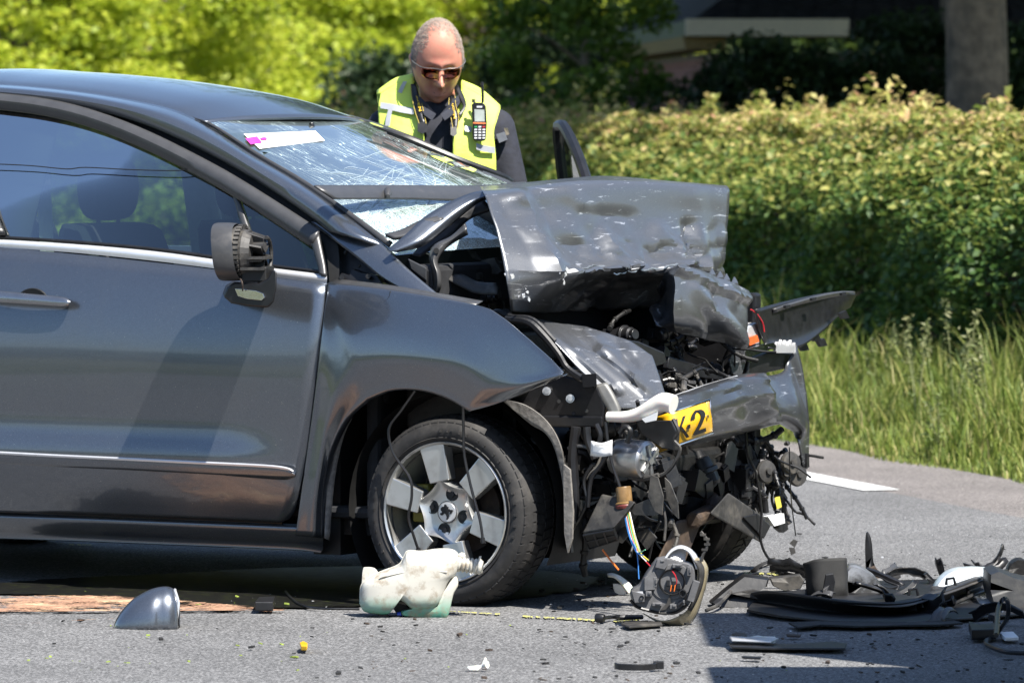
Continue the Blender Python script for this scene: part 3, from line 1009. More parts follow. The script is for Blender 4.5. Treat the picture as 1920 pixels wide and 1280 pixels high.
# ------------------------------------------------------------------ an unseen box truck added beside the picture to cast the shadow across the road
m_van = plain('truck_paint', (.10, .13, .17), .35, var=.05, coat=.8)
van = empty('shadow_truck', (1.50, 12.45, 0), 0, 'blue grey box truck added unseen outside the picture to cast the shadow on the road', 'truck')
vb = MB()
vb.slab([(p[0], 0, p[1]) for p in ((0, .45), (0, 1.2), (.0, 2.24), (.06, 2.30), (.58, 2.30), (.58, .45))], (0, 2.15, 0)); vb.build('cab', m_van, van, smooth=False, bevel=.03)
vb = MB(); vb.box((3.06, 2.72, 2.03), (5.0, 1.13, 2.9)); vb.build('box', plain('box_panel', (.30, .31, .32), .5), van, smooth=False, bevel=.02)
vb = MB(); vb.box((3.1, 1.075, 1.4), (5.0, 2.14, 1.8)); vb.build('load_bed', m_van, van, smooth=False, bevel=.02)
vb = MB(); vb.box((3.0, 1.075, .48), (5.0, 1.0, .12)); vb.build('chassis', M['black'], van, smooth=False)
for q, y0 in ((.5, -.01), (4.4, -.01), (.5, 1.90), (4.4, 1.90)):
    t = MB(); t.lathe((q, y0, .42), (0, 1, 0), [(0, 0), (0, .26), (0, .38), (.03, .42), (.23, .42), (.26, .38), (.26, 0)], 24)
    t.build('wheel', M['rubber'], van)
vg = MB(); vg.box((-.004, 1.075, 1.75), (.012, 1.9, .75)); vg.build('windscreen', M['ink'], van, smooth=False)
# ------------------------------------------------------------------ the wrecked car
car = empty('wrecked_car', (CAR_O[0], CAR_O[1], 0), -CAR_YAW, 'dark grey wrecked family car with its front crushed and bonnet folded up', 'car')
CW = 1.78                                         # the far flank is the near one mirrored about CW / 2


def mir(G):
    G = np.array(G, float); G[..., 1] = CW - G[..., 1]; return G


def li(x, xs, ys):
    return float(np.interp(x, xs, ys))


# ---- front door (near side)
rows = []
yl = [463, 490, 520, 560, 600, 640, 680, 720, 760, 795, 812, 826, 838, 850, 866, 890, 915, 935, 948, 955]
yr = [534, 556, 585, 618, 655, 690, 725, 760, 795, 826, 842, 853, 864, 874, 888, 910, 934, 955, 970, 977]
xr = [613, 611, 609, 605, 601, 597, 593, 589, 585, 581, 579, 577, 575, 573, 571, 566, 561, 555, 545, 528]
for a, b, x in zip(yl, yr, xr):
    xs = np.linspace(-32, x, 26)
    r = []
    for q in xs:
        f = (q + 32) / (x + 32)
        yy = a + (b - a) * (f * .75 + .25 * f * f) if a < 700 else a + (b - a) * (f * .9 + .1 * f ** 3)
        # the hollow above the moulding fades out towards the front edge
        p = US(q, yy)
        rz = p[2]
        fade = min(1, max(0, (x - q - 25) / 120))
        fl = flank(0, rz)
        ref = li(rz, [.1, .34, .6, .75], [.10, .0, -.019, -.027])
        yv = ref + (fl - ref) * fade if rz < .62 else fl
        p = UY(q, yy, yv)
        r.append(p)
    rows.append(r)
door = gridmesh('front_door', np.array(rows), M['paint'], car, solid=.012, sharp=60, off=-1)
# moulding along the door
mrow = []
for off, dy in ((.012, -3), (-.012, 0), (-.014, 9), (-.012, 20), (.012, 25)):
    r = []
    for q, ya in ((-32, 848), (100, 855), (250, 862), (400, 870), (500, 875), (535, 878), (553, 886)):
        k = 1 if q < 520 else (.9 if q < 545 else .25)
        r.append(US(q, ya + dy * k + (0 if k == 1 else (1 - k) * 3), off))
    mrow.append(r)
gridmesh('door_moulding', loft(mrow, 5, 2), M['paint'], door, sharp=40)
ms = MB(); ms.tube([US(q, y, -.0135) for q, y in ((-32, 847), (100, 854), (250, 861), (400, 868.5), (500, 873.5), (537, 878), (550, 883))], [.0055] * 6 + [.002], 6, 4)
ms.build('moulding_strip', M['satin'], door)
# belt strip
b0 = [(-34, 447), (130, 457), (280, 470), (400, 486), (500, 501), (580, 511), (613, 515)]
b1 = [(-34, 462), (130, 473), (280, 488), (400, 503), (500, 517), (580, 528), (613, 533)]
gridmesh('belt_strip', loft([[US(x, y, -.002) for x, y in b0], [US(x, y - 2, -.012) for x, y in [(q[0], (q[1] + r[1]) / 2) for q, r in zip(b0, b1)]], [US(x, y, -.004) for x, y in b1]], 4, 3), M['satin'], door)
bs = MB(); bs.tube([US(x, y - 4, .004) for x, y in b0], .006, 6, 3); bs.build('window_seal', M['black'], door)
# window frame moulding: outer and inner edges
f0 = [(-60, 176), (0, 184), (70, 192), (140, 206), (210, 228), (280, 256), (350, 290), (420, 327), (480, 363), (540, 401), (585, 430), (600, 440)]
f1 = [(-60, 191), (0, 199), (70, 208), (140, 223), (210, 246), (280, 276), (350, 311), (420, 349), (480, 386), (540, 425), (575, 449), (591, 458)]
fg = [[US(x, y, .004) for x, y in f0], [US((a[0] + b[0]) / 2, (a[1] + b[1]) / 2, -.010) for a, b in zip(f0, f1)], [US(x, y, .006) for x, y in f1]]
gridmesh('window_frame', loft(fg, 3, 3), M['trim'], door, solid=.02, off=-1)
# front end of the frame down to the belt
fe0 = [(600, 440), (606, 470), (612, 500), (614, 520)]
fe1 = [(586, 458), (593, 480), (600, 505), (602, 517)]
gridmesh('frame_post', loft([[US(x, y, -.002) for x, y in fe0], [US(x, y, -.004) for x, y in fe1]], 4, 2), M['trim'], door, solid=.015)
qd0, qd1 = [(430, 349), (440, 380), (450, 415), (468, 470), (482, 506)], [(441, 356), (452, 385), (463, 418), (480, 470), (494, 508)]
gridmesh('window_divider', loft([[US(x, y, .004) for x, y in qd0], [US(x, y, .004) for x, y in qd1]], 4, 2), M['trim'], door, solid=.02)
# glass
gt_ = [(-40, 192), (0, 197), (70, 206), (140, 221), (210, 244), (280, 274), (350, 309), (420, 347), (436, 356)]
gb_ = [(-34, 440), (20, 445), (90, 449), (160, 455), (230, 462), (300, 471), (370, 481), (440, 492), (485, 502)]
gridmesh('side_window', loft([[US(x, y, .018) for x, y in gt_], [US((a[0] + b[0]) / 2, (a[1] + b[1]) / 2, .016) for a, b in zip(gt_, gb_)], [US(x, y, .012) for x, y in gb_]], 4, 5), M['glass'], door)
qt_ = [(438, 357), (470, 378), (510, 404), (550, 430), (590, 456)]
qb_ = [(490, 506), (520, 510), (550, 513), (580, 516), (603, 518)]
gridmesh('quarter_window', loft([[US(x, y, .016) for x, y in qt_], [US(x, y, .012) for x, y in qb_]], 4, 6), M['glass'], door)
# rear edge of the front window (black pillar cover), just inside the picture
gridmesh('pillar_cover', loft([[US(x, y, .008) for x, y in ((-60, 190), (-30, 300), (-8, 390), (14, 444))], [US(x, y, .008) for x, y in ((-100, 190), (-72, 300), (-50, 390), (-40, 444))]], 4, 2), M['black'], door, solid=.02)
# handle: cup, inner chrome, bar
hc = US(63, 566, -.002)
cup = MB()
G = []
for k in range(8):
    f = k / 7
    ring = []
    for i in range(24):
        a = 2 * math.pi * i / 24
        rx, rz = .062 * (1 - f ** 2 * .5), .046 * (1 - f ** 2 * .5)
        ring.append((hc[0] + math.cos(a) * rx, hc[1] - .002 + .0 + (.028 * math.sin(f * math.pi / 2) if k else -.004), hc[2] + math.sin(a) * rz))
    G.append(ring + ring[:1])
# the cup is shown as a raised rim with a dish set into it (bulging dish sits proud so that it needs no hole)
G = np.array(G); G[:, :, 1] = hc[1] - .003 - np.array([.000, .004, .005, .0045, .004, .0035, .003, .003])[:, None]
gridmesh('handle_cup', G, M['ink'], door)
ch = MB(); ch.poly([(hc[0] + x, hc[1] - .0105, hc[2] + z) for x, z in ((-.042, -.008), (.048, -.014), (.04, -.030), (.015, -.040), (-.015, -.040), (-.036, -.028))])
ch.build('cup_plate', M['satin'], door, smooth=False)
hr = []
for dy, off in ((-10, -.028), (-11, -.042), (-3, -.050), (7, -.046), (10, -.034), (4, -.026)):
    hr.append([US(x, 560 + dy * k + (x - 60) * .08 + 2, off - o2) for x, k, o2 in ((-60, 1.15, 0), (0, 1.1, .006), (60, 1.0, .008), (110, .95, .004), (126, .75, 0), (132, .4, -.008))])
hr.append(hr[0])
gridmesh('door_handle', loft(hr, 5, 2), M['handle'], door)
hl = MB(); hl.tube([US(-12, 547, -.05), US(-13, 560, -.0605), US(-12, 572, -.055)], .0022, 5, 3); hl.build('handle_seam', M['ink'], door)

# ---- sill
sl = [[US(x, y + dy, off) for x, y in ((-300, 945), (-32, 957), (150, 963), (300, 969), (450, 975), (560, 980), (606, 985))] for dy, off in ((2, .02), (8, .006), (16, .0), (30, .0), (44, .006), (52, .02))]
for k in range(7): sl.append
sl.append([p + np.array([0, .25, .02]) for p in sl[-1]])
gridmesh('sill', loft(sl, 4, 2), M['paint'], car, sharp=60)
sg = MB(); sg.tube([US(x, y, .012) for x, y in ((-300, 944), (-32, 956), (150, 963), (300, 969), (450, 975), (530, 979))], .006, 6, 2); sg.build('sill_seal', M['black'], car)


# ---- roof side band, pillars, roof
def ditchY(z): return li(z, [1.0, 1.114, 1.33, 1.523, 1.56, 1.64], [.06, .10, .235, .36, .365, .385])


def UP(px, py, off=0.0):
    return US(px, py, off, fn=lambda x, z: ditchY(z))


dt = [(-140, 158), (0, 164), (80, 170), (160, 179), (240, 192), (310, 207), (350, 221), (400, 247), (470, 292), (560, 345), (640, 402), (720, 466)]
df_ = [(-140, 170), (0, 181), (80, 189), (150, 199), (215, 214), (285, 237), (355, 268), (425, 304), (485, 339), (545, 378), (590, 410), (616, 432)]
mid = [((a[0] * .55 + b[0] * .45), (a[1] * .55 + b[1] * .45)) for a, b in zip(dt, df_)]
side = [[UP(x, y) for x, y in dt], [US(x, y, -.004) for x, y in mid], [US(x, y, .012) for x, y in df_]]
gridmesh('roof_rail', loft(side, 4, 4), M['paint'], car, solid=.01)
# lower part of the pillar, running down beside the bonnet to the wing
pu = [(640, 402), (680, 432), (725, 468), (770, 510), (832, 563)]
pl_ = [(585, 420), (615, 443), (665, 480), (715, 520), (762, 548)]
gridmesh('pillar', loft([[UP(x, y, -.004) for x, y in pu], [UP(x, y, -.016) for x, y in [((a[0] + b[0]) / 2, (a[1] + b[1]) / 2) for a, b in zip(pu, pl_)]], [US(x, y, .03) for x, y in pl_]], 5, 4), M['paint'], car, solid=.012)
# black trim beside the screen
t0 = [(375, 226), (400, 240), (440, 266), (480, 293), (560, 341), (640, 397), (726, 462)]
t1 = [(392, 228), (416, 243), (455, 268), (495, 293), (572, 338), (652, 393), (733, 452)]
gridmesh('screen_trim', loft([[UP(x, y, -.006) for x, y in t0], [UP(x, y, -.010) for x, y in t1]], 5, 2), M['trim'], car, solid=.012)
# door opening behind the frame: dark rubber
gp0 = [(95, 186), (160, 196), (232, 214), (302, 238), (372, 271), (442, 308), (502, 344), (562, 384), (612, 424), (634, 462), (636, 530)]
gp1 = [(90, 201), (150, 212), (216, 233), (286, 262), (356, 297), (424, 333), (484, 370), (545, 408), (598, 444), (612, 475), (618, 534)]
gridmesh('door_seal', loft([[US(x, y, .05) for x, y in gp0], [US(x, y, .045) for x, y in gp1]], 3, 2), M['ink'], car)
# hinge pocket between the door, the pillar and the wing
hp = MB(); hp.poly([US(x, y, .09) for x, y in ((600, 430), (640, 455), (700, 505), (770, 555), (735, 556), (615, 540), (606, 480))])
hp.build('hinge_pocket', M['dark'], car, smooth=False)
hg = MB()
hg.slab([US(x, y, .05) for x, y in ((632, 525), (640, 512), (655, 516), (660, 505), (678, 512), (705, 516), (715, 530), (735, 540), (700, 540), (640, 532))], (0, .03, 0))
for q in ((641, 520), (690, 518), (712, 533)): hg.cyl(US(*q, .045), US(*q, .03), .008)
hg.build('door_hinge', M['dark'], car, smooth=False)
gb = MB()
gb.tube([US(x, y, .06) for x, y in ((646, 476), (650, 470))], .006); gb.tube([US(x, y, .06) for x, y in ((672, 500), (676, 497))], .005)
gb.build('hinge_screw', M['ink'], car)

# roof skin
gut = [UP(x, y, .004) for x, y in [(-140, 157), (0, 163), (80, 169), (160, 178), (240, 191), (310, 206), (345, 217), (385, 229)]]
x_rear = -3.3
gutr = [np.array([x_rear, .40, 1.58]), np.array([-2.9, .39, 1.62])] + gut
gutr = np.array(gutr)
rowsR = []
for f, up in ((0, 0), (.08, .022), (.25, .045), (.5, .055), (.75, .045), (.92, .022), (1, 0)):
    m_ = mir(gutr)
    r = gutr * (1 - f) + m_ * f
    fade = np.linspace(1, 1, len(r)); fade[-1] = .35; fade[-2] = .75
    r[:, 2] += up * fade
    r[-1, 0] += .10 * (1 - (2 * f - 1) ** 2)
    r[-2, 0] += .05 * (1 - (2 * f - 1) ** 2)
    rowsR.append(r)
gridmesh('roof', loft(rowsR, 4, 4), M['paint'], car, solid=.01)
gs = MB(); gs.tube(gutr, .004, 5, 3); gs.tube(mir(gutr), .004, 5, 3); gs.build('roof_seam', M['ink'], car)
# far rail, pillar
gridmesh('far_roof_rail', mir(loft(side, 4, 3)), M['trim'], car, solid=.01)
gridmesh('far_pillar', mir(loft([[UP(x, y, -.004) for x, y in pu], [US(x, y, .03) for x, y in pl_]], 5, 3)), M['paint'], car, solid=.012)

# ---- windscreen
wn = np.array([UP(x, y, .002) for x, y in ((392, 230), (420, 246), (480, 288), (560, 340), (640, 396), (722, 462))])
wn = np.concatenate([wn, [wn[-1] + (wn[-1] - wn[-2]) * .25]])
rowsW = []
for f in (0, .1, .3, .5, .7, .9, 1):
    r = wn * (1 - f) + mir(wn) * f
    b_ = 1 - (2 * f - 1) ** 2
    r[:, 0] += .055 * b_ * np.linspace(.62, 1, len(r)); r[:, 2] += .018 * b_
    rowsW.append(r)
WS = loft(rowsW, 5, 4)
gridmesh('windscreen', WS, M['screen'], car, sharp=80)


def scr(u, v, off=0.006):
    """a point on the windscreen: u across (0 near, 1 far), v down (0 top, 1 base)"""
    i, j = u * (WS.shape[0] - 1), v * (WS.shape[1] - 1)
    i0, j0 = min(int(i), WS.shape[0] - 2), min(int(j), WS.shape[1] - 2)
    a, b = i - i0, j - j0
    p = WS[i0, j0] * (1 - a) * (1 - b) + WS[i0 + 1, j0] * a * (1 - b) + WS[i0, j0 + 1] * (1 - a) * b + WS[i0 + 1, j0 + 1] * a * b
    return p + np.array([.55, 0, .83]) * off


_cc = None


def to_px(l):
    w = to_world(l); d = w - CAM
    cp, sp_ = math.cos(PITCH), math.sin(PITCH)
    zf = d[1] * cp - d[2] * sp_; up = d[1] * sp_ + d[2] * cp
    return np.array([960 + d[0] / zf * F_PX, 640 - up / zf * F_PX])


_wsd = []
for i_ in np.linspace(0, 1, 60):
    for j_ in np.linspace(0, 1, 60):
        p_ = scr(i_, j_, 0); _wsd.append((*to_px(p_), i_, j_))
_wsd = np.array(_wsd)


def scrpx(px, py, off=.006):
    k = np.argsort((_wsd[:, 0] - px) ** 2 + (_wsd[:, 1] - py) ** 2)[:4]
    w = 1 / (1e-3 + np.hypot(_wsd[k, 0] - px, _wsd[k, 1] - py))
    return scr(float((w * _wsd[k, 2]).sum() / w.sum()), float((w * _wsd[k, 3]).sum() / w.sum()), off)


lw = MB(); lw.tube([US(x, y, -.012) for x, y in ((-40, 307), (0, 308), (60, 311), (125, 317), (160, 314), (240, 318), (310, 320), (345, 319), (368, 313))], .0018, 6, 4); lw.build('window_line', M['ink'], door)  # thin black line lying across the side window
# wiper lying on the far half of the screen
wp = MB()
wp.tube([scrpx(692, 250, .03), scrpx(760, 274, .03), scrpx(850, 312, .03), scrpx(930, 341, .03), scrpx(955, 348, .02)], [.004, .009, .011, .009, .006], 6, 4)
wp.tube([scrpx(720, 258, .022), scrpx(800, 290, .022), scrpx(900, 328, .02)], .006, 5, 3)
wp.build('wiper', M['black'], car)
ck = MB(); rc_ = random.Random(14)


def crack_run(p0, p1, wob, depth=0):
    p0, p1 = np.array(p0, float), np.array(p1, float); d = p1 - p0; L = np.hypot(*d); n = max(3, int(L / 14))
    nv = np.array([-d[1], d[0]]) / (L + 1e-6)
    off = 0; pts = []
    for i in range(n + 1):
        off += rc_.uniform(-1, 1) * wob; pts.append(p0 + d * i / n + nv * off * (i > 0))
    pts = [p for p in pts if 400 < p[0] < 985 and 215 < p[1] < 470]
    if len(pts) < 2: return
    ck.tube([scrpx(p[0], p[1], .003) for p in pts], [rc_.uniform(.0003, .0007)] + [.0003], 4, 1)
    if depth < 1:
        for p in pts[1:]:
            if rc_.random() < .22: crack_run(p, p + np.array([rc_.uniform(-60, 60), rc_.uniform(-28, 28)]), wob, depth + 1)


for k in range(26):
    a = math.radians(rc_.uniform(-6, 46)); L = rc_.uniform(120, 340)
    crack_run((895 + rc_.uniform(-30, 30), 372 + rc_.uniform(-12, 16)), (895 - math.cos(a) * L, 372 - math.sin(a) * L * .75), 1.6)
for k in range(20):
    a = math.radians(rc_.uniform(-75, 12)); L = rc_.uniform(60, 220)
    crack_run((655 + rc_.uniform(-40, 40), 425 + rc_.uniform(-30, 10)), (655 + math.cos(a) * L, 425 + math.sin(a) * L * .7), 1.8)
for k in range(60):
    c = np.array([rc_.uniform(640, 860), rc_.uniform(300, 450)]); a = rc_.uniform(0, 6.28)
    crack_run(c, c + np.array([math.cos(a) * 26, math.sin(a) * 12]), 2.0, 1)
tag(ck.build('crack_lines', M['crack'], car, smooth=False, fix=False), kind='stuff')
# papers and stickers behind the screen
st = MB(); st.add([scrpx(455, 253, .004), scrpx(590, 247, .004), scrpx(609, 266, .004), scrpx(486, 281, .004)], [(0, 1, 2, 3)])
st.build('paper_card', M['paper'], car, smooth=False)
m_mag = plain('magenta_print', (.55, .04, .30), .5)
sm = MB()
sm.add([scrpx(458, 262, +.006), scrpx(480, 259, +.006), scrpx(490, 270, +.006), scrpx(468, 274, +.006)], [(0, 1, 2, 3)])
sm.add([scrpx(486, 261, +.006), scrpx(496, 260, +.006), scrpx(500, 265, +.006), scrpx(491, 266, +.006)], [(0, 1, 2, 3)])
sm.build('sticker_print', m_mag, car, smooth=False)
s2_ = MB(); s2_.add([scrpx(490, 281, -.006), scrpx(508, 279, -.006), scrpx(512, 286, -.006), scrpx(494, 288, +.006)], [(0, 1, 2, 3)])
s2_.build('round_sticker', plain('teal_print', (.05, .35, .35), .5), car, smooth=False)

# ---- cabin
cb = MB()
cb.box((-1.7, CW / 2, .28), (3.0, 1.62, .04))
cb.box((-.33, CW / 2, .62), (.05, 1.56, .66))
cb.box((-.70, CW / 2, .80), (.30, 1.50, .20))
cb.hexa([(-.95, .14, .62), (-.30, .14, .62), (-.30, 1.64, .62), (-.95, 1.64, .62), (-.78, .14, 1.02), (-.24, .14, 1.0), (-.24, 1.64, 1.0), (-.78, 1.64, 1.02)])
cb.box((-.16, CW / 2, 1.0), (.10, 1.5, .14))
cb.build('dashboard', M['seat'], car, smooth=False, bevel=.02)


def seat(x, y):
    s = MB()
    prof = [(0, .48), (.06, .70), (.03, .95), (-.06, 1.15), (-.10, 1.18), (-.16, 1.16), (-.12, .9), (-.10, .6), (-.08, .40)]
    G = []
    for yy, k in ((-.25, .80), (-.235, .95), (-.18, 1.0), (0, 1.0), (.18, 1.0), (.235, .95), (.25, .80)):
        G.append([(x + px * k - .02, y + yy, .40 + (pz - .40) * (.9 + .1 * k)) for px, pz in prof] + [(x + prof[0][0] * k - .02, y + yy, .40 + (prof[0][1] - .40) * (.9 + .1 * k))])
    s.grid(loft(G, 3, 3))
    s.hexa([(x - .08, y - .25, .34), (x + .46, y - .24, .36), (x + .46, y + .24, .36), (x - .08, y + .25, .34), (x - .06, y - .24, .50), (x + .46, y - .23, .54), (x + .46, y + .23, .54), (x - .06, y + .24, .50)])
    o_ = s.build('seat', M['seat'], car, bevel=.0)
    h = MB()
    G = []
    for yy, k in ((-.135, .55), (-.12, .9), (-.06, 1), (.06, 1), (.12, .9), (.135, .55)):
        G.append([(x - .13 + .05 * k * math.cos(a), y + yy, 1.30 + .105 * k * math.sin(a)) for a in np.linspace(0, 2 * math.pi, 13)])
    h.grid(loft(G, 2, 2))
    h.cyl((x - .13, y - .06, 1.12), (x - .13, y - .06, 1.28), .007); h.cyl((x - .13, y + .06, 1.12), (x - .13, y + .06, 1.28), .007)
    h.build('headrest', M['seat'], o_)


seat(-1.42, .46); seat(-1.42, 1.32); seat(-2.45, .42); seat(-2.45, .9); seat(-2.45, 1.36)
for (y, s) in ((.13, 1), (CW - .13, -1)):
    p = MB()
    p.hexa([(-1.86, y - .02, .4), (-1.66, y - .02, .4), (-1.66, y + .03, .4), (-1.86, y + .03, .4), (-1.92, y + s * .20 - .02, 1.58), (-1.80, y + s * .20 - .02, 1.58), (-1.80, y + s * .20 + .03, 1.58), (-1.92, y + s * .20 + .03, 1.58)])
    p.build('centre_pillar', M['pillar'], car, smooth=False, bevel=.01)
    b = MB(); b.add([(-1.77, y + s * .215, 1.45), (-1.70, y + s * .20, 1.42), (-1.60, y + s * .12, .62), (-1.65, y + s * .12, .62)], [(0, 1, 2, 3)])
    b.build('seat_belt', M['pillar'], car, smooth=False)
p = MB()
p.hexa([(-2.80, 1.58, .9), (-2.60, 1.58, .9), (-2.60, 1.64, .9), (-2.80, 1.64, .9), (-2.74, 1.40, 1.58), (-2.62, 1.40, 1.58), (-2.62, 1.46, 1.58), (-2.74, 1.46, 1.58)])
p.build('rear_pillar_trim', M['pillar'], car, smooth=False, bevel=.01)
rl = gridmesh('roof_lining', np.array(loft(rowsR, 2, 2)) - np.array([0, 0, .045]), M['pillar'], car)
rm = MB(); rm.box((-.98, CW / 2 - .05, 1.40), (.02, .24, .075)); rm.tube([(-.97, CW / 2 - .05, 1.44), (-.99, CW / 2 - .05, 1.52)], .01)
rm.build('cabin_mirror', M['black'], car, smooth=False, bevel=.01)

# ---- rear half of the body (outside the picture) and the far side
xs_ = np.linspace(-3.55, -1.765, 14)
rw = []
for z in (.15, .22, .3, .36, .42, .445, .5, .6, .72, .86, .98, 1.08):
    r = []
    for x in xs_:
        f = max(0, (-2.9 - x) / .65)
        arch = z < .70 and abs(x + 2.727) < .37
        zz = z
        if arch:
            zz = max(z, .2985 + math.sqrt(max(0, .40 ** 2 - (x + 2.727) ** 2)))
            zz = z if zz > .9 else zz
        r.append(np.array([x, flank(x, min(z, 1.02)) + .16 * f ** 2, max(zz, z)]))
    rw.append(r)
op_ = MB(); op_.grid([[(x, flank(x, z) + .03, z) for x in (-1.95, -1.62)] for z in (.2, .4, .7, 1.0, 1.2, 1.4, 1.56)]); op_.build('pillar_shell', M['ink'], car, solid=.01)
rear = gridmesh('rear_door', np.array(rw), M['paint'], car, solid=.01)
gridmesh('far_rear_door', mir(np.array(rw)), M['paint'], car, solid=.01)
rg_ = [[(-3.50, .22, 1.10), (-2.9, .08, 1.10), (-1.80, .05, 1.10)], [(-3.40, .30, 1.35), (-2.9, .18, 1.36), (-1.85, .16, 1.36)], [(-3.28, .40, 1.56), (-2.9, .37, 1.60), (-1.93, .36, 1.60)]]
gridmesh('rear_window', loft(rg_, 5, 5), M['glass'], car)
gridmesh('far_rear_window', mir(loft([[(-2.58, .08, 1.10), (-2.2, .06, 1.10), (-1.86, .05, 1.10)], [(-2.58, .2, 1.36), (-2.2, .17, 1.36), (-1.9, .16, 1.36)], [(-2.58, .36, 1.57), (-2.2, .36, 1.59), (-1.95, .36, 1.60)]], 5, 5)), M['glass'], car)
tg = [[(-3.55, y, .25), (-3.62, y, .55), (-3.56, y, .95), (-3.42, y + (CW / 2 - y) * .14, 1.3), (-3.28, y + (CW / 2 - y) * .26, 1.575)] for y in (.13, .3, CW / 2, CW - .3, CW - .13)]
gridmesh('tailgate', loft(tg, 4, 4), M['paint'], car, solid=.01)
# far sill, far front door standing open, officer's side
gridmesh('far_sill', mir(loft(sl, 3, 2)), M['paint'], car)
und = MB(); und.box((-1.75, CW / 2, .235), (3.3, 1.5, .06)); und.build('floor_pan', M['grime'], car, smooth=False)
hx_, hy_ = -.39, CW - .02
da = math.radians(54)
dv = np.array([-math.cos(da), math.sin(da)]); dn = np.array([math.sin(da), math.cos(da)])


def FD(s, z, o=0.0):
    return np.array([hx_ + dv[0] * s + dn[0] * o, hy_ + dv[1] * s + dn[1] * o, z])


fd = MB(); fd.slab([FD(s, z) for s, z in ((0, .30), (.98, .28), (1.02, .6), (.92, 1.07), (0, 1.0))], (dn[0] * .09, dn[1] * .09, 0))
fdo = fd.build('far_front_door', M['paint'], car, smooth=False, bevel=.015)
fw = MB()
fw.tube([FD(-.02, 1.02, .03), FD(.22, 1.20, .02), FD(.48, 1.38, .0), FD(.70, 1.49, -.02), FD(.80, 1.51, -.03), FD(.86, 1.46, -.03), FD(.90, 1.08, .02)], .020, 8, 4)
fw.build('far_window_frame', M['black'], fdo)
ff = MB(); ff.grid(loft([[FD(.02, 1.03, .02), FD(.5, 1.05, .02), FD(.9, 1.08, .02)], [FD(.24, 1.20, .01), FD(.5, 1.28, .0), FD(.88, 1.3, 0)], [FD(.68, 1.47, -.02), FD(.78, 1.49, -.02), FD(.84, 1.46, -.02)]], 4, 4))
ff.build('far_window', M['glass'], fdo)

# ---- door mirror, its cap torn off
mc = UY(434, 472, -.165)
_ma = CAR_YAW - math.radians(12)


def MP(dx, dy, dz):
    return np.array([mc[0] + dx * math.cos(_ma) - dy * math.sin(_ma), mc[1] + dx * math.sin(_ma) + dy * math.cos(_ma), mc[2] + dz])

mb = MB()
G = []
for dx, ky, kz in ((-.030, .90, .90), (-.038, .985, .985), (-.030, 1.0, 1.0), (.0, 1.0, 1.0), (.022, .985, .98), (.030, .97, .965), (.028, .93, .93), (-.02, .92, .92)):
    G.append([MP(dx - .012 * math.sin(a), .10 * ky * math.copysign(abs(math.cos(a)) ** .75, math.cos(a)), .092 * kz * math.copysign(abs(math.sin(a)) ** .8, math.sin(a)) + .004 * math.cos(a)) for a in np.linspace(0, 2 * math.pi, 37)])
mirror = gridmesh('door_mirror', np.array(G), M['trim'], car, sharp=40)
# mirror glass on its rear face
mg = MB(); mg.add([MP(-.026, .088 * math.cos(a), .082 * math.sin(a)) for a in np.linspace(0, 2 * math.pi, 24, endpoint=False)], [list(range(24))[::-1]])
mg.build('mirror_glass', M['chrome'], mirror, smooth=False)
# bare skeleton: rim with teeth, ribs, motor
sk = MB()
for dx0, dx1, k0, k1 in ((.018, .040, .93, .90), (.040, .062, .80, .76)):
    n_ = 30
    P, F = [], []
    for i in range(n_):
        a = 2 * math.pi * i / n_
        for dx, k in ((dx0, k0), (dx1, k1), (dx1, k1 - .12), (dx0, k0 - .12)):
            P.append(MP(dx + .004 * math.sin(i * 7.3), .098 * k * math.cos(a), .090 * k * math.sin(a)))
    for i in range(n_):
        j = (i + 1) % n_
        for q in range(4):
            F.append((i * 4 + q, i * 4 + (q + 1) % 4, j * 4 + (q + 1) % 4, j * 4 + q))
    sk.add(P, F)
for i in range(34):
    a = 2 * math.pi * i / 34
    sk.box(MP(.036, .092 * math.cos(a), .084 * math.sin(a)), (.016, .008, .010), Matrix.Rotation(_ma, 3, 'Z') @ Matrix.Rotation(a, 3, 'X'))
sk.build('mirror_rim', M['dusty'], mirror, smooth=False)
rb = MB()
for a0 in (-.9, -.2, .5, 1.25, 2.0, 2.7, 3.5, 4.3):
    c, s = math.cos(a0), math.sin(a0)
    p = [Vector(MP(.04, .080 * c, .074 * s)), Vector(MP(.112, .060 * c - .005, .056 * s - .005)), Vector(MP(.112, .010 * c - .01, .01 * s - .01)), Vector(MP(.04, .02 * c, .02 * s))]
    rb.slab(p, (Vector(MP(0, -s, c)) - Vector(mc)) * .006)
rb.lathe(MP(.03, -.01, -.005), MP(1, 0, 0) - mc, [(0, .074), (.02, .076), (.03, .070), (.045, .064), (.05, .034), (.02, .030)], 24)
for zz, yy in ((-.018, 0), (-.052, .0)):
    rb.box(MP(.085, -.012, zz), (.075, .125, .009), Matrix.Rotation(_ma, 3, 'Z'))
rb.tube([MP(.115, .058 * math.cos(a), -.012 + .058 * math.sin(a)) for a in np.linspace(-1.9, 1.7, 12)], .006, 6, 2)
rb.cyl(MP(.05, -.02, .012), MP(.118, -.035, .018), .018, .014)
rb.build('mirror_frame', M['dusty'], mirror, smooth=False)
mo = MB(); mo.box(MP(.085, .0, -.070), (.085, .10, .05), Matrix.Rotation(_ma, 3, 'Z')); mo.cyl(MP(.06, 0, .02), MP(.10, 0, .02), .03)
mo.build('mirror_motor', M['ink'], mirror, smooth=False, bevel=.006)
ab = MB()
outl = [(419, 556), (434, 569), (470, 575), (503, 577), (513, 567), (519, 540), (519, 508), (511, 506), (502, 522), (486, 531), (440, 529), (426, 538)]
ab.add([UY(x, y, -.20) for x, y in outl] + [US(x + (466 - x) * .12 - 8, y + (548 - y) * .1 - 4, .01) for x, y in outl], [list(range(12))[::-1], list(range(12, 24))] + [(i, (i + 1) % 12, (i + 1) % 12 + 12, i + 12) for i in range(12)])
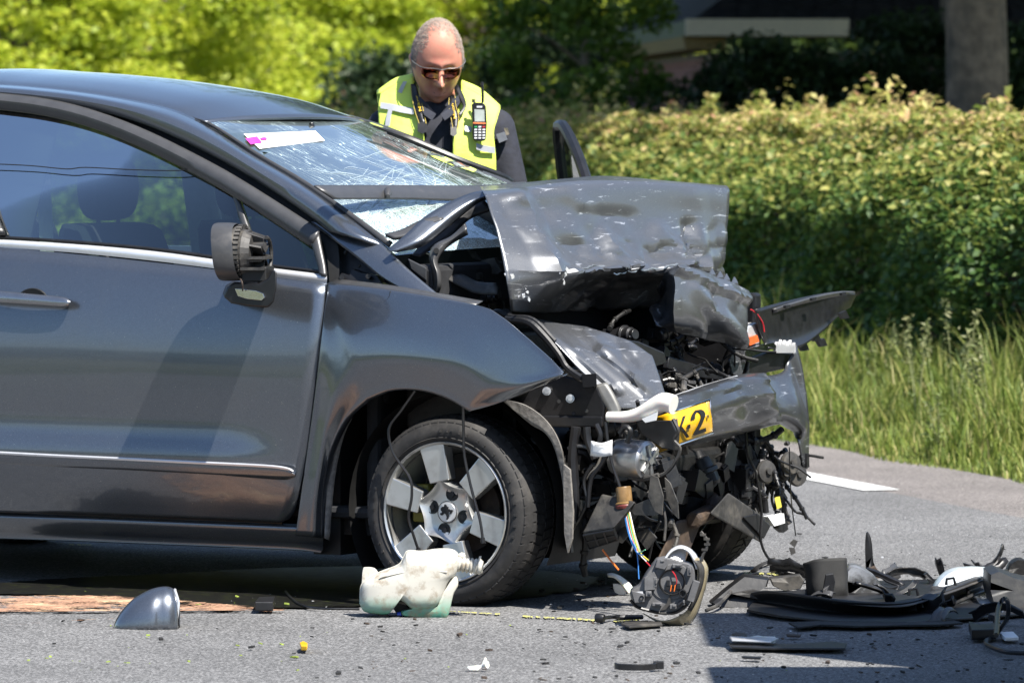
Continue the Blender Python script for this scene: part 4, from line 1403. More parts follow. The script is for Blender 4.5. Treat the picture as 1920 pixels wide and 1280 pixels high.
ab.build('mirror_arm', M['black'], mirror, smooth=True, sharp=50, bevel=.008)
gl_ = MB(); gl_.slab([UY(x, y, -.206) for x, y in ((440, 541), (455, 542), (480, 545), (493, 550), (496, 558), (490, 563), (462, 560), (446, 555))], (0, .02, 0))
gl_.build('mirror_lamp', M['chrome'], mirror, smooth=False, bevel=.003)
rwire = MB(); rwire.tube([UY(449, 520, -.20), UY(454, 530, -.225), UY(455, 545, -.215)], .0028, 6, 5); rwire.build('red_lead', M['rust'], mirror)
# ------------------------------------------------------------------ the crushed front
def crease(G, amp, scale, seed, axis):
    """sharp folds: ridged noise pushed along axis"""
    G = np.array(G, float); sh = G.shape; Q = G.reshape(-1, 3)
    for i in range(len(Q)):
        p = Vector(Q[i]) * scale + Vector((seed, seed * 1.3, -seed))
        Q[i] += np.array(axis) * amp * ((abs(noise.noise(p)) - .2) * 1.4 + .5 * (abs(noise.noise(p * 2.3)) - .2))
    return Q.reshape(sh)


def folds(G, lines, axis):
    """straight sharp folds: each runs between two measured points"""
    G = np.array(G, float); sh = G.shape; Q = G.reshape(-1, 3); A = np.array(axis, float)
    P = np.array([to_px(q) for q in Q])
    for a, b, amp, w in lines:
        a, b = np.array(a, float), np.array(b, float); ab = b - a
        t = np.clip(((P - a) @ ab) / (ab @ ab), 0, 1)
        d = np.linalg.norm(P - (a + t[:, None] * ab), axis=1)
        Q += (amp * np.maximum(0, 1 - d / w))[:, None] * A
    return Q.reshape(sh)


def bits(name, mat, parent, *shapes):
    for outline, d in shapes:
        b = MB(); b.slab(outline, d); b.build(name, mat, parent, smooth=False)


def fen(x, z):
    d = max(0.0, x + .44)
    f0 = flank(x, z)
    if z < .62: f0 = li(z, [.1, .34, .62], [.06, .0, -.02]) * .6
    return f0 - .014 - .37 * d + .06 * max(0, z - .86) * 2


fo = [(556, 1003), (566, 930), (590, 760), (604, 640), (616, 531), (735, 546), (890, 573), (935, 592), (985, 632), (1030, 672), (1056, 699)]
fi = [(603, 1008), (606, 925), (621, 845), (650, 786), (690, 748), (735, 731), (790, 731), (838, 745), (880, 769), (945, 750), (1054, 704)]
rows = []
for f, o_ in ((0, .004), (.02, 0), (.2, -.004), (.42, -.009), (.60, -.015), (.70, -.013), (.80, -.004), (.95, .010), (1.0, .014)):
    rows.append([US(a[0] * (1 - f) + b[0] * f, a[1] * (1 - f) + b[1] * f, o_, fen) for a, b in zip(fo, fi)])
rows.append([p + np.array([0, .03, .004]) for p in rows[-1]])
G = loft(rows, 6, 3, corners=(4, 8))
G = wobble(G, .004, 3.0, 2.0, (0, 1, 0))
fender = gridmesh('front_wing', G, M['paint'], car, solid=.003, sharp=60)
# top flange of the wing, with its seam
fl_ = MB()
a_ = [US(x, y, 0, fen) for x, y in ((616, 530), (735, 545), (890, 572))]
fl_.grid(loft([a_, [p + np.array([.0, .05, .012]) for p in a_]], 5, 2)); fl_.build('wing_flange', M['trim'], fender, solid=.003)
sm_ = MB(); sm_.tube([US(x, y, -.003, fen) for x, y in ((732, 546), (730, 556), (724, 564), (712, 568))], .0018, 5, 3); sm_.build('wing_seam', M['ink'], fender)

# bonnet: the face that fell forward, with its folds
cx_ = {
    -1: [(900, 352, -.32), (960, 347, -.32), (1060, 337, -.33), (1140, 332, -.33), (1250, 341, -.20), (1362, 350, -.10)],
    0: [(905, 360, .00), (965, 356, .05), (1075, 342, .10), (1180, 341, .12), (1285, 347, .13), (1365, 353, .12)],
    .15: [(911, 372, .05), (970, 367, .085), (1078, 355, .125), (1181, 353, .135), (1286, 357, .142), (1366, 361, .138)],
    1: [(920, 402, .10), (985, 402, .10), (1085, 395, .140), (1180, 395, .146), (1285, 400, .150), (1364, 405, .148)],
    1.6: [(929, 428, .13), (997, 432, .17), (1090, 430, .156), (1182, 428, .158), (1285, 430, .162), (1362, 432, .155)],
    2: [(935, 452, .15), (1010, 458, .20), (1098, 458, .176), (1185, 455, .172), (1282, 455, .178), (1360, 458, .160)],
    2.6: [(941, 480, .17), (1025, 485, .25), (1108, 482, .210), (1190, 480, .198), (1280, 478, .200), (1358, 485, .162)],
    3: [(946, 507, .19), (1040, 510, .28), (1118, 497, .25), (1195, 503, .22), (1282, 492, .25), (1356, 512, .14)],
    3.4: [(950, 532, .20), (1042, 532, .27), (1122, 510, .26), (1200, 515, .22), (1275, 505, .24), (1353, 525, .10)],
    4: [(955, 560, .20), (1032, 562, .20), (1100, 545, .12), (1190, 545, .06), (1262, 538, .04), (1350, 540, .0)],
    5: [(957, 583, .17), (1035, 585, .12), (1108, 580, .02), (1190, 578, -.02), (1240, 572, -.05), (1345, 555, -.08)],
}
rows = [[UX(x, y, v) for x, y, v in cx_[k]] for k in sorted(cx_)]
G = loft(rows, 14, 7, corners=(1,), rcorners=(1, 5, 7, 9))
H = np.array(G)
# finer dents, mostly low down
for i in range(H.shape[0]):
    f_ = min(1, max(0, (i - 22) / 26))
    for j in range(H.shape[1]):
        f = f_
        p = Vector(H[i, j])
        f *= min(1, max(0, (j - 8) / 14))
        n1 = noise.noise(p * 6 + Vector((3, 1, 0))); n2 = noise.noise(p * 15)
        n3 = abs(noise.noise(p * 11 + Vector((0, 5, 2))))
        H[i, j, 0] += f * (.030 * (abs(n1) * 2 - .5) + .008 * n2 + .030 * (n3 - .2))
        H[i, j, 2] += f * .012 * n2
H = folds(H, (((965, 372), (1052, 515), .034, 30), ((1000, 425), (1122, 495), -.020, 26), ((1095, 400), (1180, 408), -.010, 20), ((1182, 500), (1128, 440), .016, 18), ((1292, 495), (1232, 430), .020, 20),
              ((1290, 425), (1292, 500), -.016, 18), ((1060, 514), (1185, 500), .035, 13), ((1228, 520), (1292, 492), .035, 13), ((1060, 360), (1105, 400), .008, 22), ((1300, 365), (1330, 505), .008, 26), ((1150, 446), (1270, 462), .008, 22)), (1, 0, .15))
bonnet = gridmesh('bonnet', H, M['paint_scr'], car, solid=.004, sharp=22)
# rear strip of the bonnet standing over the screen
s0 = [(588, 350), (640, 350), (760, 350), (905, 350), (985, 343)]
s1 = [(624, 374), (670, 374), (770, 374), (885, 376), (985, 356)]
stp = [[UX(x, y, -.47) for x, y in s0], [UX((a[0] + b[0]) / 2, (a[1] + b[1]) / 2, -.44) for a, b in zip(s0, s1)], [UX(x, y, -.43) for x, y in s1]]
gridmesh('bonnet_strip', loft(stp, 4, 4), M['trim'], bonnet, solid=.006)
jt = MB(); jt.lathe(UX(727, 362, -.425), (.3, -.55, -.35), [(-.03, .0), (-.02, .012), (.0, .014), (.022, .008), (.026, 0)], 12); jt.build('washer_jet', M['trim'], bonnet)
# the near edge of the bonnet folded down into a flap that ends at its hinge
A = [(907, 357, .32), (882, 362, .30), (842, 379, .24), (795, 407, .17), (762, 438, .10), (726, 468, .05)]
B = [(915, 366, .30), (888, 376, .28), (852, 400, .22), (815, 428, .16), (785, 452, .10), (735, 471, .045)]
C_ = [(918, 372, .34), (892, 384, .30), (858, 412, .24), (826, 438, .18), (790, 463, .12), (745, 473, .06)]
gridmesh('bonnet_flap', loft([[UY(*q) for q in A], [UY(*q) for q in B], [UY(*q) for q in C_]], 5, 4), M['paint'], bonnet, solid=.004)
A = [(830, 403, .20), (790, 412, .16), (752, 430, .12), (722, 438, .09)]
B = [(832, 411, .19), (795, 424, .15), (765, 440, .11), (738, 445, .085)]
gridmesh('flap_edge', loft([[UY(*q) for q in A], [UY(*q) for q in B]], 5, 3), M['trim'], bonnet, solid=.012)
A = [(905, 372, .38), (868, 398, .33), (830, 425, .28), (795, 452, .22), (772, 478, .16)]
B = [(925, 392, .38), (880, 412, .34), (850, 440, .28), (815, 462, .22), (786, 480, .16)]
gridmesh('bonnet_frame', loft([[UY(*q) for q in A], [UY(*q) for q in B]], 5, 3), M['dark'], bonnet, solid=.006)
A = [(872, 418, .22), (846, 442, .20), (815, 458, .17), (804, 480, .15), (810, 508, .14), (812, 530, .14), (808, 545, .15)]
B = [(878, 440, .22), (850, 456, .20), (833, 470, .17), (821, 490, .15), (827, 512, .14), (828, 535, .14), (822, 552, .15)]
hin = gridmesh('bonnet_hinge', loft([[UY(*q) for q in A], [UY((a[0] + b[0]) / 2, (a[1] + b[1]) / 2, a[2] - .015) for a, b in zip(A, B)], [UY(*q) for q in B]], 5, 3), M['trim'], car, solid=.005)
hb_ = MB(); hb_.cyl(UY(818, 470, .14), UY(818, 470, .16), .009); hb_.build('hinge_hole', M['ink'], hin)
# cowl box, strut top and the clutter seen through the gap
cw = MB(); cw.hexa([tuple(UY(x, y, yv)) for yv in (.10, .30) for x, y in ((764, 484), (800, 502), (800, 528), (770, 505))])
cw.build('cowl_corner', M['trim'], car, smooth=False, bevel=.004)
ft = MB()
ft.grid(loft([[UY(x, y, .30) for x, y in ((828, 510), (865, 513), (895, 527), (930, 530))], [UY(x, y, .24) for x, y in ((825, 512), (862, 520), (893, 532), (931, 532))], [UY(x, y, .22) for x, y in ((832, 519), (870, 540), (895, 550), (933, 552))]], 5, 3))
ft.build('strut_brace', M['dusty'], car, solid=.006)
mt = MB(); mt.lathe(UY(885, 512, .42), (0, 0, 1), [(-.02, .035), (0, .035), (.006, .018), (.02, .014), (.022, 0)], 16); mt.build('engine_mount', M['dusty'], car)
ft2 = []
ft2.append(([UY(x, y, .55) for x, y in ((862, 447), (872, 453), (882, 468), (890, 472), (900, 488), (886, 484), (876, 470))], (0, .01, 0)))
ft2.append(([UY(x, y, .5) for x, y in ((902, 488), (926, 483), (940, 508), (932, 514), (905, 512))], (0, .02, 0)))
ft2.append(([UY(x, y, .3) for x, y in ((840, 562), (858, 557), (872, 566), (895, 560), (905, 565), (880, 572), (850, 568))], (0, .02, .0)))
bits('torn_bracket', M['dusty'], car, *ft2)
hose = MB()
hose.tube([UY(x, y, .28) for x, y in ((834, 560), (842, 552), (855, 560), (862, 575))], .011, 8, 5)
hose.tube([UY(x, y, .4) for x, y in ((835, 538), (860, 545), (885, 560), (900, 580))], .014, 8, 5)
hose.lathe(UY(868, 548, .4), (0, -1, .2), [(0, .0), (0, .035), (-.03, .04), (-.06, .02)], 16)
hose.build('engine_hose', M['black'], car)
bk_ = MB(); bk_.slab([UY(x, y, .85) for x, y in ((733, 480), (790, 470), (850, 420), (905, 385), (950, 420), (960, 590), (820, 575), (780, 545))], (0, .02, 0))
bk_.build('bulkhead', M['ink'], car, smooth=False)
bk_ = MB(); bk_.box((-.25, .92, .72), (.04, 1.36, .66)); bk_.build('firewall', M['ink'], car, smooth=False)
bk_ = MB(); bk_.box((.02, 1.60, .64), (.56, .05, .62)); bk_.build('far_inner_wing', M['dark'], car, smooth=False, bevel=.01)
# engine block and dark inner structure
en = MB()
en.box((-.10, .75, .52), (.30, .75, .42)); en.box((-.06, .66, .80), (.20, .45, .10)); en.box((-.12, .34, .70), (.24, .34, .3)); en.box((-.08, 1.4, .66), (.2, .3, .2))
en.cyl((.20, .60, .52), (.20, .85, .52), .08); en.cyl((.16, 1.2, .56), (.16, 1.32, .56), .09)
en.build('engine', M['grime'], car, smooth=False, bevel=.012)
rd = MB(); rd.box((.24, 1.05, .46), (.05, .9, .30), Matrix.Rotation(.15, 3, 'Y')); rd.build('radiator', M['grime'], car, smooth=False)
# bay floor / cross member / arm
cm = MB()
cm.hexa([tuple(UX(x, y, v)) for v in (.25, .34) for x, y in ((1225, 1062), (1280, 1062), (1320, 968), (1268, 975))])
cm.cyl(UX(1300, 975, .36), UX(1328, 960, .30), .028); cm.cyl(UX(1328, 960, .30), UX(1345, 905, .25), .03)
cm.build('subframe', M['rust'], car, smooth=False, bevel=.01)
br = MB(); br.hexa([tuple(UX(x, y, v)) for v in (.42, .34) for x, y in ((1330, 962), (1365, 923), (1437, 972), (1428, 1018))])
br.build('radiator_support', M['dusty'], car, smooth=False, bevel=.006)
br2 = MB(); br2.hexa([tuple(UX(x, y, v)) for v in (.43, .40) for x, y in ((1392, 968), (1420, 962), (1445, 985), (1432, 1010))]); br2.build('support_end', M['dark'], car, smooth=False, bevel=.004)

te = MB()
r6 = random.Random(6)
ep = cr([UX(x, y, v) for x, y, v in ((1056, 513, .30), (1085, 506, .285), (1110, 498, .27), (1136, 501, .26), (1152, 513, .26), (1180, 508, .25), (1228, 504, .265), (1262, 497, .275), (1291, 490, .27))], 6)
ep = [p + np.array([r6.uniform(.002, .008), 0, r6.uniform(-.004, .004)]) for p in ep]
te.tube(ep, [r6.uniform(.0012, .0042) for _ in range(len(ep))], 5, 1)
te.build('torn_edge', M['steel'], bonnet)
for k, (x, y, v, n) in enumerate(((968, 372, .09, 9), (1050, 515, .31, 5), (985, 555, .24, 7), (1288, 440, .19, 4), (960, 520, .23, 5))):
    fk = MB()
    for _ in range(n):
        p = UX(x + r6.uniform(-14, 14), y + r6.uniform(-16, 16), v + .004); s = r6.uniform(.004, .013)
        pts = [p + np.array([r6.uniform(.0, .004), s * r6.uniform(.3, 1) * math.cos(a), s * r6.uniform(.3, 1) * math.sin(a)]) for a in np.linspace(0, 6.28, 7)[:-1]]
        fk.add(pts, [list(range(6))])
    tag(fk.build('paint_flakes', M['satin'], bonnet, smooth=False, fix=False, solid=.001), kind='stuff')
# torn panel at the middle
cd = [[(1232, 545, .24), (1250, 508, .33), (1263, 497, .385), (1310, 507, .39), (1360, 526, .385), (1402, 546, .37)],
      [(1240, 562, .20), (1256, 535, .33), (1266, 535, .395), (1313, 540, .405), (1364, 552, .40), (1401, 575, .385)],
      [(1216, 580, .22), (1247, 590, .27), (1263, 570, .40), (1315, 578, .415), (1366, 592, .41), (1399, 610, .395)],
      [(1224, 596, .27), (1240, 606, .31), (1264, 603, .39), (1316, 612, .40), (1366, 625, .395), (1397, 638, .385)],
      [(1231, 611, .30), (1248, 616, .33), (1267, 622, .36), (1318, 634, .37), (1366, 645, .365), (1394, 658, .36)]]
G = folds(crease(loft([[UX(*q) for q in r] for r in cd], 9, 9, corners=(2,)), .006, 9, 4.0, (1, 0, 0)), (((1262, 500), (1400, 560), .02, 14), ((1300, 540), (1390, 640), .02, 20), ((1350, 520), (1330, 640), -.016, 18)), (1, 0, 0))
gridmesh('torn_front_panel', G, M['paint_scr'], car, solid=.004, sharp=24)
tb = []
for x, y in ((1330, 512), (1345, 517), (1357, 522), (1372, 528)):
    tb.append(([UX(x, y + 4, .37), UX(x + 6, y - 9, .36), UX(x + 12, y + 2, .37), UX(x + 13, y + 8, .37)], (-.004, 0, 0)))
tb.append(([UX(x, y, .34) for x, y in ((1378, 650), (1394, 650), (1402, 668), (1388, 712), (1374, 700), (1368, 676))], (-.005, 0, 0)))
bits('torn_tab', M['paint_scr'], car, *tb)

# bright buckled panel over the near headlamp opening
A = [(972, 596, .30), (1090, 613, .34), (1170, 636, .36), (1222, 668, .34), (1248, 745, .30)]
B = [(986, 602, .20), (1078, 640, .22), (1140, 672, .22), (1190, 712, .20), (1214, 768, .20)]
C_ = [(1006, 612, .10), (1046, 650, .11), (1086, 694, .12), (1122, 728, .12), (1150, 765, .14)]
G = loft([[UY(*q) for q in A], [UY(*q) for q in B], [UY(*q) for q in C_]], 14, 16, corners=(1, 3), rcorners=(1,))
G = folds(G, (((1012, 606), (1160, 735), .012, 9), ((1050, 608), (1205, 735), -.010, 8), ((1100, 622), (1225, 735), .016, 12), ((1150, 640), (1180, 690), -.02, 22), ((1120, 660), (1190, 660), .012, 12), ((1060, 640), (1120, 650), -.008, 14)), (.1, -1, .4))
gridmesh('buckled_panel', G, M['paint_scr'], car, solid=.004, sharp=24)
bl = MB()
bl.tube([UY(x, y, .09) for x, y in ((948, 598), (990, 604), (1018, 628), (1046, 662), (1062, 688), (1085, 706), (1100, 712))], [.010, .012, .012, .010, .010, .012, .012], 7, 5)
bl.tube([UY(x, y, .10) for x, y in ((920, 590), (935, 584), (960, 594), (1000, 600), (1040, 640))], .009, 7, 5)
bl.hexa([tuple(UY(x, y, v)) for v in (.06, .12) for x, y in ((1091, 702), (1118, 700), (1119, 724), (1093, 726))])
bl.hexa([tuple(UY(x, y, v)) for v in (.10, .22) for x, y in ((914, 584), (952, 578), (962, 590), (925, 598))])
bl.build('lamp_rail', M['black'], car, smooth=False)
wsx = MB(); wsx.grid(loft([[UY(x, y, .10) for x, y in ((1112, 722), (1125, 745), (1140, 770), (1148, 790))], [UY(x, y, .12) for x, y in ((1138, 716), (1150, 735), (1160, 755), (1165, 768))]], 4, 3))
wsx.build('bare_edge', M['bare'], car, solid=.004)
# inner wing with two bolts
iw = MB()
iw.slab([UY(x, y, .10) for x, y in ((935, 752), (1000, 724), (1045, 700), (1092, 712), (1120, 726), (1135, 760), (1128, 800), (1062, 800), (1015, 780), (975, 765))], (0, .05, 0))
iw.hexa([tuple(UY(x, y, v)) for v in (.085, .13) for x, y in ((1010, 778), (1130, 780), (1130, 802), (1030, 800))])
iwo = iw.build('inner_wing', M['dark'], car, smooth=False, bevel=.006)
clutter_late = True
for x, y in ((1025, 733), (1069, 747)):
    b = MB(); b.cyl(UY(x, y, .10), UY(x, y, .088), .0135, n=18); b.cyl(UY(x, y, .09), UY(x, y, .074), .0085, n=6); b.build('bolt', M['steel'], iwo, smooth=False)
for x, y in ((1048, 752), (1100, 770), (1075, 775)):
    b = MB(); b.cyl(UY(x, y, .101), UY(x, y, .096), .006); b.build('hole', M['ink'], iwo, smooth=False)
# torn wheel arch liner hanging in front of the tyre
A = [(938, 747, -.02), (985, 760, -.02), (1025, 790, -.01), (1050, 835, 0), (1062, 900, .02), (1067, 960, .02), (1068, 1035, .02)]
B = [(962, 768, -.02), (996, 796, -.015), (1022, 812, -.01), (1040, 842, 0), (1054, 900, .02), (1058, 960, .02), (1061, 1020, .02)]
D_ = [(945, 745, .30), (990, 758, .30), (1030, 788, .30), (1056, 833, .30), (1068, 900, .30), (1074, 960, .30), (1074, 1030, .30)]
ln = gridmesh('torn_liner', loft([[UY(*q) for q in B], [UY(*q) for q in A], [UY(*q) for q in D_]], 5, 4, rcorners=(1,)), M['liner'], car, solid=.004)
tr_ = MB(); tr_.slab([UY(x, y, .01) for x, y in ((1056, 870), (1068, 880), (1074, 960), (1072, 1010), (1064, 1036), (1058, 1000))], (0, .01, 0)); tr_.build('liner_strip', M['liner'], car, smooth=False)

# bumper cover that is left, wrapped round the far corner
def BX(q):
    return UX(q[0], q[1], q[2]) if q[3] == 'x' else UY(q[0], q[1], q[2])


bt = [[(1250, 748, .50, 'x'), (1320, 724, .50, 'x'), (1382, 706, .49, 'x'), (1414, 700, .46, 'x'), (1440, 705, .40, 'x'), (1462, 697, 1.70, 'y'), (1492, 645, 1.78, 'y')],
      [(1254, 756, .56, 'x'), (1322, 732, .57, 'x'), (1384, 716, .55, 'x'), (1424, 712, .50, 'x'), (1450, 724, .42, 'x'), (1476, 715, 1.73, 'y'), (1504, 695, 1.80, 'y')],
      [(1262, 790, .58, 'x'), (1328, 770, .59, 'x'), (1390, 750, .57, 'x'), (1438, 744, .51, 'x'), (1466, 750, .43, 'x'), (1492, 752, 1.74, 'y'), (1511, 745, 1.81, 'y')],
      [(1268, 815, .57, 'x'), (1334, 800, .58, 'x'), (1402, 780, .56, 'x'), (1450, 770, .50, 'x'), (1482, 778, .43, 'x'), (1502, 795, 1.74, 'y'), (1515, 800, 1.81, 'y')],
      [(1272, 832, .53, 'x'), (1340, 816, .54, 'x'), (1412, 797, .52, 'x'), (1462, 787, .46, 'x'), (1489, 795, .40, 'x'), (1503, 825, 1.74, 'y'), (1513, 874, 1.80, 'y')],
      [(1274, 836, .44, 'x'), (1342, 822, .44, 'x'), (1414, 804, .42, 'x'), (1462, 793, .38, 'x'), (1485, 803, .34, 'x'), (1496, 830, 1.72, 'y'), (1504, 873, 1.76, 'y')]]
G = loft([[BX(q) for q in r] for r in bt], 7, 4)
G = crease(G, .004, 8, 9.0, (1, 0, 0))
G = folds(G, (((1412, 700), (1436, 768), .045, 24), ((1440, 712), (1480, 790), -.03, 20), ((1345, 760), (1430, 735), .014, 16), ((1385, 705), (1402, 790), -.014, 18), ((1290, 740), (1420, 712), .012, 10), ((1470, 700), (1500, 800), .02, 16)), (1, -.2, 0))
bumper = gridmesh('bumper', G, M['paint_low'], car, solid=.005, sharp=40)
h_ = MB(); h_.cyl(UX(1343, 736, .575), UX(1343, 736, .555), .010); h_.build('towing_hole', M['ink'], bumper)
be = MB()
be.tube([UX(1250, 747, .51), UX(1320, 723, .51), UX(1382, 705, .50)], .003, 6, 3)
be.build('bumper_edge', M['satin'], bumper)
lip = MB()
lip.slab([UY(x, y, 1.77) for x, y in ((1502, 850), (1512, 850), (1513, 876), (1503, 878), (1484, 868))], (0, .02, 0)); lip.build('bumper_lip', M['black'], bumper, smooth=False)
# number plate, bent
pl0 = [[(1222, 784, .50), (1250, 775, .572), (1285, 763, .605), (1329, 749, .602)], [(1226, 820, .505), (1254, 810, .582), (1288, 797, .618), (1333, 780, .615)], [(1230, 850, .50), (1257, 840, .575), (1290, 827, .602), (1336, 811, .60)]]
PG = loft([[UX(*q) for q in r] for r in pl0], 6, 6)
PG = wobble(PG, .003, 14, 1.0, (1, 0, 0))
plate = gridmesh('number_plate', PG, M['plate'], car, solid=.003)


def on_plate(u, v, off):
    i, j = v * (PG.shape[0] - 1), u * (PG.shape[1] - 1)
    i0, j0 = min(int(i), PG.shape[0] - 2), min(int(j), PG.shape[1] - 2)
    a, b = i - i0, j - j0
    p = PG[i0, j0] * (1 - a) * (1 - b) + PG[i0 + 1, j0] * a * (1 - b) + PG[i0, j0 + 1] * (1 - a) * b + PG[i0 + 1, j0 + 1] * a * b
    return p + np.array([off, 0, 0])


pf = MB()
edge = [on_plate(u, 0, .0045) for u in np.linspace(0, 1, 12)] + [on_plate(1, v, .003) for v in np.linspace(0, 1, 6)[1:]] + [on_plate(u, 1, .003) for u in np.linspace(1, 0, 12)[1:]]
pf.tube(edge, .0028, 6, 1); pf.build('plate_rim', M['chrome'], plate)


def strokes(name, runs, w, mapf, mat, parent):
    s = MB()
    for r in runs:
        r = np.array(r, float)
        P = []
        T = np.gradient(r, axis=0) if len(r) > 1 else r
        for p, t in zip(r, T):
            n = np.array([-t[1] * ASP, t[0] / ASP]); n = n / (np.hypot(n[0] * ASP, n[1]) + 1e-9)
            P.append((mapf(*(p + n * w / 2)), mapf(*(p - n * w / 2))))
        V = [q for a in P for q in a]
        s.add(V, [(2 * i, 2 * i + 1, 2 * i + 3, 2 * i + 2) for i in range(len(P) - 1)])
    return s.build(name, mat, parent, smooth=False, fix=False)


ASP = 1.9                                      # plate width over height
mp_ = lambda u, v: on_plate(u, v, .0065)
arc2 = [(.805 + .072 * math.cos(a), .36 - .17 * math.sin(a)) for a in np.linspace(math.pi * 1.05, -.35, 12)]
strokes('plate_digit', [arc2 + [(.825, .60), (.745, .83)], [(.735, .815), (.895, .815)]], .115, mp_, M['ink'], plate)
strokes('plate_dash', [[(.640, .54), (.665, .54), (.692, .54)]], .12, mp_, M['ink'], plate)
strokes('plate_letter', [[(.46, .2), (.46, .36), (.46, .5), (.46, .66), (.46, .84)], [(.605, .2), (.57, .32), (.53, .44), (.48, .54)], [(.53, .46), (.575, .6), (.61, .72), (.645, .86)]], .095, mp_, M['ink'], plate)
sc_ = MB(); sc_.cyl(on_plate(.93, .45, .001), on_plate(.93, .45, .009), .006); sc_.build('plate_screw', M['chrome'], plate)

# far headlamp remains and the far wing corner bent outwards
A = [(1413, 580, .35), (1470, 565, .33), (1530, 552, .30), (1575, 546, .26), (1604, 551, .20)]
B = [(1420, 612, .34), (1480, 590, .32), (1538, 575, .29), (1575, 566, .26), (1598, 562, .20)]
C_ = [(1430, 640, .34), (1490, 632, .32), (1540, 605, .29), (1570, 585, .26), (1592, 575, .20)]
D_ = [(1440, 655, .36), (1497, 652, .34), (1540, 622, .30), (1566, 596, .27), (1586, 580, .22)]
def UDx(q, k=0): return UX(q[0], q[1], q[2])
wc = gridmesh('bent_wing_corner', loft([[UDx(q) for q in r] for r in (A, B, C_, D_)], 6, 4), M['black'], car, solid=.006)
sp2 = gridmesh('corner_rim', loft([[UX(x, y, v + .004) for x, y, v in ((1450, 588, .34), (1490, 574, .33), (1540, 562, .30), (1580, 554, .26), (1602, 552, .20))], [UX(x, y, v + .012) for x, y, v in ((1452, 580, .34), (1492, 568, .33), (1540, 554, .30), (1580, 547, .26), (1604, 548, .20))]], 5, 3), M['trim'], wc, solid=.008)
for x, y in ((1478, 576), (1527, 562), (1583, 552)):
    t = MB(); t.slab([UX(x - 4, y - 3, .36), UX(x + 4, y - 5, .36), UX(x + 4, y + 1, .36), UX(x - 4, y + 2, .36)], (-.01, 0, 0)); t.build('slot', M['ink'], wc, smooth=False)
tt = []
for x, y in ((1522, 630), (1575, 588), (1534, 640), (1500, 648)):
    tt.append(([UX(x, y, .31), UX(x + 12, y - 6, .31), UX(x + 18, y + 8, .31), UX(x + 6, y + 10, .31)], (-.012, 0, 0)))
bits('fixing_lug', M['black'], wc, *tt)
fl2 = MB()
fl2.slab([UX(x, y, .33) for x, y in ((1402, 612), (1418, 604), (1432, 628), (1425, 645), (1398, 650))], (-.06, 0, 0)); fl2.build('lamp_reflector', M['satin'], car, smooth=False, bevel=.006)
fl3 = MB(); fl3.slab([UX(x, y, .345) for x, y in ((1400, 634), (1420, 628), (1424, 640), (1406, 648))], (-.01, 0, 0)); fl3.build('orange_bulb', plain('amber_plastic', (.65, .12, .03), .3), car, smooth=False)
fl4 = MB()
fl4.slab([UX(x, y, .36) for x, y in ((1396, 655), (1450, 642), (1458, 650), (1410, 668), (1408, 680), (1400, 676))], (-.02, 0, 0)); fl4.build('lamp_bracket', M['chrome'], car, smooth=False)
fl5 = MB()
r5 = random.Random(3)
for k in range(10):
    x = 1455 + k * 3.6; fl5.slab([UX(x, 650 + r5.uniform(-3, 3), .36), UX(x + 4, 641 + r5.uniform(-5, 3), .36), UX(x + 5, 660, .36), UX(x, 662, .36)], (-.01, 0, 0))
fl5.build('broken_lamp_edge', M['satin'], car, smooth=False)
fl6 = MB()
fl6.slab([UX(x, y, .33) for x, y in ((1405, 670), (1440, 660), (1490, 660), (1494, 672), (1480, 690), (1440, 698), (1425, 710), (1402, 705))], (-.08, 0, 0))
fl6.build('lamp_housing', M['black'], car, smooth=False, bevel=.006)
rw_ = MB(); rw_.tube([UX(x, y, .35) for x, y in ((1408, 580), (1420, 590), (1430, 606), (1433, 622))], .0028, 6, 5); rw_.build('red_lamp_wire', M['red_wire'], car)

# ---- near headlamp opening: pump, pipe, duct, connector, tag
wp_ = MB(); wp_.tube([UY(x, y, .06) for x, y in ((1140, 781), (1175, 781), (1200, 775), (1225, 763), (1245, 754), (1263, 758))], [.016, .018, .021, .027, .030, .030], 14, 5); wp_.build('white_pipe', M['white_plastic'], car)
wp2 = MB(); wp2.slab([UY(x, y, .03) for x, y in ((1203, 785), (1232, 772), (1228, 788), (1210, 792))], (0, .01, 0)); wp2.build('pipe_scrap', M['paper'], car, smooth=False)
tg_ = MB(); tg_.grid(loft([[UY(x, y, v) for x, y, v in ((1108, 826, .0), (1128, 830, -.01), (1148, 824, .0))], [UY(x, y, v) for x, y, v in ((1107, 854, .0), (1128, 856, -.012), (1148, 853, .0))]], 4, 3)); tg_.build('paper_tag', M['paper'], car, solid=.001)
tp = MB(); tp.grid([[UY(1115, 834 + k * 2.2, -.014), UY(1142, 834 + k * 2.2, -.012)] for k in (0, .6)] ); tp.build('tag_print', M['trim'], car, smooth=False)
pm = MB()
ax = np.array([.985, -.16, -.05]); c0 = UY(1172, 858, .12)
pm.lathe(c0, ax, [(-.03, .0), (-.03, .055), (.0, .060), (.085, .060), (.092, .055), (.094, .052), (.094, .014), (.104, .012), (.104, .0)], 30)
pump = pm.build('brake_pump', M['steel'], car)
pr_ = MB()
a1 = Vector(ax).normalized(); u1 = a1.orthogonal().normalized(); v1 = a1.cross(u1)
for k in range(6):
    t = k * math.pi / 3
    w_ = u1 * math.cos(t) + v1 * math.sin(t); q_ = a1.cross(w_)
    o1_ = Vector(c0) + a1 * .095
    pr_.hexa([o1_ + w_ * .012 - q_ * .004, o1_ + w_ * .050 - q_ * .007, o1_ + w_ * .050 + q_ * .007, o1_ + w_ * .012 + q_ * .004] + [x + a1 * .006 for x in (o1_ + w_ * .012 - q_ * .004, o1_ + w_ * .050 - q_ * .007, o1_ + w_ * .050 + q_ * .007, o1_ + w_ * .012 + q_ * .004)])
pr_.build('pump_rib', M['steel'], pump, smooth=False)
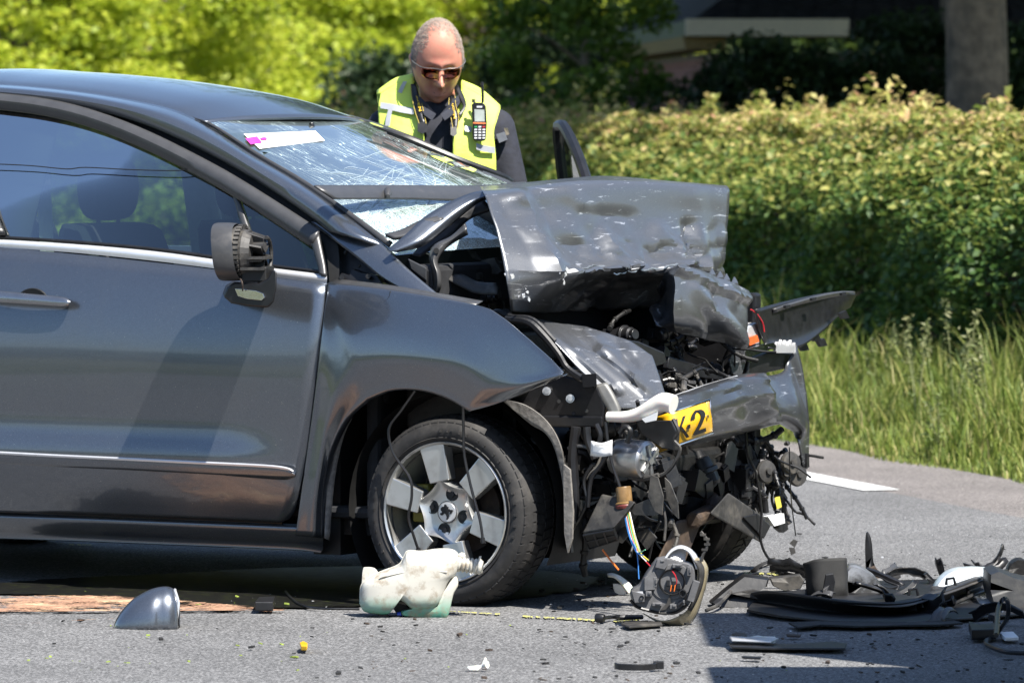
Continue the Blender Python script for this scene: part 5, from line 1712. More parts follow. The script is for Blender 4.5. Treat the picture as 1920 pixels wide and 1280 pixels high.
pb = MB(); pb.hexa([tuple(UY(x, y, v)) for v in (.10, .22) for x, y in ((1150, 830), (1168, 822), (1178, 900), (1152, 905))])
for k in range(4): pb.cyl(UY(1165 + k * 9, 820, .10), UY(1165 + k * 9, 806, .10), .007)
pb.build('pump_block', M['dusty'], pump, smooth=False, bevel=.004)
pbox = MB(); pbox.slab([UY(x, y, .16) for x, y in ((1190, 790), (1258, 788), (1268, 808), (1264, 845), (1240, 840), (1200, 812))], (0, .03, 0)); pbox.build('lamp_carrier', M['black'], car, smooth=False, bevel=.004)
ed = MB(); ed.tube([UY(x, y, .10) for x, y in ((1262, 785), (1272, 808), (1264, 825), (1275, 840), (1268, 862), (1250, 885), (1225, 895))], .006, 6, 4); ed.tube([UY(x, y, .09) for x, y in ((1235, 890), (1205, 898), (1180, 894))], .008, 6, 4)
ed.build('carrier_strap', M['dusty'], car)
du = MB()
du.hexa([tuple(UY(x, y, v)) for x, y, v in ((1092, 1000, .02), (1150, 990, -.02), (1192, 940, .02), (1128, 925, .06), (1096, 1015, .18), (1166, 1012, .14), (1204, 955, .18), (1140, 935, .2))])
duct = du.build('air_duct', M['dusty'], car, smooth=False, bevel=.006)
dl = MB()
q0, q1, q2, q3 = [UY(x, y, v) for x, y, v in ((1094, 1003, .0), (1150, 993, -.03), (1158, 1012, .03), (1105, 1028, .06))]
dl.slab([q0, q1, q2, q3], (0, .01, .004)); dl.build('duct_mouth', M['ink'], duct, smooth=False)
dg = MB()
for f in (.33, .66): dg.tube([q0 * (1 - f) + q1 * f, q3 * (1 - f) + q2 * f], .003, 5, 1)
dg.tube([(q0 + q3) / 2, (q1 + q2) / 2], .003, 5, 1); dg.tube([q0, q1, q2, q3, q0], .0035, 5, 1)
dg.build('duct_grid', M['black'], duct)
cn = MB(); cn.lathe(UY(1172, 945, .04), (-.12, 0, 1), [(-.006, .0), (-.006, .028), (.004, .030), (.008, .024), (.05, .024), (.055, .022), (.055, 0)], 20); conn = cn.build('wire_connector', plain('amber_connector', (.22, .13, .05), .35, var=.4), car)
cn2 = MB(); cn2.lathe(UY(1172, 945, .04), (-.12, 0, 1), [(-.012, .0), (-.012, .029), (-.004, .031), (.001, .029)], 20); cn2.build('connector_ring', plain('rust_red_ring', (.16, .03, .025), .5), conn)
mb_ = []
mb_.append(([UY(x, y, .02) for x, y in ((1220, 890), (1233, 895), (1243, 930), (1241, 965), (1228, 958), (1215, 930))], (0, .006, 0)))
mb_.append(([UY(x, y, .06) for x, y in ((1246, 895), (1256, 905), (1270, 940), (1272, 972), (1262, 962), (1250, 935))], (0, .006, 0)))
mb_.append(([UY(x, y, .03) for x, y in ((1180, 950), (1215, 935), (1240, 962), (1225, 966), (1190, 965))], (0, .006, 0)))
mb_.append(([UY(x, y, .05) for x, y in ((1150, 998), (1172, 985), (1180, 1000), (1166, 1018), (1152, 1012))], (0, .006, 0)))
mb_.append(([UY(x, y, .16) for x, y in ((1190, 1000), (1215, 990), (1230, 1008), (1212, 1030))], (0, .01, 0)))
bits('bent_bracket', M['dusty'], car, *mb_)
# horns and the yellow plug at the far corner
for x, y in ((1432, 884), (1478, 868), (1490, 890)):
    hn_ = MB(); hn_.lathe(UX(x, y, .36), (1, -.5, .1), [(0, 0), (0, .036), (.012, .040), (.022, .036), (.026, .012), (.034, .010), (.034, 0)], 20)
    hn_.build('horn', M['dusty'], car)
yp = MB(); yp.hexa([tuple(UX(x, y, v)) for v in (.40, .37) for x, y in ((1452, 932), (1462, 930), (1466, 950), (1457, 954))]); yp.build('yellow_plug', M['yellow_wire'], car, smooth=False)
ow = MB(); ow.slab([UX(x, y, .40) for x, y in ((1440, 968), (1470, 962), (1472, 980), (1452, 986))], (-.02, 0, 0)); ow.build('torn_label', M['paper'], car, smooth=False)
gc = MB(); gc.slab([UX(x, y, .38) for x, y in ((1456, 978), (1476, 975), (1478, 992), (1470, 998), (1460, 990))], (-.02, 0, 0)); gc.build('grey_clip', M['dark'], car, smooth=False)

# hanging cables
cab = MB(); cab.tube([UX(x, y, .45) for x, y in ((1398, 808), (1402, 850), (1418, 890), (1428, 960), (1426, 1010), (1440, 1045))] + [UX(1470, 1073, .5)], .0045, 6, 5); cab.build('cable', M['black'], car)
cab = MB(); cab.tube([UX(x, y, .42) for x, y in ((1480, 838), (1481, 880), (1484, 940), (1492, 1004))], .0022, 6, 5); thin = cab.build('thin_wire', M['black'], car)
cab = MB(); cab.hexa([tuple(UX(x, y, v)) for v in (.43, .40) for x, y in ((1480, 1018), (1488, 1010), (1496, 1014), (1490, 1026))]); cab.hexa([tuple(UX(x, y, v)) for v in (.43, .40) for x, y in ((1479, 1026), (1490, 1026), (1492, 1036), (1483, 1040))]); cab.build('plug', M['dusty'], thin, smooth=False)
for pts, r_ in (([(778, 733, .0), (752, 770, -.02), (729, 805, -.03), (738, 850, -.03), (768, 895, -.03), (772, 930, -.03), (766, 970, -.03), (776, 1005, -.02), (786, 1035, .0)], .0045), ([(868, 755, -.03), (869, 800, -.03), (871, 855, -.03), (885, 920, -.03), (900, 975, -.03), (906, 1018, -.03)], .0045)):
    c = MB(); c.tube([UY(*q) for q in pts], r_, 7, 5)
    c.cyl(UY(*pts[-1]), UY(*pts[-2]) * .25 + UY(*pts[-1]) * .75, r_ * 1.7)
    c.build('brake_cable', M['black'], car)
for pts, r_, mt_ in (([(1135, 790), (1140, 830), (1148, 870), (1160, 905), (1168, 930)], .005, 'black'), ([(1112, 870), (1095, 900), (1100, 940), (1085, 975), (1070, 1000), (1072, 1035)], .006, 'black'), ([(1150, 830), (1128, 870), (1108, 900), (1102, 950)], .007, 'dark'), ([(1065, 840), (1090, 836), (1110, 842)], .006, 'trim'),
                     ([(1162, 812), (1172, 800), (1182, 808), (1176, 830)], .009, 'black'), ([(1080, 800), (1074, 860), (1078, 930), (1074, 980)], .016, 'dark'), ([(1100, 800), (1104, 830), (1116, 860)], .012, 'black'), ([(1130, 1030), (1145, 1050), (1160, 1068)], .003, 'orange_wire'), ([(1118, 795), (1126, 815), (1122, 836)], .008, 'black')):
    c = MB(); c.tube([UY(x, y, .05) for x, y in pts], r_, 7, 5); c.build('hose', M[mt_], car)
# loom of coloured wires down to the lamp on the road
for dx, m_, en_ in ((-4, 'blue_wire', (1206, 1040)), (-1, 'white_wire', (1212, 1052)), (2, 'green_wire', (1210, 1030)), (5, 'yellow_wire', (1216, 1050)), (0, 'red_wire', (1222, 1064)), (7, 'white_wire', (1190, 1000)), (-3, 'blue_wire', (1198, 1085))):
    c = MB(); c.tube([UY(1173 + dx * .6, 945, .03), UY(1176 + dx, 970, .02), UY(1184 + dx, 1005, .0), UY(1196 + dx * .7, 1034, -.03)] + [UY(en_[0], en_[1], -.06)], .0018, 5, 5); c.build('wire', M[m_], car)

lb_ = MB(); lb_.slab([UX(x, y, .40) for x, y in ((1158, 634), (1200, 640), (1246, 660), (1252, 680), (1226, 688), (1196, 668), (1168, 652))], (-.03, 0, 0)); lb_.build('lamp_bar', M['black'], car, bevel=.005)
lb_ = MB(); lb_.slab([UX(x, y, .38) for x, y in ((1218, 690), (1240, 694), (1246, 716), (1236, 742), (1222, 736))], (-.05, 0, 0)); lb_.build('bumper_mount', M['dark'], car, bevel=.006)
lb_ = MB(); lb_.slab([UX(x, y, .33) for x, y in ((1255, 668), (1330, 690), (1378, 708), (1372, 716), (1300, 706), (1252, 690))], (-.02, 0, 0)); lb_.build('grille_bar', M['black'], car, bevel=.003)
ch_ = MB()
for k in range(9): ch_.tube([UX(1262 + k * 12, 700 - k * .5, .30), UX(1264 + k * 12, 730 - k * 2, .34)], .003, 5, 1)
ch_.build('grille_mesh', M['black'], car)
# ---- small wreckage crammed between the big pieces
r7 = random.Random(21)


def clutter(name, n, box, pl, val, mats, s0_, s1_, tub=.4):
    for m_ in mats:
        c = MB()
        for k in range(n):
            x, y = r7.uniform(box[0], box[2]), r7.uniform(box[1], box[3])
            p = Vector(pl(x, y, val + r7.uniform(-.06, .08)))
            k_ = r7.random()
            ax_ = Vector((r7.uniform(-1, 1), r7.uniform(-1, 1), r7.uniform(-1, 1))).normalized()
            s = r7.uniform(s0_, s1_)
            if k_ < tub + .15:
                q = [p]
                d = Vector((r7.uniform(-1, 1), r7.uniform(-1, 1), r7.uniform(-1, .3)))
                for i in range(4):
                    d += Vector((r7.uniform(-.6, .6), r7.uniform(-.6, .6), r7.uniform(-.8, .6)))
                    q.append(q[-1] + d.normalized() * r7.uniform(.02, .06))
                rr_ = r7.choice((.003, .004, .005, .007, .011))
                c.tube(q, rr_, 7, 4)
                if rr_ > .006:
                    for i in range(len(q) - 1):
                        c.cyl(q[i] - (q[i + 1] - q[i]).normalized() * .005, q[i] + (q[i + 1] - q[i]).normalized() * .005, rr_ * 1.35, n=9)
            elif k_ < tub + .40:
                R = Matrix.Rotation(r7.uniform(0, 6), 3, ax_)
                c.lathe(p, R @ Vector((0, 0, 1)), [(-s * .4, 0), (-s * .4, s * .28), (-s * .32, s * .33), (-s * .1, s * .33), (-s * .08, s * .38), (s * .02, s * .38), (s * .04, s * .30), (s * .3, s * .28), (s * .34, s * .2), (s * .5, s * .18), (s * .5, 0)], 12)
            else:
                R = Matrix.Rotation(r7.uniform(-.5, .5), 3, ax_) @ Matrix.Rotation(.4 * r7.randint(-1, 1), 3, 'X')
                a_, b_, d_ = s * r7.uniform(.6, 1.2), s * r7.uniform(.3, .6), s * r7.uniform(.3, .8)
                c.box(p, (a_, b_, d_), R)
                c.box(p + R @ Vector((a_ * .3, 0, d_ * .5)), (a_ * .25, b_ * .7, d_ * .3), R)
                c.box(p + R @ Vector((-a_ * .25, -b_ * .5, 0)), (a_ * .2, b_ * .3, d_ * .8), R)
        tag(c.build(name, M[m_], car, sharp=30, bevel=.0015), kind='stuff')


clutter('bay_wreckage', 30, (1130, 605, 1390, 735), UX, .24, ('black', 'grime', 'dark'), .03, .10)
clutter('bay_pieces', 9, (1255, 690, 1330, 738), UX, .35, ('dusty', 'black'), .015, .05, .3)
clutter('lamp_wreckage', 18, (1075, 800, 1260, 990), UY, .20, ('black', 'grime', 'dark', 'dusty'), .04, .13)
clutter('corner_wreckage', 12, (1400, 812, 1478, 940), UX, .28, ('black', 'grime', 'dusty'), .02, .07, .6)
clutter('low_wreckage', 15, (1262, 838, 1400, 925), UX, .24, ('grime', 'black', 'dark'), .06, .17, .25)
clutter('gap_wreckage', 10, (835, 520, 930, 575), UY, .45, ('grime', 'black'), .02, .07)
# dark lower body that closes the view under the bonnet
lo = MB(); lo.box((.03, .95, .34), (.5, 1.05, .26), Matrix.Rotation(.1, 3, 'Y')); lo.box((-.35, .9, .28), (.5, 1.3, .12)); lo.build('gearbox', M['grime'], car, smooth=False, bevel=.02)
# ------------------------------------------------------------------ wheels
def make_wheel(name='front_wheel'):
    """outer face at y = 0, axle along +y (into the car)"""
    w = bpy.data.objects.new(name, None); w.empty_display_size = .1; put(w, car)
    R, r = .302, .222
    t = MB()
    prof = [(.030, .205), (.012, .219), (.004, .226), (.0, .238), (-.004, .252), (-.002, .266), (.006, .278), (.016, .288), (.028, .296), (.045, .300), (.10, .302), (.16, .300), (.185, .294), (.20, .284), (.208, .268), (.210, .25), (.205, .226), (.19, .205)]
    t.lathe((0, 0, 0), (0, 1, 0), prof, 72, u=(1, 0, 0))
    for i, v in enumerate(t.V):
        if v[2] < -.2975: t.V[i] = (v[0], v[1] - .004, -.2975)
    t.build('tyre', M['rubber'], w)
    tr = MB(); n = 60
    for i in range(n):
        for lane, (y0, y1, h, da) in enumerate(((.008, .048, .0075, .35), (.056, .100, .006, -.2), (.108, .152, .006, .2), (.160, .200, .007, -.35))):
            a0 = 2 * math.pi * (i + .25 * lane) / n
            a1 = a0 + 2 * math.pi / n * .74
            P = []
            for rad in (0, h):
                for (y, a) in ((y0, a0), (y1, a0 + da * .12), (y1, a1 + da * .12), (y0, a1)):
                    base = float(np.interp(y, [.006, .016, .028, .045, .10, .16, .185, .2, .208], [.278, .288, .296, .300, .302, .300, .294, .284, .268]))
                    rr = base - .003 + rad
                    P.append((math.cos(a) * rr, y, max(-.2983, math.sin(a) * rr)))
            tr.hexa(P)
    tag(tr.build('tread', M['rubber'], w, smooth=False), kind='stuff')
    # raised ribs and lettering-like bars of the side wall
    sw = MB()
    for i in range(46):
        a = 2 * math.pi * i / 46 + .02 * math.sin(i * 3)
        if 12 < i % 23 < 21: continue
        c0, s0 = math.cos(a), math.sin(a); ta = Vector((-s0, 0, c0))
        p0 = Vector((c0 * .252, -.0045, s0 * .252)); p1 = Vector((c0 * .262, -.0035, s0 * .262))
        d = ta * .0035
        sw.hexa([p0 - d, p1 - d, p1 + d, p0 + d, p0 - d + Vector((0, -.003, 0)), p1 - d + Vector((0, -.003, 0)), p1 + d + Vector((0, -.003, 0)), p0 + d + Vector((0, -.003, 0))])
    sw.lathe((0, 0, 0), (0, 1, 0), [(-.001, .2335), (-.004, .2345), (-.001, .2365)], 72)
    sw.build('sidewall_marks', M['rubber'], w, smooth=False)
    # rim: outer lip and barrel
    b = MB()
    b.lathe((0, 0, 0), (0, 1, 0), [(.012, .219), (.002, .2225), (-.001, .219), (.003, .2135), (.014, .2105), (.035, .207), (.06, .198), (.10, .185), (.17, .182)], 72)
    rim = b.build('rim', M['alloy'], w)
    # six flat spokes and the hub
    sp_ = MB()
    ph = math.radians(90 + 13.5)
    for k in range(6):
        a = ph - k * math.radians(60)
        c, s = math.cos(a), math.sin(a)

        def Q(rad, lat, y): return (c * rad - s * lat, y, s * rad + c * lat)
        o0, o1 = .044, .036
        sp_.hexa([Q(.098, -o1, .052), Q(.212, -o0 - .004, .05), Q(.212, o0 + .004, .05), Q(.098, o1, .052), Q(.098, -o1, .009), Q(.2145, -o0, .004), Q(.2145, o0, .004), Q(.098, o1, .009)])
    spo = sp_.build('spokes', M['alloy'], rim, smooth=False, bevel=.003)
    hb = MB()
    n = 72; P, F = [], []
    radii = [(.030, .030), (.034, .025), (.060, .026), (.086, .020), (.104, .0105), (.109, .016), (.111, .055)]
    for i in range(n):
        a = 2 * math.pi * i / n
        # between spokes the hub is scalloped
        kk = abs(((a - ph) % math.radians(60)) - math.radians(30)) / math.radians(30)
        for j, (rad, y) in enumerate(radii):
            f = 1 - (.20 * (1 - kk ** 2)) * (0, 0, .25, .6, 1, 1, 1)[j]
            P.append((math.cos(a) * rad * f, y, math.sin(a) * rad * f))
    m = len(radii)
    F = [(i * m + j, ((i + 1) % n) * m + j, ((i + 1) % n) * m + j + 1, i * m + j + 1) for i in range(n) for j in range(m - 1)]
    hb.add(P, F)
    hb.build('hub', M['alloy'], rim)
    for k in range(4):
        a = math.radians(76) - k * math.pi / 2
        c, s = math.cos(a) * .058, math.sin(a) * .058
        q = MB(); q.lathe((c, .0, s), (0, 1, 0), [(.030, .0225), (.0225, .0215), (.0225, .0195), (.034, .019), (.05, .018)], 20)
        q.add([(c +   .0190 * math.cos(t), .0242, s + .0190 * math.sin(t)) for t in np.linspace(0, 2 * math.pi, 20, endpoint=False)], [list(range(20))])
        q.build('bolt_hole', M['ink'], rim)
        q = MB(); q.cyl((c, .030, s), (c, .0205, s), .0105, .0098, 6); q.build('wheel_bolt', M['dark'], rim, smooth=False)
    cp_ = MB(); cp_.lathe((0, 0, 0), (0, 1, 0), [(.026, .033), (.019, .0325), (.0165, .030), (.016, .0)], 32)
    cap = cp_.build('hub_cap', M['satin'], rim)
    rg = MB(); rg.lathe((0, 0, 0), (0, 1, 0), [(.0185, .0335), (.0165, .0345), (.0185, .0352)], 32); rg.build('cap_ring', M['ink'], rim)
    # rampant animal emblem
    lion = [(-.30, .95), (-.12, .98), (.02, .80), (.20, .62), (.30, .66), (.18, .42), (.40, .40), (.55, .30), (.82, .32), (.92, .18), (.72, .0), (.60, -.22), (.42, -.20), (.52, .02), (.28, .10), (.30, -.30), (.22, -.62), (.16, -.90), (-.06, -.92), (.04, -.62), (-.08, -.30),
            (-.30, -.12), (-.48, -.28), (-.62, -.42), (-.86, -.36), (-.92, -.14), (-.70, -.10), (-.62, .06), (-.78, .18), (-.82, .44), (-.62, .66), (-.36, .68)]
    e = MB(); e.slab([(x * .0255, .0155, z * .0255) for x, z in lion], (0, -.0035, 0)); e.build('emblem', M['dark'], rim, smooth=False, bevel=.0006)
    # brake disc and caliper behind
    d = MB(); d.lathe((0, 0, 0), (0, 1, 0), [(.115, .07), (.115, .135), (.13, .135)], 48); d.build('brake_disc', M['rust'], w)
    k_ = MB(); k_.box((-.13, .10, .02), (.06, .05, .12)); k_.build('brake_caliper', plain('ochre_caliper', (.30, .24, .04), .6), w, smooth=False, bevel=.008)
    bk = MB(); bk.lathe((0, 0, 0), (0, 1, 0), [(.165, .0), (.165, .18)], 40); bk.build('backplate', M['ink'], w)
    return w


def copy_tree(o, parent):
    c = o.copy(); COL.objects.link(c); c.parent = parent
    for ch_ in list(o.children): copy_tree(ch_, c)
    return c


wheel = make_wheel()
wheel.location = (0, 0, .2985)
for loc, rz in (((-2.727, .0, .2985), 0), ((-2.727, CW, .2985), math.pi)):
    q = copy_tree(wheel, car); q.name = 'rear_wheel'; q.location = loc; q.rotation_euler = (0, 0, rz)
q = copy_tree(wheel, car); q.name = 'far_front_wheel'; q.location = (.03, CW - .14, .2985); q.rotation_euler = (math.radians(-5), math.radians(20), math.pi - math.radians(4))
# dark wheel house
wh = MB()
ang = np.linspace(math.radians(-25), math.radians(212), 30)
G = [[(.375 * math.cos(a) + .0, y, .30 + .375 * math.sin(a)) for a in ang] for y in (.045, .25, .5)]
wh.grid(G)
wh.add([(0 + .376 * math.cos(a), .5, .30 + .376 * math.sin(a)) for a in ang], [list(range(30))])
wh.build('wheel_arch_liner', M['ink'], car)
ib = MB(); ib.box((-.50, .36, .44), (.10, .48, .60)); ib.box((-.10, .58, .45), (.70, .08, .55)); ib.box((-.10, .25, .70), (.70, .5, .04)); ib.build('inner_arch', M['ink'], car, smooth=False)
wl_ = MB(); wl_.grid(loft([[UY(x, y, .02) for x, y in ((650, 772), (634, 805), (622, 850), (614, 900), (609, 960), (607, 1008))], [UY(x, y, .035) for x, y in ((662, 778), (646, 812), (634, 856), (626, 905), (620, 962), (616, 1012))]], 4, 2))
wl_.build('liner_edge', M['liner'], car, solid=.008)
# rear arches, closed in
for y0, y1 in ((.06, .5), (CW - .06, CW - .5)):
    q = MB(); q.grid([[(-2.727 + .39 * math.cos(a), y, .30 + .39 * math.sin(a)) for a in np.linspace(-.3, math.pi + .3, 20)] for y in (y0, y1)])
    q.build('rear_arch_liner', M['ink'], car)
# ------------------------------------------------------------------ pieces lying on the road
def pillow(mb, outline, depth, layers, per=3, corners=()):
    """outline: pixels on a plane facing us at the given distance; layers: (offset towards +y, scale) make a rounded solid"""
    P = cr([WD(x, y, depth) for x, y in outline] + [WD(*outline[0], depth)], per, corners)[:-1]
    c = P.mean(0); n = len(P)
    V, F = [], []
    for k, (o, s) in enumerate(layers):
        for p in P:
            q = c + (p - c) * s; V.append((q[0], q[1] + o, q[2]))
    for k in range(len(layers) - 1):
        for i in range(n):
            F.append((k * n + i, k * n + (i + 1) % n, (k + 1) * n + (i + 1) % n, (k + 1) * n + i))
    from mathutils.geometry import tessellate_polygon
    F += [list(t) for t in tessellate_polygon([[Vector(v) for v in V[:n]]])]
    F += [[i + (len(layers) - 1) * n for i in t] for t in tessellate_polygon([[Vector(v) for v in V[-n:]]])]
    return mb.add(V, F)


def thing(name, label, cat, px, py, group=None):
    g = GW(px, py)
    return empty(name, g, 0, label, cat, group), g


def rel(mb, g):
    mb.V = [(v[0] - g[0], v[1] - g[1], v[2] - g[2]) for v in mb.V]
    return mb


# mirror cap
e, g = thing('mirror_cap', 'grey painted mirror cap lying on the road beside the spread sand', 'mirror cap', 275, 1178)
rows = []
for s, h, w in ((0, .006, .012), (.04, .026, .035), (.12, .05, .055), (.28, .083, .072), (.45, .104, .08), (.62, .118, .083), (.78, .1235, .083), (.88, .121, .08), (.95, .111, .074), (.985, .098, .068), (.998, .075, .06)):
    rows.append([(-.096 + .190 * s + .012 * (1 - math.cos(a)) * 0, -w * math.cos(a), h * math.sin(a) ** .8 if math.sin(a) > 1e-6 else 0) for a in np.linspace(0, math.pi, 15)])
G = loft(rows, 2, 3)
G[..., 1] *= 1.0
# crease
k = np.clip((G[..., 0] - .022) / .02, 0, 1); G[..., 1] *= 1 - .10 * k
sh = gridmesh('shell', G, M['paint'], e, solid=.004, sharp=80)
q = MB(); q.tube([(x, y, .003) for x, y in ((-.096, 0), (-.06, -.06), (.0, -.081), (.06, -.072), (.093, -.055), (.094, .05), (.06, .075), (0, .08), (-.06, .06), (-.096, 0))], .003, 6, 3); q.build('rim', M['black'], e)
q = MB(); q.tube([(.093, -.045, .03), (.098, -.04, .08), (.088, -.02, .112), (.085, .0, .118)], .004, 6, 4); q.build('clip_edge', M['satin'], e)

# washer bottle
e, g = thing('washer_bottle', 'dirty white plastic fluid bottle standing on the road against the front tyre', 'bottle', 765, 1158)
m, nt, b = _new('bottle_plastic')
_set(b, rough=.42, sss=.04, spec=.4, trans=.22)
b.inputs['Subsurface Radius'].default_value = (.02, .018, .014)
tc = nt.nodes.new('ShaderNodeTexCoord'); sz = nt.nodes.new('ShaderNodeSeparateXYZ'); nt.links.new(tc.outputs['Object'], sz.inputs[0])
mr = nt.nodes.new('ShaderNodeMapRange'); mr.inputs['From Min'].default_value = .075; mr.inputs['From Max'].default_value = .015; nt.links.new(sz.outputs[2], mr.inputs[0])
dn_ = _noise(nt, 22, 6, .7); dr_ = _ramp(nt, dn_.outputs[0], [(.5, (0, 0, 0)), (.66, (.8, .8, .8))])
c1 = _mixc(nt, mr.outputs[0], (.66, .64, .57), (.12, .42, .30))
nt.links.new(_mixc(nt, dr_.outputs[0], c1, (.34, .27, .19)), b.inputs['Base Color'])
m_bot = m
dpt = g[1]
q = MB()
pillow(q, [(674, 1132), (677, 1098), (690, 1085), (712, 1073), (747, 1059), (757, 1044), (765, 1033), (790, 1034), (822, 1030), (850, 1032), (861, 1046), (858, 1070), (846, 1085), (838, 1100), (830, 1122), (818, 1137), (795, 1142), (773, 1141), (758, 1128), (742, 1122), (736, 1138), (728, 1150), (705, 1151), (682, 1145)], dpt,
       [(-.055, .0), (-.055, .55), (-.050, .80), (-.035, .94), (-.015, .99), (.02, 1.0), (.045, .97), (.06, .88), (.066, .6), (.066, 0)], 6)
rel(q, g).build('body', m_bot, e, sharp=70)
q = MB(); q.tube([WD(x, y, dpt + .004) for x, y in ((675, 1131), (677, 1098), (690, 1084), (712, 1072), (747, 1058), (757, 1043), (765, 1032), (790, 1033), (822, 1029), (850, 1031), (861, 1046), (858, 1070))], .0022, 6, 5); q.tube([WD(x, y, dpt - .052) for x, y in ((712, 1082), (760, 1072), (800, 1070), (838, 1072))], .0025, 6, 4); rel(q, g).build('mould_seam', m_bot, e)
q = MB(); pillow(q, [(838, 1100), (846, 1086), (856, 1080), (859, 1096), (850, 1114), (842, 1148), (834, 1159), (815, 1158), (780, 1156), (757, 1153), (756, 1144), (800, 1145), (822, 1143)], dpt - .01, [(-.02, .4), (-.02, .93), (-.012, 1), (.03, 1), (.04, .9), (.04, .4)], 3)
rel(q, g).build('lower_chamber', m_bot, e, sharp=70)
q = MB(); pillow(q, [(678, 1094), (680, 1067), (686, 1063), (700, 1064), (707, 1070), (708, 1080)], dpt + .02, [(-.015, .5), (-.015, .95), (-.01, 1), (.012, 1), (.016, .5)], 3); rel(q, g).build('filler_tab', m_bot, e)
q = MB(); pr_ = [(0, .021)]
for k in range(6): pr_ += [(.012 + k * .0125, .0225), (.016 + k * .0125, .0245), (.020 + k * .0125, .0225), (.023 + k * .0125, .0185)]
pr_ += [(.088, .019), (.088, .012)]
q.lathe(WD(852, 1056, dpt), (1, -.1, -.12), pr_, 20)
q.slab([WD(x, y, dpt - .01) for x, y in ((894, 1054), (899, 1042), (903, 1042), (901, 1050), (904, 1062), (897, 1064))], (0, .004, 0))
rel(q, g).build('bellows_neck', m_bot, e)
q = MB(); c_ = WD(867, 1042, dpt); q.lathe(c_ + np.array([-.014, 0, 0]), (1, 0, 0), [(0, 0), (.003, .008), (.010, .012), (.018, .011), (.024, .006), (.026, 0)], 14); rel(q, g).build('spigot', m_bot, e)
q = MB(); q.cyl(WD(783, 1145, dpt), WD(803, 1141, dpt), .008, n=12); q.cyl(WD(745, 1152, dpt - .01), WD(752, 1150, dpt - .01), .008, n=12); rel(q, g).build('blue_pump', plain('blue_plastic', (.02, .06, .45), .4), e)
q = MB(); q.box(WD(718, 1155, dpt), (.03, .03, .02)); rel(q, g).build('foot', M['black'], e, smooth=False, bevel=.004)
q = MB(); q.box(WD(746, 1158, dpt - .01), (.018, .02, .02)); rel(q, g).build('foot', M['black'], e, smooth=False, bevel=.004)
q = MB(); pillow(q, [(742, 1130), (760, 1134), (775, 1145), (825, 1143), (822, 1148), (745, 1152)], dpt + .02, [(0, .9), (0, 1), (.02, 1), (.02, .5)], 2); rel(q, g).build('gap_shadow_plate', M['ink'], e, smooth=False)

# headlamp hanging from its wires, seen from the back
e, g = thing('headlamp', 'broken headlamp lying on the road, its open back and wires towards us', 'headlamp', 1255, 1176)
dpt = g[1]
m_hl = plain('lamp_back_plastic', (.11, .11, .115), .45, var=.25, dirt=(.22, .20, .17), dirt_at=(.55, .85), bump=.3)
q = MB(); pillow(q, [(1232, 1048), (1250, 1045), (1275, 1052), (1298, 1060), (1303, 1085), (1298, 1115), (1290, 1135), (1268, 1150), (1240, 1150), (1205, 1141), (1187, 1128), (1184, 1106), (1200, 1096), (1212, 1075)], dpt, [(-.02, .86), (-.02, .97), (-.012, 1), (.05, 1.02), (.06, .9), (.06, .4)], 3)
rel(q, g); hb2 = q.build('housing', m_hl, e, sharp=45)
rim_o = WD(1260, 1090, dpt - .022)
q = MB(); q.lathe(rim_o, (0, 1, 0), [(.004, .0385), (-.010, .0400), (-.013, .038), (-.010, .0355), (.006, .033), (.012, .0)], 32); rel(q, g).build('lamp_opening', M['black'], e)
q = MB(); q.lathe(rim_o, (0, 1, 0), [(-.0005, .0), (.000, .0345)], 32); rel(q, g).build('opening_bowl', plain('bowl_grey', (.05, .05, .05), .25, .3), e)
q = MB()
for x, y in ((1253, 1092), (1264, 1094), (1272, 1098)): q.box(WD(x, y, dpt - .027), (.010, .012, .016))
q.box(WD(1262, 1101, dpt - .026), (.045, .010, .012)); rel(q, g).build('bulb_holder', M['dark'], e, smooth=False)
q = MB()
for x in (1257, 1264): q.tube([WD(x + 2, 1096, dpt - .034), WD(x, 1108, dpt - .034)], .0016, 5, 1)
rel(q, g).build('copper_pin', M['orange_wire'], e)
q = MB(); q.tube([WD(1259, 1068, dpt - .03), WD(1266, 1078, dpt - .036), WD(1269, 1090, dpt - .034), WD(1266, 1098, dpt - .03)], .0017, 5, 4); rel(q, g).build('red_lead', M['red_wire'], e)
# boxes and ribs on the back
q = MB()
for o_, dd in (([(1232, 1048), (1250, 1046), (1252, 1058), (1246, 1066), (1228, 1062)], .02), ([(1208, 1082), (1226, 1070), (1232, 1082), (1228, 1104), (1208, 1106)], .018), ([(1184, 1106), (1208, 1112), (1208, 1126), (1190, 1128)], .03), ([(1300, 1086), (1312, 1090), (1300, 1128), (1288, 1124)], .02)):
    q = MB(); pillow(q, o_, dpt - .02, [(-dd, .85), (-dd, .96), (-dd + .003, 1), (.01, 1)], 2, tuple(range(len(o_)))); rel(q, g).build('back_box', m_hl, e, smooth=False)
q = MB(); q.lathe(WD(1203, 1120, dpt - .05), (0, 1, 0), [(0, .004), (-.004, .007), (.012, .007)], 14); rel(q, g).build('level_screw', M['black'], e)
q = MB(); q.slab([WD(x, y, dpt - .035) for x, y in ((1193, 1109), (1205, 1108), (1207, 1116), (1194, 1116))], (0, .01, 0)); rel(q, g).build('pale_clip', M['satin'], e, smooth=False)
q = MB(); q.slab([WD(x, y, dpt - .03) for x, y in ((1256, 1112), (1258, 1130), (1248, 1142), (1238, 1144), (1250, 1130))], (0, .012, 0)); rel(q, g).build('back_rib', M['dusty'], e, smooth=False)
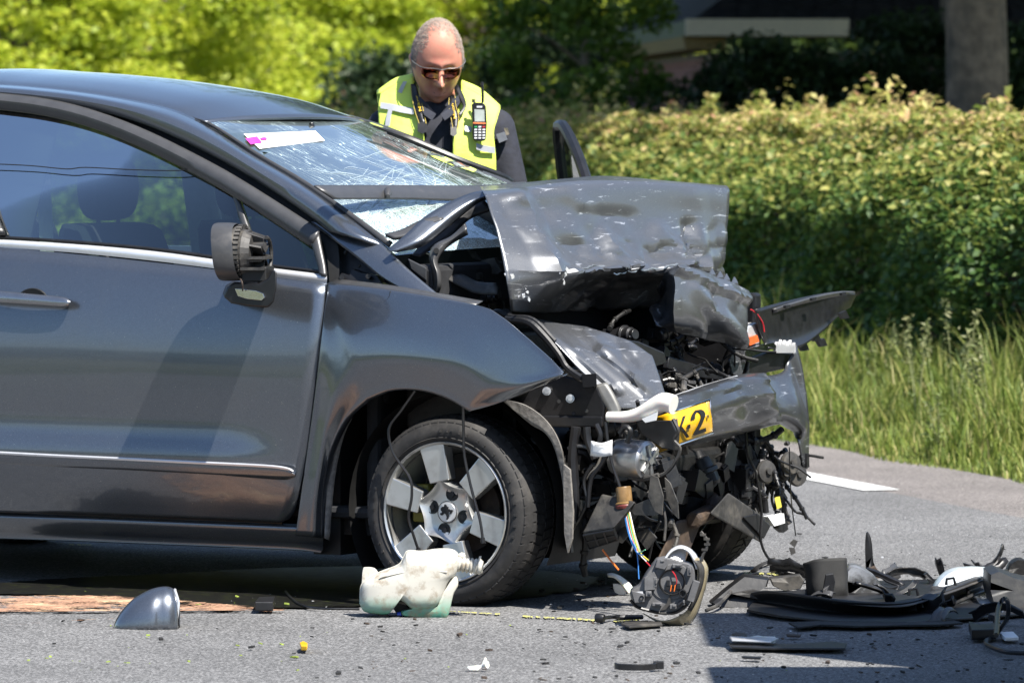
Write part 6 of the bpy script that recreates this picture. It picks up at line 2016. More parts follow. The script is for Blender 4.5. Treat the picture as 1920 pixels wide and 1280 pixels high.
q = MB(); q.tube([WD(x, y, dpt - .035) for x, y in ((1278, 1106), (1284, 1115), (1280, 1126), (1272, 1134))], .007, 8, 4); q.tube([WD(1280 + 6 * math.cos(a), 1112 + 7 * math.sin(a), dpt - .045) for a in np.linspace(0, 6.28, 12)], .0025, 6, 1); rel(q, g).build('adjuster', M['black'], e)
q = MB(); pillow(q, [(1224, 1070), (1250, 1058), (1282, 1060), (1294, 1080), (1292, 1108), (1270, 1122), (1238, 1122), (1222, 1104)], dpt - .018, [(-.006, .97), (-.002, 1), (.01, 1)], 3); rel(q, g).build('back_plate', m_hl, e, sharp=40)
for x, y, sx_, sz_ in ((1240, 1052, .022, .010), (1270, 1060, .03, .012), (1292, 1070, .012, .028), (1228, 1090, .010, .03), (1216, 1112, .018, .016), (1232, 1132, .03, .010), (1262, 1136, .02, .014), (1280, 1128, .012, .018)):
    q = MB(); q.box(WD(x, y, dpt - .028), (sx_, .022, sz_)); q.box(WD(x + 2, y - 1, dpt - .036), (sx_ * .5, .014, sz_ * .5)); rel(q, g).build('back_lug', m_hl, e, smooth=False, bevel=.0015)
# lower edge lip, reflector arch, lens
q = MB(); q.tube([WD(x, y, dpt - .022) for x, y in ((1182, 1124), (1194, 1137), (1216, 1144), (1242, 1149), (1268, 1147), (1288, 1132))], .005, 6, 4); rel(q, g).build('housing_lip', M['black'], e)
q = MB(); q.grid(loft([[WD(x, y, dpt + .0) for x, y in ((1240, 1060), (1246, 1046), (1258, 1032), (1276, 1025), (1292, 1032), (1302, 1048), (1308, 1066))], [WD(x, y, dpt + .035) for x, y in ((1243, 1052), (1249, 1040), (1260, 1027), (1277, 1021), (1297, 1029), (1310, 1046), (1314, 1066))]], 4, 3)); rel(q, g).build('reflector_arch', plain('white_reflector', (.72, .73, .75), .25, .3, .05), e, solid=.006)
q = MB()
for k in range(9): q.tube([WD(1248 + k * 1.5, 1050 - k * 2.4, dpt + .012), WD(1284 + k * .4, 1054 - k * 2.9, dpt + .02)], .0028, 5, 1)
rel(q, g).build('reflector_flutes', M['steel'], e)
q = MB(); q.grid(loft([[WD(x, y, dpt) for x, y in ((1300, 1046), (1308, 1062), (1308, 1090), (1300, 1120), (1288, 1145), (1262, 1160), (1236, 1164), (1205, 1150))], [WD(x, y, dpt + .03) for x, y in ((1316, 1044), (1325, 1062), (1322, 1090), (1313, 1122), (1302, 1152), (1285, 1170), (1258, 1172), (1225, 1162))],
                      [WD(x, y, dpt + .055) for x, y in ((1318, 1048), (1328, 1064), (1326, 1088), (1318, 1120), (1308, 1150), (1292, 1172), (1268, 1176), (1240, 1170))]], 4, 4)); rel(q, g)
q.build('lens', plain('yellowed_lens', (.46, .39, .25), .18, var=.2, dirt=(.12, .09, .06), dirt_at=(.52, .8), dscale=12, trans=.35, coat=.6), e, solid=.003)
q = MB(); q.grid(loft([[WD(x, y, dpt - .006) for x, y in ((1301, 1050), (1311, 1068), (1310, 1092), (1300, 1122), (1290, 1142))], [WD(x, y, dpt + .01) for x, y in ((1313, 1050), (1321, 1066), (1319, 1092), (1308, 1124), (1296, 1146))]], 4, 2)); rel(q, g).build('lens_flange', M['dusty'], e, solid=.003)
q = MB(); q.tube([WD(x, y, dpt + .01) for x, y in ((1316, 1052), (1318, 1040), (1324, 1030), (1327, 1015), (1322, 1006), (1314, 996))], .0045, 6, 4)
for x, y in ((1321, 1030), (1326, 1020), (1325, 1010), (1318, 1002)): q.box(WD(x, y, dpt + .008), (.018, .006, .007))
rel(q, g).build('strap_arm', M['dusty'], e, smooth=False)

# white broken lamp piece beside the headlamp
e, g = thing('lamp_fragment', 'small shattered white lamp piece next to the headlamp', 'fragment', 1172, 1118)
dpt = g[1]
q = MB(); q.grid(loft([[WD(x, y, dpt) for x, y in ((1138, 1074), (1152, 1074), (1168, 1082), (1182, 1094), (1188, 1104))], [WD(x, y, dpt - .02) for x, y in ((1140, 1078), (1152, 1080), (1164, 1090), (1174, 1104), (1180, 1112))]], 4, 3)); rel(q, g).build('shell', M['white_plastic'], e, solid=.006)
q = MB(); pillow(q, [(1148, 1092), (1164, 1094), (1174, 1106), (1170, 1116), (1152, 1110)], dpt + .01, [(-.008, .9), (0, 1), (.015, .9)], 2); rel(q, g).build('socket', M['steel'], e)
q = MB(); q.box(WD(1160, 1124, dpt + .02), (.05, .04, .03)); rel(q, g).build('base', M['black'], e, smooth=False, bevel=.005)


def slabthing(name, label, cat, outline, mat, z0=.01, thick=.012, tilt=0.0, group=None, solid=False, bend=0.0):
    """a flat broken piece lying on the road"""
    P = [GW(x, y, z0) for x, y in outline]
    c = np.mean(P, 0); c[2] = .009
    q = MB()
    rr = random.Random(int(outline[0][0] * 13 + outline[0][1]))
    V = [(p[0] - c[0], p[1] - c[1], z0 - .009 + tilt * (p[0] - c[0]) + bend * (p[0] - c[0]) ** 2 + rr.uniform(0, .004)) for p in P]
    lo = min(v[2] for v in V)
    V = [(a, b, z - lo + .003) for a, b, z in V]
    q.slab(V, (0, 0, thick))
    o = q.build(name, mat, None, smooth=False, bevel=min(.003, thick * .3))
    o.location = c
    return tag(o, label, cat, group)


def standing(name, label, cat, outline, depth_y, mat, thick, group=None, per=2, corners='all', px_base=None, lean=0.0):
    """an upright broken piece: outline facing us at the distance of the road at row depth_y, with its own thickness and lean"""
    d = GW(960, depth_y)[1]
    g = WD(outline[0][0], outline[0][1], d); g[2] = .009
    q = MB()
    pillow(q, outline, d, [(-thick / 2, .0), (-thick / 2, .92), (-thick / 2 + thick * .12, 1.0), (thick / 2 - thick * .12, 1.0), (thick / 2, .92), (thick / 2, 0)], per, tuple(range(1, len(outline))) if corners == 'all' else ())
    q.V = [(v[0], v[1] + lean * (v[2] - .01), v[2]) for v in q.V]
    rel(q, g)
    o = q.build(name, mat, None, sharp=40); o.location = g
    return tag(o, label, cat, group)


# the torn-off lower bumper, a long curved strip
e, g = thing('bumper_skirt', 'long black torn off bumper skirt curving along the road', 'bumper piece', 1600, 1166)


def RPX(x, y, dy, k=0): return WD(x, y, GW(960, dy)[1]) - g


A = [(1395, 1112, 1138), (1440, 1106, 1146), (1520, 1116, 1160), (1600, 1126, 1167), (1690, 1128, 1164), (1760, 1110, 1152), (1830, 1084, 1135), (1885, 1066, 1120)]
B = [(1402, 1124, 1136), (1445, 1124, 1142), (1520, 1138, 1154), (1600, 1147, 1160), (1692, 1146, 1158), (1765, 1126, 1146), (1836, 1098, 1130), (1892, 1078, 1118)]
C_ = [(1412, 1132, 1138), (1455, 1142, 1146), (1530, 1160, 1161), (1605, 1166, 1167), (1695, 1162, 1164), (1770, 1142, 1150), (1842, 1112, 1134), (1900, 1092, 1120)]
G = loft([[RPX(*q) for q in A], [RPX(*q) + np.array([0, -.02, 0]) for q in B], [RPX(*q) for q in C_]], 6, 5)
G = wobble(G, .004, 9, 3, (0, 1, 0))
m_bp = plain('skirt_plastic', (.020, .021, .023), .42, var=.2, dirt=(.10, .095, .085), dirt_at=(.55, .9), bump=.2)
gridmesh('skirt', G, m_bp, e, solid=.006)
q = MB(); q.grid(loft([[RPX(*p) for p in ((1560, 1120, 1150), (1640, 1128, 1156), (1700, 1122, 1152), (1770, 1100, 1138), (1840, 1076, 1120))], [RPX(*p) for p in ((1562, 1128, 1164), (1642, 1135, 1168), (1702, 1134, 1166), (1775, 1112, 1152), (1846, 1086, 1134))]], 5, 3)); q.build('flange', M['dusty'], e, solid=.004)
for x, y in ((1782, 1092), (1712, 1112), (1806, 1108)):
    q = MB(); P = [RPX(x + a, y + b, 1140) for a, b in ((-8, 4), (-7, -7), (6, -9), (9, 2), (9, 5))]; q.tube(P, .005, 6, 1); q.build('clip_loop', M['black'], e, smooth=False)
# inner absorber and the other pieces of the heap
q = MB(); d_ = GW(960, 1128)[1]; c0_ = GW(1545, 1128, .009)
q.grid(loft([[WD(x, y, d_ + o) for x, y, o in ((1505, 1056, .02), (1530, 1048, -.005), (1556, 1046, -.01), (1584, 1045, .0), (1588, 1047, .03))],
             [WD(x, y, d_ + o) for x, y, o in ((1510, 1076, .03), (1528, 1074, -.015), (1556, 1074, -.02), (1584, 1074, -.01), (1589, 1076, .03))],
             [WD(x, y, d_ + o) for x, y, o in ((1511, 1100, .03), (1526, 1100, -.02), (1556, 1104, -.03), (1586, 1104, -.02), (1590, 1104, .03))],
             [WD(x, y, d_ + o) for x, y, o in ((1513, 1116, .03), (1530, 1122, -.02), (1558, 1126, -.03), (1586, 1120, -.01), (1592, 1118, .03))]], 5, 5))
rel(q, c0_); o = q.build('curled_cover', M['matt'], None, solid=.005); o.location = c0_; tag(o, 'upright black curled plastic cover standing in the heap of bumper wreckage', 'fragment')
standing('lamp_shell', 'silver grey lamp shell with dusty top between the upright black piece and the shard', 'fragment', [(1586, 1112), (1586, 1066), (1604, 1058), (1628, 1070), (1646, 1086), (1656, 1112), (1640, 1122), (1600, 1122)], 1120, plain('dusty_silver', (.32, .33, .35), .4, .5, .5, 18, dirt=(.06, .06, .06), dirt_at=(.45, .6)), .14, lean=.2, corners=())
standing('plastic_shard', 'tall thin black blade of plastic sticking up from the heap', 'shard', [(1624, 1080), (1622, 1030), (1624, 998), (1630, 1000), (1635, 1020), (1638, 1060), (1646, 1078), (1650, 1086)], 1082, M['black'], .02, corners=())
standing('shard_foot', 'rusty broken clip at the foot of the tall thin blade', 'fragment', [(1616, 1068), (1640, 1060), (1654, 1078), (1660, 1086), (1640, 1088), (1624, 1080)], 1085, M['rust'], .04)
standing('plastic_flap', 'small brown grey flap standing up next to the far front tyre', 'shard', [(1440, 1048), (1452, 1044), (1464, 1058), (1472, 1075), (1470, 1078), (1446, 1076)], 1079, M['dusty'], .012)
standing('pale_reflector', 'large pale blue grey reflector panel leaning in the wreckage on the skirt', 'fragment', [(1746, 1112), (1756, 1092), (1775, 1074), (1800, 1066), (1850, 1066), (1862, 1078), (1820, 1096), (1790, 1112), (1765, 1120)], 1122, plain('pale_reflector', (.60, .66, .70), .3, .25, .15, 20, dirt=(.2, .2, .2), dirt_at=(.5, .7)), .12, lean=.5, corners=())
standing('dark_corner', 'black ribbed corner of the bumper heaped at the picture edge', 'fragment', [(1848, 1100), (1850, 1070), (1866, 1064), (1900, 1078), (1960, 1092), (1990, 1140), (1900, 1142), (1856, 1130)], 1142, m_bp, .25, lean=.3)
standing('hub_piece', 'dark knobbly metal piece behind the pale panel', 'fragment', [(1886, 1072), (1892, 1056), (1906, 1046), (1924, 1050), (1930, 1072), (1910, 1078)], 1078, M['grime'], .10, corners=())
standing('torn_wedge', 'jagged black splinter standing before the pale panel', 'shard', [(1732, 1076), (1738, 1072), (1752, 1086), (1764, 1100), (1756, 1102), (1744, 1094)], 1106, M['black'], .03)
standing('crumpled_flap', 'crumpled black sheet beside the headlamp under a bent rod', 'fragment', [(1330, 1128), (1360, 1104), (1396, 1078), (1442, 1084), (1438, 1098), (1420, 1108), (1440, 1132), (1390, 1138), (1345, 1136)], 1138, M['black'], .10, lean=.5)
standing('torn_edge', 'torn grey white edge of plastic pointing at the headlamp', 'shard', [(1370, 1112), (1412, 1104), (1430, 1108), (1420, 1122), (1398, 1118)], 1140, M['dusty'], .03)
standing('dusty_strip', 'dusty grey bracket bridging the crumpled sheet and the upright piece', 'fragment', [(1442, 1082), (1500, 1076), (1508, 1086), (1500, 1102), (1470, 1106), (1448, 1096)], 1112, M['dusty'], .08)
standing('ribbed_clip', 'black ribbed clip plate leaning on the upright curled piece', 'fragment', [(1540, 1118), (1548, 1076), (1562, 1074), (1566, 1090), (1560, 1122)], 1136, M['dark'], .02)
q = MB(); q.tube([GW(1323, 1144, .012), GW(1350, 1130, .03), WD(1394, 1081, GW(960, 1128)[1])], .006, 7, 3)
c0_ = GW(1323, 1144, .009); rel(q, c0_); o = q.build('bent_rod', M['dusty'], None); o.location = c0_; tag(o, 'thin grey rod leaning against the crumpled black sheet', 'rod')
q = MB(); q.tube([GW(x, y, .018 + z) for x, y, z in ((1868, 1190, .12), (1872, 1140, .10), (1882, 1122, .12), (1890, 1130, .1), (1888, 1160, .05), (1865, 1190, 0), (1848, 1202, 0), (1858, 1212, 0), (1890, 1222, 0), (1940, 1224, 0))], .007, 8, 5)
c0_ = GW(1890, 1205, .009); rel(q, c0_); o = q.build('loose_cable', M['black'], None); o.location = c0_; tag(o, 'black cable looping out of the wreckage onto the shaded road', 'cable')
q = MB(); q.tube([GW(x, y, .014) for x, y in ((536, 1108), (548, 1122), (566, 1134), (600, 1140), (674, 1141))], .004, 7, 5)
c0_ = GW(600, 1140, .009); rel(q, c0_); o = q.build('loose_cable', M['black'], None); o.location = c0_; tag(o, 'thin black cable running along the road into the white bottle', 'cable')
slabthing('trim_strip', 'long trim strip half silver half black lying in the shadow', 'trim strip', [(1366, 1211), (1372, 1218), (1450, 1220), (1585, 1222), (1588, 1213), (1560, 1209), (1480, 1212), (1420, 1211)], M['black'], thick=.007)
q_ = slabthing('silver_strip', 'flat silver trim end beside the white splinter', 'trim strip', [(1368, 1209), (1372, 1215), (1446, 1217), (1460, 1212), (1420, 1210)], M['satin'], thick=.006); q_.location.z += .016
slabthing('white_splinter', 'white curved splinter just behind the silver trim end', 'fragment', [(1404, 1208), (1422, 1203), (1432, 1206), (1455, 1207), (1450, 1209), (1420, 1209)], M['white_plastic'], thick=.018)
slabthing('black_chip', 'rounded black chip behind the end of the trim strip', 'fragment', [(1372, 1201), (1380, 1197), (1396, 1197), (1400, 1201), (1390, 1204)], M['black'], thick=.016)
slabthing('thin_splinter', 'thin black splinter in the sunlit gap of the shadow', 'shard', [(1390, 1234), (1428, 1235), (1426, 1238), (1392, 1236)], M['black'], thick=.006)
slabthing('black_splinter', 'long dark splinter behind the trim strip', 'shard', [(1474, 1193), (1502, 1194), (1500, 1196), (1476, 1195)], M['rust'], thick=.006)
slabthing('flat_bar', 'flat black bar under the bumper skirt', 'fragment', [(1478, 1173), (1530, 1169), (1600, 1171), (1660, 1168), (1720, 1170), (1790, 1168), (1806, 1173), (1760, 1177), (1690, 1176), (1610, 1180), (1540, 1177), (1496, 1181)], M['matt'], thick=.006)
slabthing('dark_tray', 'black tray shaped fragment by the looping cable', 'fragment', [(1816, 1186), (1836, 1190), (1872, 1188), (1868, 1200), (1822, 1202)], M['black'], thick=.03)
slabthing('pale_tray_end', 'pale plastic plate beside the tray shaped fragment', 'fragment', [(1874, 1194), (1900, 1192), (1910, 1202), (1884, 1204)], M['paper'], thick=.012)
slabthing('silver_splinter', 'silver sliver under the right end of the skirt', 'shard', [(1822, 1116), (1832, 1122), (1885, 1148), (1880, 1154), (1836, 1138)], M['satin'], thick=.012)
slabthing('black_block', 'small open black plastic box on the sand next to the thin cable', 'fragment', [(478, 1147), (486, 1136), (516, 1136), (512, 1147)], M['black'], thick=.028)
q = MB(); c0_ = GW(1160, 1158, .009)
q.tube([GW(1130, 1158, .022), GW(1150, 1156, .016), GW(1165, 1157, .02), GW(1205, 1156, .02)], [.006, .006, .009, .007], 8, 3)
q.lathe(GW(1126, 1158, .022), (-.9, .3, 0), [(-.012, 0), (-.012, .012), (-.004, .015), (.010, .015), (.016, .011), (.016, 0)], 14)
rel(q, c0_); o = q.build('arm_link', M['black'], None); o.location = c0_; tag(o, 'black rod end lying across the yellow spray line', 'rod')
slabthing('flat_splinter', 'flat grey blade on the road in front of the headlamp', 'fragment', [(1164, 1174), (1180, 1168), (1240, 1170), (1242, 1174), (1180, 1179)], M['dusty'], thick=.006)
slabthing('yellow_chip', 'tiny bright yellow chip alone on the sunlit road', 'fragment', [(562, 1216), (568, 1212), (577, 1215), (576, 1222), (564, 1221)], M['plate'], thick=.014)
# bent plastic shards heaped in the wreckage
rs_ = random.Random(33)


def bent_shard(x, y, L, W, curl, stand, mat):
    g = GW(x, y, .009)
    n, m_ = 9, 4
    R = Matrix.Rotation(rs_.uniform(0, 6.28), 3, 'Z') @ Matrix.Rotation(stand, 3, 'X') @ Matrix.Rotation(rs_.uniform(-.5, .5), 3, 'Y')
    P = []
    for i in range(n):
        u = i / (n - 1) - .5
        w0, w1 = W * rs_.uniform(.35, .6), W * rs_.uniform(.35, .6)
        P.append([R @ Vector((u * L, -w0 + (w0 + w1) * j / (m_ - 1), curl * (u * u * 4) * L + .15 * W * math.sin(j * 2.1))) for j in range(m_)])
    lo = min(v.z for r in P for v in r)
    P = [[(v.x, v.y, v.z - lo + .002) for v in r] for r in P]
    o = gridmesh('plastic_shard', np.array(P), mat, None, solid=.004, sharp=40)
    o.location = g
    kd = {M['dusty']: 'dusty brown', M['trim']: 'satin grey', M['dark']: 'dark metallic'}.get(mat, 'glossy black')
    return tag(o, 'small bent %s shard in the heap of bumper wreckage' % kd, 'shard', 'small plastic shards heaped in the bumper wreckage')


for k in range(38):
    x = rs_.choice((rs_.uniform(1340, 1560), rs_.uniform(1560, 1920), rs_.uniform(1740, 1930)))
    y = rs_.uniform(1082, 1160) if x < 1740 else rs_.uniform(1070, 1180)
    bent_shard(x, y, rs_.uniform(.05, .17), rs_.uniform(.02, .07), rs_.uniform(-.25, .35), rs_.uniform(-.9, .9), M[rs_.choice(('black', 'black', 'black', 'dusty', 'trim', 'dark'))])
slabthing('torn_undertray', 'flat torn black undertray sheet spread beneath the heap of bumper wreckage', 'fragment', [(1400, 1150), (1420, 1122), (1500, 1112), (1600, 1096), (1760, 1092), (1900, 1084), (1990, 1100), (1980, 1150), (1860, 1160), (1700, 1172), (1560, 1170), (1460, 1160)], M['black'], thick=.008)
# curved black ring segment, white bracket
q = MB(); c0_ = GW(1200, 1257, .009)
R_ = .058
for k, (a0, a1, r0, r1, h) in enumerate(((math.pi * .95, math.pi * 2.05, .060, .054, .018),)):
    n = 22; P, F = [], []
    for i in range(n):
        a = a0 + (a1 - a0) * i / (n - 1)
        for rr, z in ((r0, 0), (r0, h), (r1, h), (r1, 0)): P.append((math.cos(a) * rr - .01, math.sin(a) * rr * .8 + .045, z + .001))
    F = [(i * 4 + j, i * 4 + (j + 1) % 4, (i + 1) * 4 + (j + 1) % 4, (i + 1) * 4 + j) for i in range(n - 1) for j in range(4)] + [(0, 1, 2, 3), ((n - 1) * 4, (n - 1) * 4 + 3, (n - 1) * 4 + 2, (n - 1) * 4 + 1)]
    q.add(P, F)
q.box((.052, .045, .012), (.03, .02, .022))
o = q.build('ring_segment', M['black'], None, smooth=False, bevel=.002); o.location = c0_; tag(o, 'broken half ring of black plastic at the tip of the shadow', 'fragment')
q = MB(); c0_ = GW(898, 1255, .009); d_ = c0_[1]
q.slab([WD(x, y, d_) for x, y in ((876, 1250), (880, 1255), (896, 1256), (904, 1250), (900, 1247))], (0, .02, 0))
q.lathe(WD(907, 1246, d_), (.8, -.5, .2), [(0, .006), (.012, .011), (.012, .0)], 12)
q.slab([WD(x, y, d_) for x, y in ((900, 1250), (904, 1243), (909, 1232), (912, 1233), (914, 1246), (905, 1252))], (0, .006, 0))
rel(q, c0_); o = q.build('white_bracket', M['white_plastic'], None, smooth=False, bevel=.001); o.location = c0_; tag(o, 'small white plastic bracket lying alone on the sunlit road', 'fragment')
# blades of grass, crumbs
q = MB(); r9 = random.Random(9)


def crumb(q, x, y, s, flat=.35):
    p = GW(x, y, .009 + s * .12)
    R = Matrix.Rotation(r9.uniform(0, 6.3), 3, 'Z') @ Matrix.Rotation(r9.uniform(-.4, .4), 3, 'X')
    n = r9.randint(4, 6)
    pts = [R @ Vector((math.cos(a) * s * r9.uniform(.35, .75), math.sin(a) * s * r9.uniform(.25, .6), 0)) for a in np.linspace(0, 6.28, n + 1)[:-1]]
    q.slab([Vector(p) + v for v in pts], (0, 0, s * flat * r9.uniform(.4, 1)))


def crumbs(name, n, boxes, mat, s0, s1):
    q = MB()
    for k in range(n):
        bx = r9.choices(boxes, weights=[b[4] for b in boxes])[0]
        crumb(q, r9.uniform(bx[0], bx[2]), r9.uniform(bx[1], bx[3]), s0 + (s1 - s0) * r9.random() ** 2.5)
    tag(q.build(name, mat, None, smooth=False), kind='stuff')


crumbs('black_debris', 330, [(1330, 1170, 1920, 1280, 4), (1000, 1090, 1400, 1190, 1.6), (40, 1160, 1000, 1278, 1.1), (1000, 1190, 1330, 1278, 1), (1450, 1000, 1920, 1080, .8), (1350, 1060, 1920, 1100, 1.2)], M['matt'], .003, .022)
crumbs('brown_debris', 140, [(1330, 1170, 1920, 1280, 2), (640, 1150, 1330, 1278, 2), (1000, 1080, 1400, 1180, 2)], M['rust'], .004, .02)
crumbs('glass_debris', 260, [(1000, 1080, 1920, 1140, 3), (1450, 960, 1920, 1080, 3), (640, 1150, 1500, 1278, 1), (380, 1110, 660, 1150, 1)], M['satin'], .002, .009)
crumbs('green_debris', 46, [(40, 1170, 700, 1260, 2), (700, 1170, 1500, 1270, 1), (80, 1090, 640, 1140, 1)], plain('leaf_scrap', (.28, .36, .06), .7), .004, .018)
# ------------------------------------------------------------------ the officer behind the car
PD = 20.35                                        # distance


def PW(px, py, dd=0.0):
    """a point near the officer, relative to his feet"""
    w = WD(px, py, PD + dd); return Vector((w[0] - PX0, w[1] - PD, w[2]))


PX0 = float(WD(826, 300, PD)[0])
person = empty('person', (PX0, PD, 0), 0, 'balding officer in a yellow safety vest and orange mirrored sunglasses looking down behind the car', 'person')


def cap(mb, a, b, r0, r1, sx=1.0, sy=1.0, n=16):
    """tapered capsule, flattened by sx / sy across"""
    a, b = Vector(a), Vector(b); d = (b - a); L = d.length; d.normalize()
    prof = [(-r0 * math.cos(t), r0 * math.sin(t)) for t in np.linspace(0, math.pi / 2, 5)][:-1] + [(0, r0), (L, r1)] + [(L + r1 * math.sin(t), r1 * math.cos(t)) for t in np.linspace(0, math.pi / 2, 5)][1:]
    s = len(mb.V); u = Vector((1, 0, 0)) if abs(d.x) < .7 else Vector((0, 0, 1))
    u = (u - d * u.dot(d)).normalized(); v = d.cross(u)
    m = len(prof)
    P = []
    for i in range(n):
        t = 2 * math.pi * i / n
        w = u * math.cos(t) * sx + v * math.sin(t) * sy
        P += [a + d * h + w * max(r, 1e-4) for h, r in prof]
    F = [(i * m + j, ((i + 1) % n) * m + j, ((i + 1) % n) * m + j + 1, i * m + j + 1) for i in range(n) for j in range(m - 1)]
    F += [[i * m for i in range(n)][::-1], [i * m + m - 1 for i in range(n)]]
    return mb.add(P, F)


def blob(name, mb, mat, parent, voxel=.012, smooth=6):
    o = mb.build(name, mat, parent, sharp=180)
    r = o.modifiers.new('union', 'REMESH'); r.mode = 'VOXEL'; r.voxel_size = voxel; r.use_smooth_shade = True
    if smooth:
        s = o.modifiers.new('relax', 'SMOOTH'); s.iterations = smooth; s.factor = .5
    return o


# skin
m, nt, b = _new('skin')
_set(b, rough=.48, sss=.12, spec=.4); b.inputs['Subsurface Radius'].default_value = (.012, .005, .003)
n1 = _noise(nt, 16, 5, .6); n2 = _noise(nt, 120, 3)
r1 = _ramp(nt, n1.outputs[0], [(.3, (.53, .22, .150)), (.52, (.60, .265, .185)), (.75, (.60, .18, .135))])
nt.links.new(r1.outputs[0], b.inputs['Base Color']); _bump(nt, b, n2.outputs[0], .12, .002)
m_skin = m

HP = math.radians(22); HT = math.radians(9)
HC = Vector(PW(820, 113, -.05))                       # head centre
HR = Matrix.Rotation(HT, 3, 'Z') @ Matrix.Rotation(HP, 3, 'X')


def headpt(d, extra=0.0):
    """d: unit direction in the head's own axes: x to our right, -y towards us, z up"""
    x, y, z = d
    f = -y                                          # forward
    sx, sy, sz = .0900, .112, .150
    lowz = max(0.0, -z)
    sx *= 1 - .13 * lowz ** 1.6 + .02 * math.exp(-((z - .25) / .3) ** 2)
    p = Vector((x * sx, y * sy, z * sz))
    # flatten face, push chin forward, round the back
    if f > 0:
        p.y += .020 * f ** 3 * (1 - abs(z))
        p.y -= .022 * math.exp(-((z + .80) / .22) ** 2) * f * 1.2
    else:
        p.y += .012 * math.exp(-((z - .2) / .5) ** 2) * (-f)
        p.z += .02 * lowz * (-f)
    g = lambda cx, cz, wx, wz: math.exp(-((x - cx) / wx) ** 2 - ((z - cz) / wz) ** 2) * (1 if f > 0 else 0)
    out = 0.0
    out += .042 * g(0, -.30, .14, .12) + .020 * g(0, -.12, .09, .18) + .010 * g(.11, -.36, .09, .07) + .010 * g(-.11, -.36, .09, .07)
    out += .008 * g(.22, .13, .28, .07) + .008 * g(-.22, .13, .28, .07)
    out -= .014 * (g(.30, -.03, .17, .10) + g(-.30, -.03, .17, .10))
    out += .009 * (g(.42, -.24, .2, .13) + g(-.42, -.24, .2, .13))
    out += .008 * g(0, -.555, .20, .04) + .009 * g(0, -.645, .17, .05) - .009 * g(0, -.60, .22, .016) - .006 * g(0, -.74, .2, .04) + .013 * g(0, -.86, .2, .10)
    out -= .006 * (g(.28, -.50, .06, .16) + g(-.28, -.50, .06, .16))
    p += Vector((x * .4, y, z * .2)) * (out / max(.4, abs(y)) if f > .15 else 0) * (1 if f > .15 else 0)
    nrm = Vector((x / .086, y / .112, z / .15)).normalized()
    return p + nrm * extra


def sphere_dirs(nu, nv):
    return [[(math.sin(t) * math.sin(a), -math.sin(t) * math.cos(a), math.cos(t)) for a in np.linspace(0, 2 * math.pi, nu)] for t in np.linspace(.02, math.pi - .02, nv)]


HS = 1.0
HD = sphere_dirs(61, 48)
body = MB()
body.grid([[HC + HR @ headpt(d) for d in row] for row in HD])
n_ = len(HD[0])
body.Fc.append(list(range(n_ - 1))[::-1]); body.Fc.append([(len(HD) - 1) * n_ + i for i in range(n_ - 1)])
for s in (-1, 1):                                    # ears
    c = HC + HR @ Vector((s * .085, .012, -.018))
    ax = HR @ Vector((s * .35, .45, 1)).normalized()
    cap(body, c - ax * .020, c + ax * .020, .013, .017, .55, 1.25, 12)
    cap(body, c - ax * .030, c - ax * .026, .010, .010, .6, 1, 10)
SH = 1.565                                           # shoulder height
cap(body, (0, .045, SH - .06), HC + HR @ Vector((0, .035, -.07)), .068, .062, 1, 1.05)
cap(body, (0, .05, 1.02), (0, .055, 1.45), .15, .165, 1.15, .8)
sho = {-1: Vector((-.200, .06, SH - .06)), 1: Vector((.200, .06, SH - .06))}
elb = {-1: Vector((-.285, .03, 1.23)), 1: Vector((.268, .03, 1.23))}
wri = {-1: Vector((-.13, -.20, 1.13)), 1: Vector((.14, -.20, 1.13))}
for s in (-1, 1):
    cap(body, sho[s], elb[s], .058, .044); cap(body, elb[s], wri[s], .042, .028)
    # hands holding a small camera in front of the belt: palm, four fingers, thumb
    pc = wri[s] + Vector((-s * .045, -.05, .0))
    cap(body, wri[s], pc, .028, .034, 1, .6)
    for k, (fz, fl) in enumerate(((.030, .070), (.010, .080), (-.010, .075), (-.028, .058))):
        a = pc + Vector((-s * .01, -.02, fz)); mdl = a + Vector((-s * .012, -fl * .5, 0)); tip = mdl + Vector((-s * fl * .45, -.008, -.004))
        cap(body, a, mdl, .010, .009, n=8); cap(body, mdl, tip, .009, .007, n=8)
    a = pc + Vector((0, -.0, .034)); cap(body, a, a + Vector((-s * .03, -.025, .018)), .011, .009, n=8); cap(body, a + Vector((-s * .03, -.025, .018)), a + Vector((-s * .05, -.045, .014)), .009, .008, n=8)
hipz = 1.0
for s in (-1, 1):
    cap(body, (s * .10, .05, hipz), (s * .115, .035, .54), .092, .062); cap(body, (s * .115, .035, .54), (s * .12, .06, .10), .06, .04)
    cap(body, (s * .12, .07, .05), (s * .125, -.09, .035), .042, .034)
bd = blob('body', body, m_skin, person, .0065, 3)

# clothes
m_navy = plain('navy_cloth', (.020, .022, .032), .85, var=.3, scale=40, bump=.5)
shirt = MB()
cap(shirt, (0, .05, .98), (0, .055, 1.43), .170, .185, 1.15, .82)
cap(shirt, (-.14, .055, 1.50), (.14, .055, 1.50), .085, .085)
cap(shirt, (0, .05, SH - .05), (0, .02, SH + .0), .085, .078)
for s in (-1, 1):
    cap(shirt, sho[s], elb[s], .068, .060); cap(shirt, elb[s], wri[s], .060, .042)
shi = blob('shirt', shirt, m_navy, person, .012, 5)
tr_ = MB()
cap(tr_, (-.05, .05, 1.0), (.05, .05, 1.0), .155, .155, 1, .85)
for s in (-1, 1):
    cap(tr_, (s * .10, .05, hipz), (s * .115, .035, .54), .108, .080); cap(tr_, (s * .115, .035, .54), (s * .12, .06, .09), .078, .066)
blob('trousers', tr_, m_navy, person, .014, 5)
